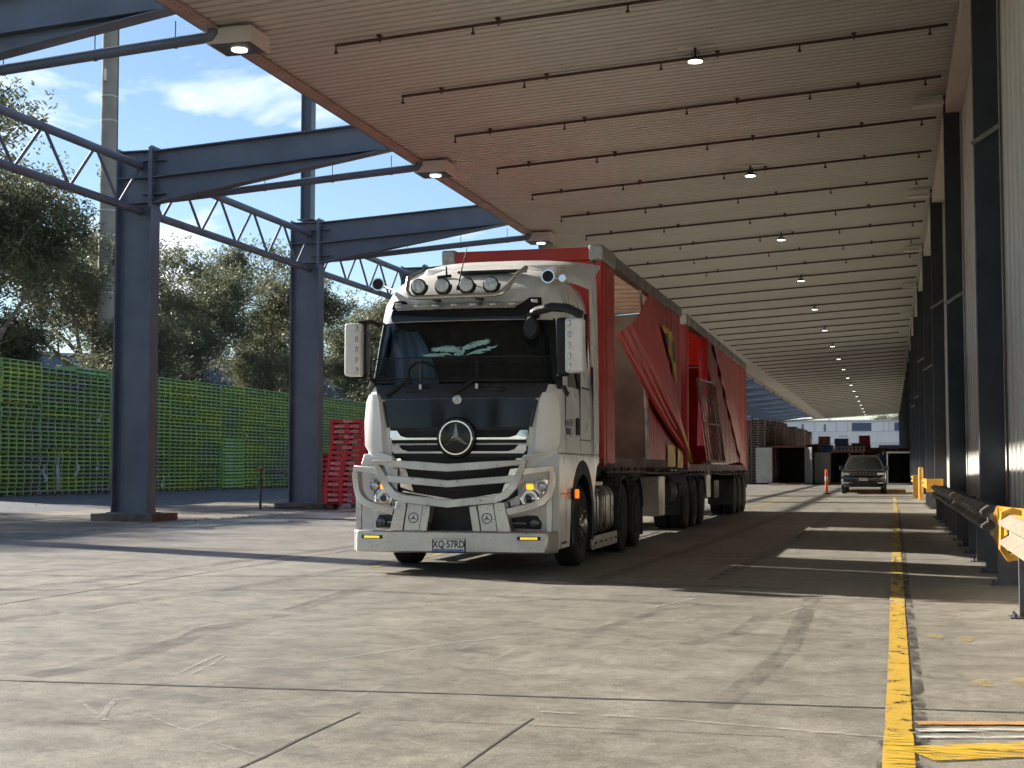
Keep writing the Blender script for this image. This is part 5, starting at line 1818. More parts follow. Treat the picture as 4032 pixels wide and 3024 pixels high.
# wipers
for (x0, z0, x1, z1) in ((-0.93, 2.13, -0.60, 2.36), (-0.07, 2.13, 0.26, 2.36)):
    wp = MB().tube([(x0, front_y(x0, z0) - 0.05, z0), ((x0 + x1) / 2, front_y(x0, 2.25) - 0.055, (z0 + z1) / 2), (x1, front_y(x1, z1) - 0.03, z1)], [0.022, 0.02, 0.010], 6).build("wiper", black, truck)
    MB().tube([(x1 - 0.42, front_y(x1 - 0.4, z1) - 0.02, z1 - 0.02), (x1 + 0.35, front_y(x1 + 0.35, z1) - 0.02, z1 - 0.03)], 0.010, 5).build("wiper_blade", black, wp)
for x in (-0.52, 0.40):
    MB().box(x - 0.16, x + 0.16, front_y(x, 2.19) - 0.03, front_y(x, 2.19), 2.165, 2.215).build("cowl_step", black, truck, bevel=0.02)

# ---- roof: light bar, spotlights, horns, aerials, spoiler
lb_pts = [(-0.60, 0.86, 3.70), (-0.74, 0.70, 3.60), (-0.715, 0.56, 3.43), (-0.66, 0.53, 3.355), (-0.58, 0.52, 3.335), (0.42, 0.52, 3.345), (0.50, 0.54, 3.37), (0.56, 0.58, 3.44), (0.67, 0.70, 3.62), (0.74, 0.82, 3.71)]
lbar = MB().tube(lb_pts, 0.032, 10).build("light_bar", ss, truck, True)
for x in (-0.35, 0.2):
    MB().box(x - 0.03, x + 0.03, 0.52, 0.72, 3.30, 3.33).build("bar_bracket", black, lbar)
for k in range(4):
    x = -0.57 + 0.307 * k
    sp_ = MB().lathe([(0.05, 0.09), (0.088, 0.06), (0.098, 0.0), (0.098, -0.02), (0.086, -0.025)], (x, 0.60, 3.485), 'y', 28).build("spotlight", black, truck, True)
    MB().lathe([(0.086, -0.020), (0.08, -0.030), (0.03, -0.034)], (x, 0.595, 3.485), 'y', 24).build("spotlight_lens", M("spot_lens", (0.48, 0.46, 0.43), 0.22, 0.55, var=0.5, scale=45), sp_, True)
    MB().tube([(x + 0.105 * math.cos(a), 0.63, 3.485 + 0.105 * math.sin(a)) for a in [R(-170) + R(180) * i / 10 for i in range(11)]], 0.010, 6).build("spotlight_bracket", black, sp_)
for sx in (-1, 1):
    for (x, z, r) in (((1.00, 3.60, 0.075),) if sx > 0 else ((-1.20, 3.57, 0.075),)):
        h_ = MB().lathe([(0.085, 0.0), (0.060, 0.05), (0.030, 0.12), (0.018, 0.30), (0.018, 0.55)], (x, 0.88, z), 'y', 24).build("air_horn", chrome, truck, True)
        MB().lathe([(0.070, -0.003), (0.068, 0.02)], (x, 0.88, z), 'y', 20).build("horn_throat", black, h_, True)
h_ = MB().lathe([(0.045, 0.0), (0.030, 0.04), (0.014, 0.10), (0.012, 0.40)], (1.16, 0.98, 3.585), 'y', 20).build("air_horn", chrome, truck, True)
MB().tube([(1.0, 1.0, 3.60), (1.16, 1.02, 3.585)], 0.012, 6).build("horn_pipe", chrome, h_)
ant = MB().tube([(-0.06, 0.62, 3.52), (-0.035, 0.66, 3.70), (0.03, 0.74, 4.05)], [0.012, 0.008, 0.003], 6).build("aerial", black, truck)
MB().lathe([(0.035, 0), (0.03, 0.05), (0.01, 0.09)], (-0.06, 0.62, 3.43), 'z', 12).build("aerial_base", black, ant, True)
b = MB()
b.tube([(-0.48, 1.1, 3.66), (-0.30, 1.1, 3.675)], 0.022, 6)
b.tube([(-0.36, 1.1, 3.67), (-0.365, 1.1, 3.80)], [0.016, 0.008], 6)
b.build("aerial", black, truck)
MB().box(-0.22, 0.66, 1.10, 1.22, 3.70, 3.735).build("roof_hatch_deflector", black, truck, bevel=0.01)
# spoiler: curved wing over the rear of the roof
b = MB()
def spoil(u, v, lower=0.0):
    x = -1.26 + 2.52 * v
    ax_ = abs(x) / 1.26
    y = 1.62 + 1.18 * u + 0.55 * ax_ ** 3 * (1 - u) + 0.25 * ax_ ** 4
    z = 3.80 + 0.27 * math.sin(u * math.pi / 2) - 0.05 * ax_ ** 4 - 0.10 * (1 - u) * ax_ ** 3
    if lower:
        z -= 0.05 + 0.20 * u * (1 - ax_ ** 2)
    return (x, y, z)
nu, nv = 8, 24
b.grid(lambda u, v: spoil(u, v), nu, nv)
q = MB().grid(lambda u, v: spoil(u, v, 1.0), nu, nv)
b.add(q.v, q.f)
N = (nu + 1) * (nv + 1)
for j in range(nv):
    for i_ in (0, nu):
        a_ = i_ * (nv + 1) + j
        b.f.append((a_, a_ + 1, a_ + 1 + N, a_ + N))
for i_ in range(nu):
    for j in (0, nv):
        a_ = i_ * (nv + 1) + j
        c_ = (i_ + 1) * (nv + 1) + j
        b.f.append((a_, c_, c_ + N, a_ + N))
b.build("roof_spoiler", white_paint, truck, True, angle=45)
MB().box(-0.9, 0.9, 1.9, 2.6, 3.70, 3.90).build("spoiler_support", white_paint, truck, bevel=0.05)
for sx in (-1, 1):
    # side air deflectors behind the cab
    pl_ = [(2.74, 1.38), (3.08, 1.40), (3.12, 1.70), (3.02, 3.20), (2.92, 3.82), (2.72, 3.90), (2.56, 3.70), (2.70, 2.6)]
    MB().prism(pl_, 'x', *sorted((sx * 1.19, sx * 1.232))).build("side_deflector", white_paint, truck, bevel=0.012)

# ---- mirrors
for sx in (-1, 1):
    mr_ = MB()
    arm = [(0.80, 0.60, 3.06), (0.95, 0.50, 3.135), (1.15, 0.42, 3.165), (1.35, 0.36, 3.14), (1.52, 0.34, 3.05)]
    if sx < 0:
        arm = [(1.08, 0.62, 3.02), (1.16, 0.50, 3.05), (1.30, 0.42, 3.03)]
    mo = MB().tube([(sx * x, y, z) for x, y, z in arm], 0.055 if sx > 0 else 0.03, 8).build("mirror_arm", black, truck, True)
    xo = 0.0 if sx > 0 else -0.11
    x0, x1 = sorted((sx * (1.20 + xo * 0.4), sx * (1.34 + xo)))
    if sx < 0:
        x0, x1 = -1.24, -1.19
    MB().box(x0, x1, 0.40, 0.58, 2.34, 3.04).build("mirror_body", black, mo, bevel=0.04)
    x0, x1 = sorted((sx * (1.325 + xo), sx * (1.545 + xo)))
    mc = MB().box(x0, x1, 0.30, 0.50, 2.37, 3.02).build("mirror_cover", white_paint, mo, bevel=0.035, seg=3)
    for k in range(5):
        z = 2.95 - 0.128 * k
        x0, x1 = sorted((sx * (1.365 + xo), sx * (1.40 + xo)))
        MB().box(x0, x1, 0.285, 0.305, z - 0.038, z + 0.038).build("mirror_marker", lens_glass, mc, bevel=0.008)
    MB().tube([(sx * (1.22 + xo), 0.5, 2.32), (sx * 1.20, 0.62, 2.22)], 0.04, 8).build("mirror_arm", black, truck, True)
    if sx > 0:
        sc_ = MB()
        sc_.lathe([(0.075, 0), (0.095, 0.04), (0.09, 0.12), (0.05, 0.18)], (0.88, 0.42, 2.93), 'y', 16)
        sc_.v = [(x, y, 2.93 + (z - 2.93) * 1.5) for x, y, z in sc_.v]
        sc_.build("kerb_mirror", black, mo, True)
        MB().tube([(1.28, 0.45, 2.22), (1.32, 0.44, 2.13), (1.345, 0.44, 2.12)], 0.03, 8).build("camera_pod", black, mo, True)

# ---- chassis, tank, wheels
cm = M("chassis_black_paint", (0.014, 0.014, 0.015), 0.6, dirt=0.4, dirtcol=(0.05, 0.045, 0.04))
b = MB()
for sx in (-0.42, 0.42):
    b.box(sx - 0.05, sx + 0.05, 0.6, 7.4, 0.68, 0.98)
b.box(-0.5, 0.5, 5.2, 6.4, 0.98, 1.18)
b.box(-0.45, 0.45, 1.7, 2.05, 0.35, 0.65)
b.box(-0.35, 0.35, 4.9, 5.4, 0.40, 0.62)
b.box(-0.35, 0.35, 6.27, 6.77, 0.40, 0.62)
b.box(-0.9, 0.9, 2.55, 2.62, 0.35, 1.3)
b.build("chassis", cm, truck)
MB().box(-0.95, 0.95, 2.70, 3.35, 1.0, 2.3).build("gap_light_block_box", cm, truck, bevel=0.02)  # added unseen box, narrows the sunlight through the gap behind the cab
MB().lathe([(0.11, 0), (0.11, 1.9)], (-0.95, 3.0, 1.3), 'z', 14).build("gap_light_block_post", galv_dark, truck, True)  # added unseen post, also cuts the sunlight in that gap
for sx in (-1, 1):
    yy0, yy1 = 2.72, 4.46
    poly = []
    cxp, czp, hw, hh, rr_ = 0.915, 0.665, 0.285, 0.335, 0.16
    for q, (ca, cb) in enumerate(((1, 1), (-1, 1), (-1, -1), (1, -1))):
        for i in range(6):
            a = q * math.pi / 2 + math.pi / 2 * i / 5
            poly.append((sx * (cxp + ca * (hw - rr_) + rr_ * math.cos(a)), czp + cb * (hh - rr_) + rr_ * math.sin(a)))
    tk = MB().prism(poly, 'y', yy0, yy1).build("fuel_tank", tank_alloy, truck, bevel=0.02)
    for y in (3.02, 3.55, 3.72, 4.15):
        pp_ = [(sx * cxp + (p[0] - sx * cxp) * 1.02, czp + (p[1] - czp) * 1.02) for p in poly]
        MB().prism(pp_, 'y', y, y + 0.05).build("tank_strap", cm, tk)
    MB().box(*sorted((sx * 1.17, sx * 1.212)), 3.25, 3.45, 0.42, 0.93).build("tank_gauge_recess", galv_dark, tk, bevel=0.03)
    MB().box(*sorted((sx * 0.95, sx * 1.19)), 2.95, 3.6, 1.005, 1.06).build("tank_step", alloy, tk, bevel=0.01)
    if sx > 0:
        MB().tube([(1.05, 2.62, 1.10), (1.05, 3.0, 1.09)], 0.028, 6).build("tank_tag", yellow_steel, tk)
    sk = MB().box(*sorted((sx * 1.195, sx * 1.222)), 2.62, 4.62, 0.155, 0.335).build("side_step", alloy, truck, bevel=0.006)
    for k in range(5):
        MB().lathe([(0.018, 0), (0.012, 0.02)], (sx * 1.222, 2.85 + 0.4 * k, 0.245), 'x', 10, sx).build("step_bolt", galv_dark, sk)
    MB().box(*sorted((sx * 0.62, sx * 1.20)), 2.585, 2.62, 0.18, 1.08).build("splash_panel", black, truck)
    MB().box(*sorted((sx * 1.202, sx * 1.226)), 2.56, 2.60, 0.28, 1.08).build("splash_edge", alloy, truck)

def wheel_meshes():
    W = {}
    tr = [(0.285, 0.0), (0.30, 0.02), (0.40, 0.0), (0.47, 0.012), (0.505, 0.035), (0.515, 0.06)]
    # tread ribs
    prof_ = list(tr)
    for k in range(5):
        t0 = 0.06 + k * 0.038
        prof_ += [(0.515, t0), (0.515, t0 + 0.030), (0.505, t0 + 0.031), (0.505, t0 + 0.037)]
    prof_ += [(0.515, 0.25), (0.505, 0.275), (0.47, 0.298), (0.40, 0.31), (0.30, 0.29), (0.285, 0.31)]
    W["tyre"] = MB().lathe(prof_, (0, 0, 0), 'x', 40).mesh("tyre", rubber, True, 40)
    steer = [(0.286, 0.012), (0.29, 0.002), (0.272, 0.008), (0.262, 0.035), (0.235, 0.055), (0.20, 0.05), (0.165, 0.005), (0.10, -0.012), (0.095, -0.05), (0.05, -0.062)]
    W["rim_steer"] = MB().lathe(steer, (0, 0, 0), 'x', 36).mesh("rim", M("polished_rim", (0.50, 0.49, 0.47), 0.22, 0.95, dirt=0.35, dirtcol=(0.15, 0.13, 0.11)), True)
    drive = [(0.286, 0.012), (0.29, 0.002), (0.276, 0.006), (0.262, 0.04), (0.255, 0.15), (0.20, 0.175), (0.15, 0.165), (0.12, 0.10), (0.115, 0.03), (0.05, 0.015)]
    W["rim_drive"] = MB().lathe(drive, (0, 0, 0), 'x', 36).mesh("rim", MATS["polished_rim"], True)
    W["rim_dark"] = MB().lathe(drive, (0, 0, 0), 'x', 28).mesh("rim", M("dusty_rim", (0.16, 0.15, 0.14), 0.5, 0.5, dirt=0.4, dirtcol=(0.07, 0.06, 0.05)), True)
    nb = MB()
    for k in range(10):
        a = 2 * math.pi * k / 10
        c_ = (0, 0.185 * math.cos(a), 0.185 * math.sin(a))
        nb.cyl((0.035, c_[1], c_[2]), (-0.028, c_[1], c_[2]), 0.016, 6)
    W["nuts_steer"] = nb.mesh("wheel_nuts", chrome)
    nb = MB()
    for k in range(10):
        a = 2 * math.pi * k / 10
        nb.cyl((0.17, 0.175 * math.cos(a), 0.175 * math.sin(a)), (0.125, 0.175 * math.cos(a), 0.175 * math.sin(a)), 0.016, 6)
    W["nuts_drive"] = nb.mesh("wheel_nuts", galv)
    return W
WM = wheel_meshes()
def add_wheel(parent, xo, y, z, sx, rim, nuts=None, dual=False, steer=0.0):
    """xo: outer face distance from the centre line."""
    e = put("wheel", WM["tyre"], parent, (sx * xo, y, z), (0, 0, (math.pi if sx > 0 else 0) + steer))
    put("rim", WM[rim], e)
    if nuts:
        o_ = put("wheel_nuts", WM[nuts], e)
        tag(o_, kind="stuff")
    if dual:
        put("inner_tyre", WM["tyre"], e, (0.34, 0, 0))
    return e
for sx in (-1, 1):
    add_wheel(truck, 1.225, 1.88, 0.515, sx, "rim_steer", "nuts_steer")
    for y in (5.15, 6.52):
        add_wheel(truck, 1.235, y, 0.515, sx, "rim_drive", "nuts_drive", True)
        ang = [R(172) - R(164) * i / 12 for i in range(13)]
        po = [(y + 0.60 * math.cos(a), 0.53 + 0.60 * math.sin(a)) for a in ang]
        pi2 = [(y + 0.57 * math.cos(a), 0.53 + 0.57 * math.sin(a)) for a in ang]
        MB().prism(po + pi2[::-1], 'x', *sorted((sx * 0.58, sx * 1.245))).build("mudguard", cm, truck)
    MB().box(*sorted((sx * 0.60, sx * 1.22)), 7.16, 7.19, 0.16, 0.85).build("mud_flap", black, truck)

# ================================================================== TRAILERS
TX, TY = -5.28, 20.4
def curtain_mat(name, col, lo=0.72, dust=0.32):
    m, nt, b = newmat(name)
    f = noise(nt, 1.0, 4, 0.65, worldpos(nt, (2, 1.6, 0.35)), 0.4)
    c = ramp(nt, f, [(0.3, tuple(x * lo for x in col)), (0.7, col)])
    d = noise(nt, 1.0, 3, 0.7, worldpos(nt, (1, 3.5, 0.5)), 0.3)
    c = mix(nt, ramp(nt, d, [(0.52, 0.0), (0.8, dust)]), c, (0.30, 0.13, 0.11))
    nt.links.new(c, b.inputs["Base Color"])
    b.inputs["Roughness"].default_value = 0.38
    bump(nt, b, f, 0.25, 0.03)
    return m
red_curtain = curtain_mat("red_vinyl_curtain", (0.50, 0.020, 0.018))
red_flap = curtain_mat("bright_red_vinyl_flap", (0.80, 0.030, 0.026), 0.8, 0.10)
dusty_curtain = curtain_mat("dusty_red_vinyl_curtain", (0.60, 0.055, 0.050), 0.75, 0.22)
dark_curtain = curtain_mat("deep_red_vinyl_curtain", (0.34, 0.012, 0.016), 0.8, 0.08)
yellow_vinyl = M("yellow_vinyl", (0.80, 0.52, 0.01), 0.45, var=0.15, scale=5, dirt=0.35, dirtcol=(0.30, 0.20, 0.05))
ply = M("grey_plywood_lining", (0.42, 0.42, 0.40), 0.8, var=0.25, scale=1.6, dirt=0.5, dirtcol=(0.24, 0.22, 0.19))
checker = M("checker_plate_alloy", (0.50, 0.48, 0.44), 0.38, 0.75, var=0.15, scale=14, bmp=0.5)
rail_alloy = M("dull_alloy_rail", (0.26, 0.25, 0.235), 0.42, 0.6, var=0.15, scale=2.5, dirt=0.35, dirtcol=(0.12, 0.11, 0.10))
def translucent(name, col):
    m, nt, b = newmat(name)
    tl = nt.nodes.new("ShaderNodeBsdfTranslucent")
    tl.inputs[0].default_value = (*col, 1)
    df = nt.nodes.new("ShaderNodeBsdfDiffuse")
    c = ramp(nt, noise(nt, 2.0, 3, 0.6, worldpos(nt)), [(0.3, tuple(x * 0.8 for x in col)), (0.7, col)])
    nt.links.new(c, df.inputs[0])
    ms = nt.nodes.new("ShaderNodeMixShader")
    ms.inputs[0].default_value = 0.6
    nt.links.new(df.outputs[0], ms.inputs[1])
    nt.links.new(tl.outputs[0], ms.inputs[2])
    nt.links.new(ms.outputs[0], nt.nodes["Material Output"].inputs["Surface"])
    nt.nodes.remove(b)
    return m
roof_white = translucent("translucent_roof_sheet", (0.80, 0.74, 0.66))
bow_steel = M("pale_roof_bow_paint", (0.55, 0.48, 0.42), 0.5)
pink_roof = translucent("pinkish_roof_sheet", (0.78, 0.40, 0.33))
under = MATS["chassis_black_paint"]

def trailer(name, y0, y1, ztop0, ztop1, deck, label):
    t = thing(name, (TX, TY + y0, 0), label, "trailer")
    L = y1 - y0
    HW = 1.22
    zt = lambda y: ztop0 + (ztop1 - ztop0) * y / L
    b = MB().box(-HW + 0.02, HW - 0.02, 0.03, L, deck - 0.10, deck)
    b.build("deck", dark_red, t)
    for sx in (-1, 1):
        MB().box(*sorted((sx * (HW - 0.02), sx * HW)), 0.0, L, deck - 0.13, deck + 0.015).build("coaming_rail", dark_red, t)
        b = MB().box(*sorted((sx * (HW - 0.14), sx * (HW + 0.012))), 0.02, L, -0.10, 0.08)
        b.v = [(x, y, z + zt(y)) for x, y, z in b.v]
        b.build("roof_rail", rail_alloy, t, bevel=0.012)
        b = MB().tube([(sx * 1.17, 0.5, deck - 0.20), (sx * 1.17, L * 0.45, deck - 0.20), (sx * 1.17, L * 0.55, deck - 0.23), (sx * 1.17, L, deck - 0.23)], 0.018, 6)
        b.build("rope_rail", M("rusty_rope_rail", (0.20, 0.12, 0.10), 0.6), t)
        for k in range(int(L / 0.62)):
            y = 0.55 + 0.62 * k
            if y < L - 0.1:
                MB().box(*sorted((sx * 1.155, sx * 1.18)), y, y + 0.03, deck - 0.235, deck - 0.13).build("rope_hook", under, t)
    b = MB()
    b.add([(-HW + 0.1, 0.02, zt(0) + 0.085), (HW - 0.1, 0.02, zt(0) + 0.085), (HW - 0.1, L, zt(L) + 0.085), (-HW + 0.1, L, zt(L) + 0.085),
           (-HW + 0.1, 0.02, zt(0) + 0.075), (HW - 0.1, 0.02, zt(0) + 0.075), (HW - 0.1, L, zt(L) + 0.075), (-HW + 0.1, L, zt(L) + 0.075)],
          [(0, 1, 2, 3), (4, 7, 6, 5), (0, 4, 5, 1), (1, 5, 6, 2), (2, 6, 7, 3), (3, 7, 4, 0)])
    b.build("roof_sheet", roof_white if name == "lead_trailer" else pink_roof, t)
    k = 0
    y = 0.45
    while y < L - 0.1:
        b = MB().box(-HW + 0.14, HW - 0.14, y, y + 0.07, zt(y) - 0.02, zt(y) + 0.06)
        b.build("roof_bow", bow_steel if name == "lead_trailer" else dusty_curtain, t)
        y += 0.62
    b = MB()
    for sx in (-0.45, 0.45):
        b.box(sx - 0.06, sx + 0.06, 0.4, L + (3.2 if name == "lead_trailer" else -0.1), deck - 0.42, deck - 0.13)
    b.build("chassis_rails", under, t)
    return t, zt, L
A, ztA, LA = trailer("lead_trailer", 0.0, 8.2, 4.42, 4.40, 1.385, "red curtain sided lead trailer with open front curtain and yellow lightning mark")
B, ztB, LB = trailer("rear_trailer", 8.95, 21.5, 4.36, 4.22, 1.31, "dusty red curtain sided rear trailer with a metal gate leaning on its side")

# ---- lead trailer front
MB().box(-1.22, 1.22, 0.0, 0.05, 1.30, 4.30).build("headboard", red_frame, A, bevel=0.012)
MB().box(-1.16, 1.16, -0.015, 0.03, 4.30, 4.50).build("headboard_top_rail", red_frame, A, bevel=0.02)
for sx in (-1, 1):
    MB().box(*sorted((sx * 1.02, sx * 1.245)), -0.03, 1.02, 4.29, 4.53).build("corner_cap", checker, A, bevel=0.03)
    MB().box(*sorted((sx * 1.14, sx * 1.232)), 0.052, 0.21, 1.28, 4.285).build("corner_post", red_frame, A, bevel=0.012)
    MB().box(*sorted((sx * 1.14, sx * 1.19)), 0.212, 0.30, 1.28, 4.285).build("post_groove", under, A)
    MB().box(*sorted((sx * 1.10, sx * 1.228)), 0.302, 0.95, 1.30, 4.285).build("curtain_post", red_frame, A, bevel=0.03)
for (x, z) in ((1.10, 4.28), (1.10, 4.18), (1.10, 3.45)):
    MB().lathe([(0.03, 0), (0.03, 0.012), (0.018, 0.02)], (x, -0.001, z), 'y', 12, -1).build("headboard_fitting", galv_dark, A)
MB().box(-1.2, 1.2, 8.10, 8.16, 1.39, 4.36).build("rear_bulkhead", ply, A)
MB().tube([(1.15, 3.70, 4.42), (1.18, 4.02, 2.6), (1.19, 4.18, 1.39)], 0.032, 8).build("side_pole", M("scuffed_pole_paint", (0.52, 0.50, 0.46), 0.5, 0.3, var=0.3, scale=6, dirt=0.4), A, True)

def fold_sheet(y0, y1, z0, z1, x, amp, freq, ny=90, nz=10, top=None):
    b = MB()
    def fn(u, v):
        y = y0 + (y1 - y0) * u
        zt_ = top(y) if top else z1
        z = z0 + (zt_ - z0) * v
        k = 0.55 + 0.45 * math.sin(y * 1.7 + 2.0)
        dx = amp * k * math.sin(freq * y + 0.6 * math.sin(y * 2.3)) * (0.35 + 0.65 * v) + amp * 0.5 * math.sin(freq * 2.3 * y + 1.0)
        return (x + dx, y, z)
    return b.grid(fn, ny, nz)
fold_sheet(4.2, 8.12, 1.30, 4.40, 1.205, 0.022, 9.0).build("side_curtain", dusty_curtain, A, True, angle=80)
for sx in (-1,):
    fold_sheet(4.2, 8.12, 1.30, 4.40, -1.205, 0.02, 7.0).build("far_side_curtain", dusty_curtain, A, True, angle=80)
# loose flap swept back to a tip
def flap(u, v, dx=0.0):
    a0, a1 = Vector((0, 1.02, 3.30)), Vector((0, 9.35, 1.345))
    b0, b1 = Vector((0, 4.45, 4.40)), Vector((0, 8.12, 2.02))
    sag = -0.22 * math.sin(math.pi * u) * (1 - v)
    le = a0.lerp(a1, u) + Vector((0, 0, sag))
    be = b0.lerp(b1, u)
    p = le.lerp(be, v * (1 - 0.0 * u))
    if u > 0.75:                                   # gathers towards the tip
        k = (u - 0.75) / 0.25
        tip = Vector((0, 9.35, 1.345)).lerp(Vector((0, 8.55, 1.70)), v)
        p = p.lerp(le.lerp(le + Vector((0, -0.25 - 0.75 * (1 - k), 0.42 * (1 - 0.55 * k) + 0.75 * (1 - k))), v), k ** 0.7)
    x = 1.245 + 0.05 * math.sin(math.pi * min(1, v * 1.1)) + 0.10 * math.sin(math.pi * u) * (1 - v) ** 1.5
    if v < 0.34:
        x += 0.035 * math.sin(v / 0.34 * 3 * math.pi * 2 - 1.0) * (0.4 + 0.6 * min(1, u * 3))
    x += 0.016 * math.sin(9 * u + 7 * v) * math.sin(math.pi * v) + 0.006 * math.sin(23 * v + 11 * u) * math.sin(math.pi * v) + 0.02 * math.sin(5 * v - 4 * u)
    return (x + dx, p.y, p.z - 0.07 * math.sin(math.pi * v) * (1 - u) + 0.004 * math.sin(17 * u + 2))
UT = 0.885
MB().grid(lambda u, v: flap(u * UT, v), 90, 50).build("curtain_flap", red_flap, A, True, angle=80)
MB().grid(lambda u, v: flap(UT + (1 - UT) * u, v), 8, 34).build("flap_tip", yellow_vinyl, A, True, angle=80)
fold_sheet(6.15, 7.15, 1.27, 1.68, 1.235, 0.012, 8.0, 20, 4).build("yellow_patch", yellow_vinyl, A, True, angle=80)
fold_sheet(7.30, 8.15, 1.25, 1.68, 1.245, 0.012, 9.0, 20, 4).build("yellow_patch", yellow_vinyl, A, True, angle=80)
# lightning mark on the curtain (flat print)
def mark(poly, x):
    b = MB()
    b.add([(x, y, z) for y, z in poly], [tuple(range(len(poly)))])
    return b
mark([(5.40, 3.86), (5.75, 3.88), (5.80, 3.84), (6.15, 3.87), (6.20, 3.82), (6.60, 3.86), (6.66, 3.70), (7.06, 3.30), (7.26, 2.84), (6.62, 3.24), (6.50, 3.30), (5.85, 3.58)], 1.268).build("lightning_mark", yellow_vinyl, A)
nv_ = M("navy_print", (0.03, 0.045, 0.08), 0.5)
mark([(5.62, 3.74), (6.05, 3.76), (6.22, 3.50), (5.98, 3.49)], 1.274).build("lightning_block", nv_, A)
mark([(6.48, 3.69), (6.68, 3.66), (7.02, 3.28), (6.72, 3.29), (6.62, 3.45)], 1.274).build("lightning_block", nv_, A)
# under the lead trailer
tb_ = MB().box(0.80, 1.16, 5.55, 6.30, 0.36, 1.10).build("tool_box", M("worn_alloy_box", (0.40, 0.36, 0.32), 0.4, 0.6, dirt=0.4), A, bevel=0.02)
MB().lathe([(0.30, 0), (0.33, 0.04), (0.33, 0.9), (0.30, 0.94)], (0.85, 6.95, 0.78), 'y', 24).build("air_tank", under, A, True)
MB().box(0.55, 1.15, 8.25, 8.30, 0.30, 0.95).build("mud_flap", black, A)
MB().box(-1.15, -0.55, 8.25, 8.30, 0.30, 0.95).build("mud_flap", black, A)
for sx in (-1, 1):
    MB().box(*sorted((sx * 0.60, sx * 0.72)), 3.0, 3.12, 0.35, 1.2).build("landing_leg", under, A)
    for y in (9.0, 10.25, 11.5):
        add_wheel(A, 1.20, y, 0.515, sx, "rim_dark", None, True)
        ang = [R(165) - R(150) * i / 10 for i in range(11)]
        po = [(y + 0.595 * math.cos(a), 0.53 + 0.595 * math.sin(a)) for a in ang]
        pi2 = [(y + 0.57 * math.cos(a), 0.53 + 0.57 * math.sin(a)) for a in ang]
        MB().prism(po + pi2[::-1], 'x', *sorted((sx * 0.60, sx * 1.215))).build("mudguard", galv_dark, A)
for y in (9.0, 10.25, 11.5):
    MB().tube([(-0.9, y, 0.515), (0.9, y, 0.515)], 0.07, 8).build("axle", under, A)

# ---- rear trailer
Y_ = 8.95
MB().box(-1.21, 1.21, 0.0, 0.05, 1.30, 4.30).build("headboard", dark_curtain, B)
for sx in (-1, 1):
    MB().box(*sorted((sx * 1.05, sx * 1.24)), -0.02, 0.55, 4.22, 4.45).build("corner_cap", checker, B, bevel=0.025)
    MB().box(*sorted((sx * 1.14, sx * 1.225)), 0.052, 0.26, 1.25, 4.22).build("corner_post", red_frame, B, bevel=0.012)
    MB().box(*sorted((sx * 1.12, sx * 1.225)), LB - 0.16, LB, 1.15, 4.20).build("rear_post", dusty_curtain, B)
MB().box(-1.21, 1.21, LB - 0.06, LB - 0.01, 1.30, 4.20).build("rear_door", dark_curtain, B)
topB = lambda y: ztB(y) - 0.10
# gathered curtain near the front opening
b = MB()
def bunch(u, v):
    z = 4.24 - (4.24 - 1.75) * u
    w = 0.30 + 0.75 * u
    y = 3.15 - 0.25 * u + w * v - 0.2 * u
    return (1.15 + 0.06 * math.sin(v * 22) + 0.05 * math.sin(v * 9 + u * 3), y, z)
b.grid(bunch, 10, 60)
b.build("gathered_curtain", red_flap, B, True, angle=80)
# dark inner sweep of the curtain
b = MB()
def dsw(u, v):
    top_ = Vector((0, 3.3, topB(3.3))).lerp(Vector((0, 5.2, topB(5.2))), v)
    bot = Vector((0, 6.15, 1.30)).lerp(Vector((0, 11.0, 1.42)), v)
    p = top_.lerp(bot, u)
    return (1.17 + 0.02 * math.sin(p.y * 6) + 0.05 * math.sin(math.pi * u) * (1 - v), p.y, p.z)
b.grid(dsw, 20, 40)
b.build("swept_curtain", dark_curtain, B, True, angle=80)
b = MB()
def lsw(u, v):
    top_ = Vector((0, 4.7, topB(4.7))).lerp(Vector((0, LB - 0.16, topB(LB - 0.16))), v)
    bot = Vector((0, 10.95, 1.40)).lerp(Vector((0, LB - 0.16, 1.24)), v)
    p = top_.lerp(bot, u)
    return (1.215 + 0.020 * math.sin(p.y * 8.5 + 0.5 * math.sin(p.y)) + 0.010 * math.sin(p.y * 21), p.y, p.z)
b.grid(lsw, 14, 110)
b.build("side_curtain", dusty_curtain, B, True, angle=80)
fold_sheet(0.26, 1.4, 1.30, 4.2, -1.205, 0.02, 7.0).build("far_side_curtain", dusty_curtain, B, True, angle=80)
fold_sheet(3.7, LB - 0.1, 1.30, 4.15, -1.205, 0.02, 7.0).build("far_side_curtain", dusty_curtain, B, True, angle=80)
# metal gate leaning on the side
gt = thing("metal_gate", (TX, TY, 0), "rusty metal barred gate leaning against the rear trailer's side", "gate")
def gpt(s_, h):           # s along, h up (0..1); leans against the curtain line
    tl, tr_ = Vector((1.30, 9.95, 3.16)), Vector((1.26, 13.35, 3.24))
    bl, br = Vector((1.42, 10.85, 1.40)), Vector((1.40, 14.15, 1.40))
    return bl.lerp(tl, h).lerp(br.lerp(tr_, h), s_)
gm_ = M("rusty_pink_gate_steel", (0.30, 0.19, 0.17), 0.5, 0.5, var=0.25, scale=6, dirt=0.4, dirtcol=(0.16, 0.08, 0.06))
MB().tube([gpt(0, 0), gpt(0, 0.97), gpt(0.03, 1), gpt(0.97, 1), gpt(1, 0.97), gpt(1, 0)], 0.030, 8, closed=True).build("gate_frame", gm_, gt, True)
for k in range(1, 8):
    s_ = k / 8
    MB().tube([gpt(s_, 0.01), gpt(s_, 0.99)], 0.019, 6).build("gate_bar", gm_, gt, True)
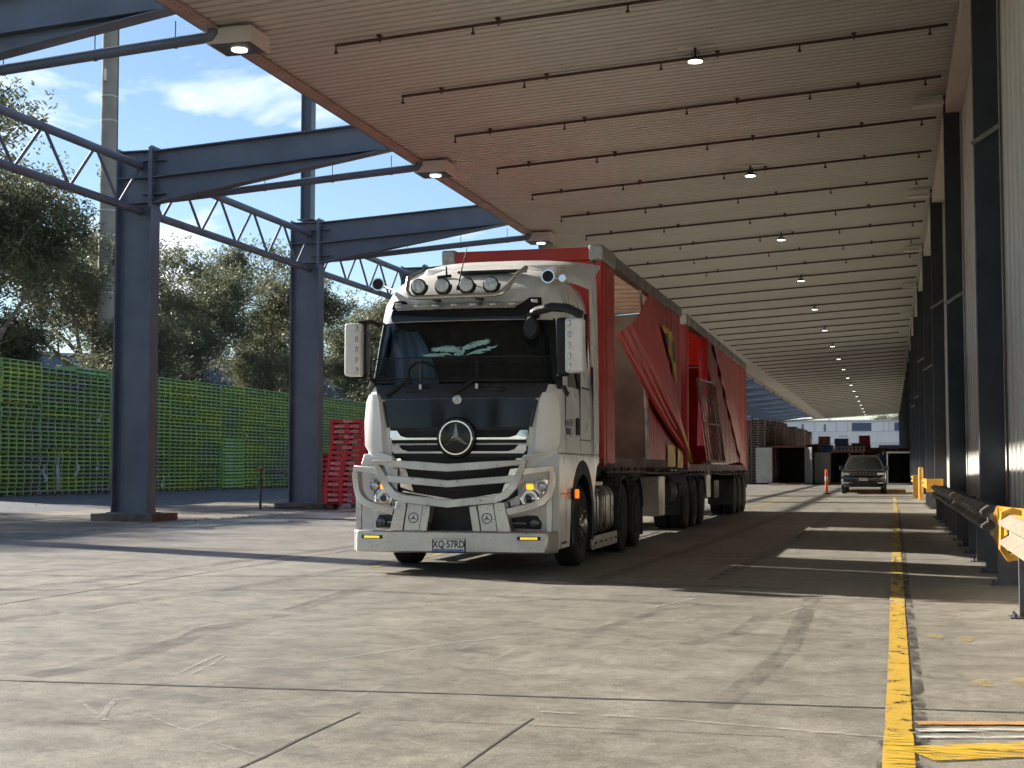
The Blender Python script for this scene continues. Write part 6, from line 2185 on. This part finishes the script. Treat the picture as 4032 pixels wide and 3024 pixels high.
MB().tube([gpt(0, 0.47), gpt(1, 0.47)], 0.022, 6).build("gate_rail", gm_, gt, True)
MB().box(1.25, 1.46, 11.0, 14.6, 1.33, 1.37).build("gate_ledge", rail_alloy, gt)
# under the rear trailer
MB().box(0.78, 1.14, 3.75, 4.55, 0.55, 1.18).build("tool_box", MATS["worn_alloy_box"], B, bevel=0.02)
MB().box(0.5, 1.1, 5.6, 6.6, 0.50, 0.95).build("pallet_box", under, B, bevel=0.02)
for sx in (-1, 1):
    MB().box(*sorted((sx * 0.60, sx * 0.72)), 4.8, 4.92, 0.30, 1.15).build("landing_leg", under, B)
    MB().box(*sorted((sx * 0.55, sx * 1.15)), 8.75, 8.80, 0.28, 0.90).build("mud_flap", black, B)
    for y in (18.45, 19.7, 20.95):
        add_wheel(B, 1.20, y - Y_, 0.515, sx, "rim_dark", None, True)
        ang = [R(165) - R(150) * i / 10 for i in range(11)]
        po = [(y - Y_ + 0.595 * math.cos(a), 0.53 + 0.595 * math.sin(a)) for a in ang]
        pi2 = [(y - Y_ + 0.57 * math.cos(a), 0.53 + 0.57 * math.sin(a)) for a in ang]
        MB().prism(po + pi2[::-1], 'x', *sorted((sx * 0.60, sx * 1.215))).build("mudguard", galv_dark, B)
for y in (18.45, 19.7, 20.95):
    MB().tube([(-0.9, y - Y_, 0.515), (0.9, y - Y_, 0.515)], 0.07, 8).build("axle", under, B)

# ================================================================== FAR END
# ---- dark SUV
SX, SY = -1.28, 70.0
suv = thing("parked_suv", (SX, SY, 0), "black four wheel drive wagon parked facing the camera by the yellow line", "car")
suv.scale = (1.07, 1.07, 1.07)
car_paint = M("black_car_paint", (0.006, 0.007, 0.008), 0.16, var=0.1, scale=2, coat=0.6, rvar=0.05)
SS = [  # z, half width, front y, rear y, corner r
    (0.30, 0.86, 0.14, 4.70, 0.22), (0.48, 0.95, 0.02, 4.80, 0.26), (0.72, 0.97, 0.00, 4.82, 0.30), (0.92, 0.965, 0.05, 4.80, 0.32),
    (1.02, 0.955, 0.16, 4.78, 0.34), (1.08, 0.93, 0.42, 4.74, 0.36), (1.12, 0.90, 1.10, 4.70, 0.34), (1.40, 0.80, 1.62, 4.55, 0.30), (1.62, 0.70, 1.98, 4.35, 0.26), (1.72, 0.63, 2.16, 4.15, 0.25), (1.75, 0.52, 2.45, 3.95, 0.24)]
def ssec(z, w, yf_, yr, r):
    p = []
    xe = w - r
    for t in (0, 0.4, 0.8, 1.0):
        p.append((xe * t, yf_ + 0.10 * t * t))
    for i in range(1, 6):
        a = math.pi / 2 * i / 5
        p.append((xe + r * math.sin(a), yf_ + 0.10 + r - r * math.cos(a)))
    y1, y2 = yf_ + 0.10 + r, yr - 0.2
    for t in (0.15, 0.4, 0.55, 0.85, 1.0):
        p.append((w, y1 + (y2 - y1) * t))
    p += [(w - 0.12, yr), (0, yr)]
    return p
rg = [ssec(*s_) for s_ in SS]
bd, ws, sw = MB(), MB(), MB()
n = len(rg[0])
for sgn in (1, -1):
    for i in range(len(SS) - 1):
        for j in range(n - 1):
            q = [(sgn * rg[a][c][0], rg[a][c][1], SS[a][0]) for a, c in ((i, j), (i, j + 1), (i + 1, j + 1), (i + 1, j))]
            g1 = SS[i][0] >= 1.11 and SS[i + 1][0] <= 1.70
            if g1 and j < 6:
                ws.add(q, [(0, 1, 2, 3)])
            elif g1 and 8 <= j <= 12:
                sw.add(q, [(0, 1, 2, 3)])
            else:
                bd.add(q, [(0, 1, 2, 3)])
    bd.add([(sgn * p[0], p[1], SS[-1][0]) for p in rg[-1]], [tuple(range(n))])
weld(bd).build("body", car_paint, suv, True, angle=40)
car_glass = M("dark_car_glass", (0.015, 0.018, 0.018), 0.05, rvar=0.02)
weld(ws).build("windscreen", car_glass, suv, True, angle=60)
weld(sw).build("side_glass", car_glass, suv, True)
gr_ = MB().box(-0.58, 0.58, -0.02, 0.05, 0.80, 0.965).build("grille", black, suv, bevel=0.02)
for k in range(7):
    x = -0.45 + 0.15 * k
    MB().box(x - 0.045, x + 0.045, -0.035, -0.02, 0.82, 0.95).build("grille_slot", galv_dark, gr_, bevel=0.012)
for sx in (-1, 1):
    MB().prism([(sx * 0.60, 0.83), (sx * 0.90, 0.85), (sx * 0.93, 0.95), (sx * 0.60, 0.95)], 'y', 0.03 + 0.0, 0.22).build("headlight", lens_glass, suv, bevel=0.015)
    MB().box(*sorted((sx * 0.62, sx * 0.86)), 0.0, 0.10, 0.46, 0.53).build("fog_light", lens_glass, suv, bevel=0.012)
    mi = MB().box(*sorted((sx * 0.93, sx * 1.09)), 1.42, 1.60, 1.08, 1.26).build("door_mirror", car_paint, suv, bevel=0.04)
    ck_ = MB().lathe([(0.20, 0), (0.33, 0.0), (0.37, 0.03), (0.37, 0.22), (0.33, 0.25), (0.20, 0.25)], (0, 0, 0), 'x', 28)
    tyre_c = ck_.mesh("tyre", rubber, True)
    rim_c = MB().lathe([(0.25, 0.02), (0.23, 0.05), (0.08, 0.04), (0.03, 0.03)], (0, 0, 0), 'x', 20).mesh("rim", MATS["dusty_rim"], True)
    for y in (0.98, 3.88):
        w_ = put("wheel", tyre_c, suv, (sx * 0.985, y, 0.37), (0, 0, math.pi if sx > 0 else 0))
        put("rim", rim_c, w_)
MB().box(-0.55, 0.55, -0.005, 0.06, 0.40, 0.54).build("lower_intake", black, suv, bevel=0.02)
MB().box(-0.80, 0.80, 0.03, 0.14, 0.30, 0.38).build("bumper_lip", galv_dark, suv, bevel=0.02)
pl = MB().box(-0.19, 0.19, -0.05, -0.035, 0.60, 0.71).build("number_plate", MATS["white_plate"], suv)
put("plate_lettering", text_mesh("plate_lettering", "DNK 150", 0.10, txt_dark, bold=0.002, squash=0.9), pl, (0, -0.053, 0.655), (R(90), 0, 0))
MB().box(-0.65, -0.56, 1.90, 1.92, 1.56, 1.62).build("red_sticker", M("red_sticker", (0.7, 0.08, 0.08), 0.5), suv)
b = MB()
for x in (-0.66, 0.66):
    b.tube([(x, 2.3, 1.77), (x, 2.5, 1.80), (x, 4.0, 1.78)], 0.02, 6)
b.build("roof_rails", galv_dark, suv)
# timber on the ground behind the car
o = MB().box(-1.35, 1.45, -0.6, 0.6, 0.0, 0.16).build("timber_platform", M("orange_timber", (0.36, 0.16, 0.045), 0.7, var=0.25, scale=3), None, bevel=0.01, loc=(-0.75, 74.6, 0.0))
tag(o, "low orange timber platform lying behind the dark car", "timber")
# ---- orange flexible bollard
ob = thing("traffic_bollard", (-2.98, 69.6, 0), "orange traffic bollard with pale band left of the dark car", "bollard")
ora = M("fluorescent_orange_plastic", (0.85, 0.10, 0.02), 0.45, var=0.06, scale=6)
MB().lathe([(0.075, 0.05), (0.07, 0.70), (0.07, 1.02), (0.075, 1.06), (0.055, 1.16), (0.02, 1.18)], (0, 0, 0), 'z', 18).build("post", ora, ob, True)
MB().lathe([(0.0735, 0.62), (0.0735, 0.84)], (0, 0, 0), 'z', 18).build("reflective_band", M("pale_reflective_band", (0.55, 0.50, 0.48), 0.4), ob, True)
MB().lathe([(0.20, 0.0), (0.20, 0.03), (0.09, 0.06)], (0, 0, 0), 'z', 8).build("base", black, ob)

# ---- shipping containers with open doors
dull_in = M("dark_container_inner_paint", (0.055, 0.045, 0.042), 0.8, var=0.2, scale=2)  # dark brown for the side walls and roof
def container(x0, y0, w, h, L, mat, label, sx_l=None, sx_r=None, dl=None, dr=None, door_mat=None, door_mat_r=None):
    t = thing("shipping_container", (x0, y0, 0), label, "container", "open shipping containers at the far end")
    fr = MB()
    fr.box(0, 0.10, 0, 0.12, 0, h)
    fr.box(w - 0.10, w, 0, 0.12, 0, h)
    fr.box(0.10, w - 0.10, 0, 0.12, h - 0.12, h)
    fr.box(0.10, w - 0.10, 0, 0.12, 0, 0.12)
    fr.build("door_frame", mat, t)
    for (xa, xb) in ((0.005, 0.04), (w - 0.04, w - 0.005)):
        b = MB()
        sq = []
        y = 0.12
        while y < L:
            sq += [(y, 0), (y + 0.10, 0), (y + 0.14, 0.035), (y + 0.24, 0.035), (y + 0.28, 0)]
            y += 0.28
        m = len(sq)
        s_ = 1 if xa < 1 else -1
        bx = xa if xa < 1 else xb
        b.v = [(bx + s_ * d, y, 0.05) for y, d in sq] + [(bx + s_ * d, y, h - 0.05) for y, d in sq]
        b.f = [(i, i + 1, m + i + 1, m + i) for i in range(m - 1)]
        b.build("side_wall", dull_in, t)
    MB().box(0.0, w, 0.12, L, h - 0.06, h - 0.01).build("roof", dull_in, t)
    MB().box(0.02, w - 0.02, 0.12, L, 0.02, 0.10).build("floor", wood_brown, t)
    MB().box(0.0, w, L, L + 0.05, 0.0, h).build("end_wall", under, t)
    for side, ang, dm in (('l', dl, door_mat), ('r', dr, door_mat_r or door_mat)):
        if ang is None:
            continue
        dw = w / 2 - 0.06
        b = MB()
        b.box(0, dw, -0.05, 0, 0.12, h - 0.12)
        d_ = b.mesh("door", dm)
        o_ = put("door", d_, t, (0.02 if side == 'l' else w - 0.02, -0.01, 0), (0, 0, ang))
        for k in range(5):
            z0 = 0.30 + (h - 0.7) * k / 5
            MB().box(0.06, dw - 0.06, -0.08, -0.05, z0, z0 + (h - 0.7) / 5 - 0.12).build("door_panel", dm, o_)
        for x in (0.15, dw - 0.15):
            MB().tube([(x, -0.10, 0.15), (x, -0.10, h - 0.15)], 0.02, 6).build("lock_rod", galv, o_)
    return t
pale_cont = M("pale_grey_container_paint", (0.52, 0.54, 0.56), 0.5, var=0.08, scale=2, dirt=0.2)
dull_cont = M("dull_grey_container_paint", (0.20, 0.205, 0.205), 0.6, var=0.1, scale=2, dirt=0.3)
rust_cont = M("rust_brown_container_paint", (0.17, 0.055, 0.040), 0.65, var=0.2, scale=2, dirt=0.3)
white_cont = M("white_container_paint", (0.70, 0.69, 0.66), 0.5, var=0.08, scale=2, dirt=0.25)
container(-8.62, 108.0, 2.5, 2.88, 6.0, rust_cont, "open brown shipping container with its pale left door swung wide", dl=R(180), dr=R(-62), door_mat=pale_cont, door_mat_r=dull_cont)
container(-4.42, 108.6, 2.44, 2.50, 6.0, rust_cont, "open dark shipping container behind the dark car", dl=R(168), dr=None, door_mat=dull_cont)
container(-0.30, 108.4, 2.44, 2.44, 6.0, white_cont, "open white framed shipping container right of the dark car", dl=None, dr=R(-28), door_mat=dull_cont)
b = MB().box(-1.35, 1.35, -0.35, 0.35, 0, 0.10)
o = b.build("ramp_plate", M("red_white_ramp_paint", (0.42, 0.20, 0.19), 0.6, var=0.5, scale=3), None, bevel=0.02, loc=(-7.35, 107.2, 0))
tag(o, "low red and white ramp plate in front of the brown container", "ramp")

# ---- pallet stacks at the far end
def stack_mesh(w, d, n, ph, mat, name):
    b = MB()
    rr = random.Random(n * 7)
    for r in range(n):
        j = rr.uniform(-0.03, 0.03)
        k = rr.uniform(-0.03, 0.03)
        z = r * ph
        if r == 0:
            b.box(-w / 2 + 0.10, w / 2 - 0.10, -d / 2 + 0.12, d / 2 - 0.12, 0.02, n * ph - 0.03)
        b.box(-w / 2 + j, w / 2 + j, -d / 2 + k, d / 2 + k, z + ph * 0.68, z + ph * 0.98)
        b.box(-w / 2 + j, w / 2 + j, -d / 2 + k, d / 2 + k, z, z + ph * 0.14)
        for i in range(3):
            xc = -w / 2 + 0.06 + (w - 0.12) * i / 2
            b.box(xc - 0.05 + j, xc + 0.05 + j, -d / 2 + 0.01 + k, d / 2 - 0.01 + k, z + ph * 0.14, z + ph * 0.68)
    me = b.mesh(name, mat)
    me.materials.append(under)  # black core box stands in for shade in the gaps between pallets
    for p in list(me.polygons)[:6]:
        p.material_index = 1
    return me
grey_brown = M("grey_brown_pallet_timber", (0.27, 0.205, 0.18), 0.85, var=0.3, scale=4)
SM = [stack_mesh(1.17, 1.17, 27, 0.182, grey_brown, "pallet_stack"), stack_mesh(1.17, 1.17, 25, 0.182, grey_brown, "pallet_stack"), stack_mesh(1.17, 1.17, 24, 0.182, wood_brown, "pallet_stack")]
k = 0
rr = random.Random(5)
for iy in range(30):
    for ix in range(3):
        x = -9.72 - 1.26 * ix + (0.62 if iy > 0 else 0.0) + iy * 0.026
        y = 109.6 + 1.32 * iy
        if ix == 0 and iy == 0:
            lab = "tall brown pallet stack directly right of the rear trailer's tail"
        elif ix == 0 and iy == 1:
            lab = "brown pallet stack just behind the tall one at the trailer's tail"
        elif ix == 0:
            lab = "brown pallet stack, %s along the row behind the brown container" % nth(iy + 1)
        else:
            lab = "brown pallet stack hidden behind the rear trailer, rank %s, place %s" % (("two", "three")[ix - 1], nth(iy + 1))
        if iy > 14 and ix > 0:
            continue
        o = put("pallet_stack", SM[(iy + ix) % 2 if iy < 2 else rr.choice([0, 1, 2])], None, (x, y, 0), (0, 0, rr.uniform(-0.04, 0.04)))
        tag(o, lab, "pallet stack", "brown pallet stacks along the far yard")
def far_stack(x0, x1, z1, y, n, mat, label, d=1.1):
    me = stack_mesh(x1 - x0, d, n, z1 / n, mat, "pallet_stack")
    o = put("pallet_stack", me, None, ((x0 + x1) / 2, y, 0))
    return tag(o, label, "pallet stack")
blue_p = M("blue_pallet_paint", (0.030, 0.13, 0.34), 0.6, var=0.2, scale=5)
far_stack(-5.55, -4.65, 3.74, 116.2, 20, M("orange_brown_timber", (0.33, 0.13, 0.075), 0.8, var=0.2, scale=5), "orange brown pallet stack rising above the grey container door")
far_stack(-4.30, -3.22, 3.57, 116.2, 19, blue_p, "tall blue pallet stack above the middle container")
far_stack(-5.30, -4.32, 3.02, 115.0, 16, blue_p, "low blue pallet stack left of the tall blue one")
far_stack(-3.02, -2.10, 3.20, 116.4, 17, M("dark_olive_pallet_paint", (0.055, 0.065, 0.025), 0.7, var=0.3, scale=5), "dark olive pallet stack left of the tall red one")
far_stack(-2.42, -1.55, 3.82, 117.2, 21, M("crimson_pallet_paint", (0.30, 0.018, 0.035), 0.6, var=0.15, scale=5), "tall red pallet stack above the dark car's roof")
far_stack(-0.88, -0.30, 2.28, 115.6, 12, blue_p, "small blue pallet stack just right of the dark car")
for i, (x0, x1, z1, m_) in enumerate(((-1.60, -0.6, 2.86, rust_cont), (-0.58, 0.5, 2.80, wood_brown), (0.52, 1.5, 2.84, rust_cont), (-6.6, -5.6, 3.16, wood_brown))):
    far_stack(x0, x1, z1, 117.6, 15, m_, ["red brown pallet stack right of the tall red one", "brown pallet stack above the white framed container", "red brown pallet stack by the far wall column", "brown pallet stack behind the brown container's right edge"][i])
fk = thing("flat_rack", (-3.15, 113.0, 2.52), "pale pink lugged flat rack lying across the middle container", "flat rack")
lug = M("faded_pink_rack_paint", (0.46, 0.31, 0.25), 0.7, var=0.15, scale=3)
MB().box(-1.25, 1.25, 0, 5.8, 0.0, 0.10).build("rack_deck", lug, fk)
for k in range(9):
    x = -1.15 + 2.3 * k / 8
    MB().box(x - 0.06, x + 0.06, -0.05, 0.06, 0.10, 0.32).build("rack_lug", lug, fk)
MB().box(-1.25, 1.25, -0.04, 0.05, 0.322, 0.36).build("rack_rail", lug, fk)

# ---- white warehouse beyond the canopy
wh_white = M("bright_white_cladding", (0.90, 0.90, 0.89), 0.5, var=0.03, scale=0.3)
wh_line = M("white_trim", (0.70, 0.70, 0.69), 0.5)
wb = thing("white_warehouse", (-6, 256, 0), "long white ribbed warehouse beyond the far end of the canopy", "building")
b = MB()
seq = []
x = -46.0
while x < 40:
    seq += [(x, 0), (x + 0.18, 0), (x + 0.22, 0.05), (x + 0.30, 0.05), (x + 0.34, 0)]
    x += 0.34
m = len(seq)
b.v = [(x, d, 5.66) for x, d in seq] + [(x, d, 7.55) for x, d in seq]
b.f = [(i, i + 1, m + i + 1, m + i) for i in range(m - 1)]
b.build("ribbed_wall", wh_white, wb)
MB().box(-46, 40, 0.06, 24, 0.0, 9.35).build("wall", wh_white, wb)
MB().box(-46.4, 40.4, -0.25, 24.4, 9.40, 9.62).build("roof", wh_line, wb)
MB().box(-46, 40, -0.08, 0.05, 7.56, 7.64).build("cornice", wh_line, wb)
MB().box(-46, 40, -0.12, 0.05, 5.56, 5.66).build("cornice", wh_line, wb)
win_b = M("blue_grey_window", (0.10, 0.14, 0.24), 0.2)
for (xa, xb) in ((-6.51, -3.19), (0.70, 4.23), (7.6, 11.0)):
    w_ = MB().box(xa + 6, xb + 6, -0.02, 0.055, 7.68, 9.08).build("window", win_b, wb)
    MB().box(xa + 5.9, xb + 6.1, -0.05, 0.05, 9.085, 9.16).build("window_head", wh_line, w_)
for (xa, xb) in ((-15.17, -14.75), (-11.31, -10.95), (-19.0, -18.6)):
    MB().box(xa + 6, xb + 6, -0.02, 0.055, 7.62, 8.92).build("window", M("grey_teal_window", (0.20, 0.26, 0.27), 0.3), wb)
for xa in (-13.0, -9.2, -7.3, -1.2, -0.3, 5.0):
    MB().box(xa + 6, xa + 6.18, -0.06, 0.05, 7.65, 9.38).build("pilaster", wh_line, wb)
sg = MB().box(-2.86, -1.10, -0.12, -0.06, 6.48, 7.08).build("sign_board", M("sign_white", (0.85, 0.85, 0.85), 0.5), wb)
put("sign_lettering", text_mesh("sign_lettering", "INBOUND", 0.34, M("sign_grey_letters", (0.16, 0.17, 0.22), 0.6), squash=0.95), sg, (-1.98, -0.125, 6.78), (R(90), 0, 0))
for (x, z) in ((-9.5, 9.9), (-8.9, 10.0), (-4.5, 9.95)):
    MB().box(x - 0.3, x + 0.3, 3, 3.6, 9.6, z + 0.1).build("roof_vent", wh_line, wb, bevel=0.03)
for x in (-3.0, 4.0, 12.0, -12.0):
    MB().box(x, x + 4.8, -0.02, 0.05, 4.0, 5.2).build("dock_opening", M("dark_dock", (0.03, 0.03, 0.035), 0.8), wb)
# trees over its roof
t = thing("distant_tree", (-0.4, 300, 0), "round dark tree above the white warehouse roof at right", "tree")
t.scale = (0.62, 0.62, 0.62)
put("trunk", PROTO[2][0], t)
put("crown", PROTO[2][1], t)
t = thing("distant_tree", (-18.0, 300, 0), "small tree top peeping over the white warehouse roof at left", "tree")
t.scale = (0.55, 0.55, 0.55)
put("trunk", PROTO[0][0], t)
put("crown", PROTO[0][1], t)
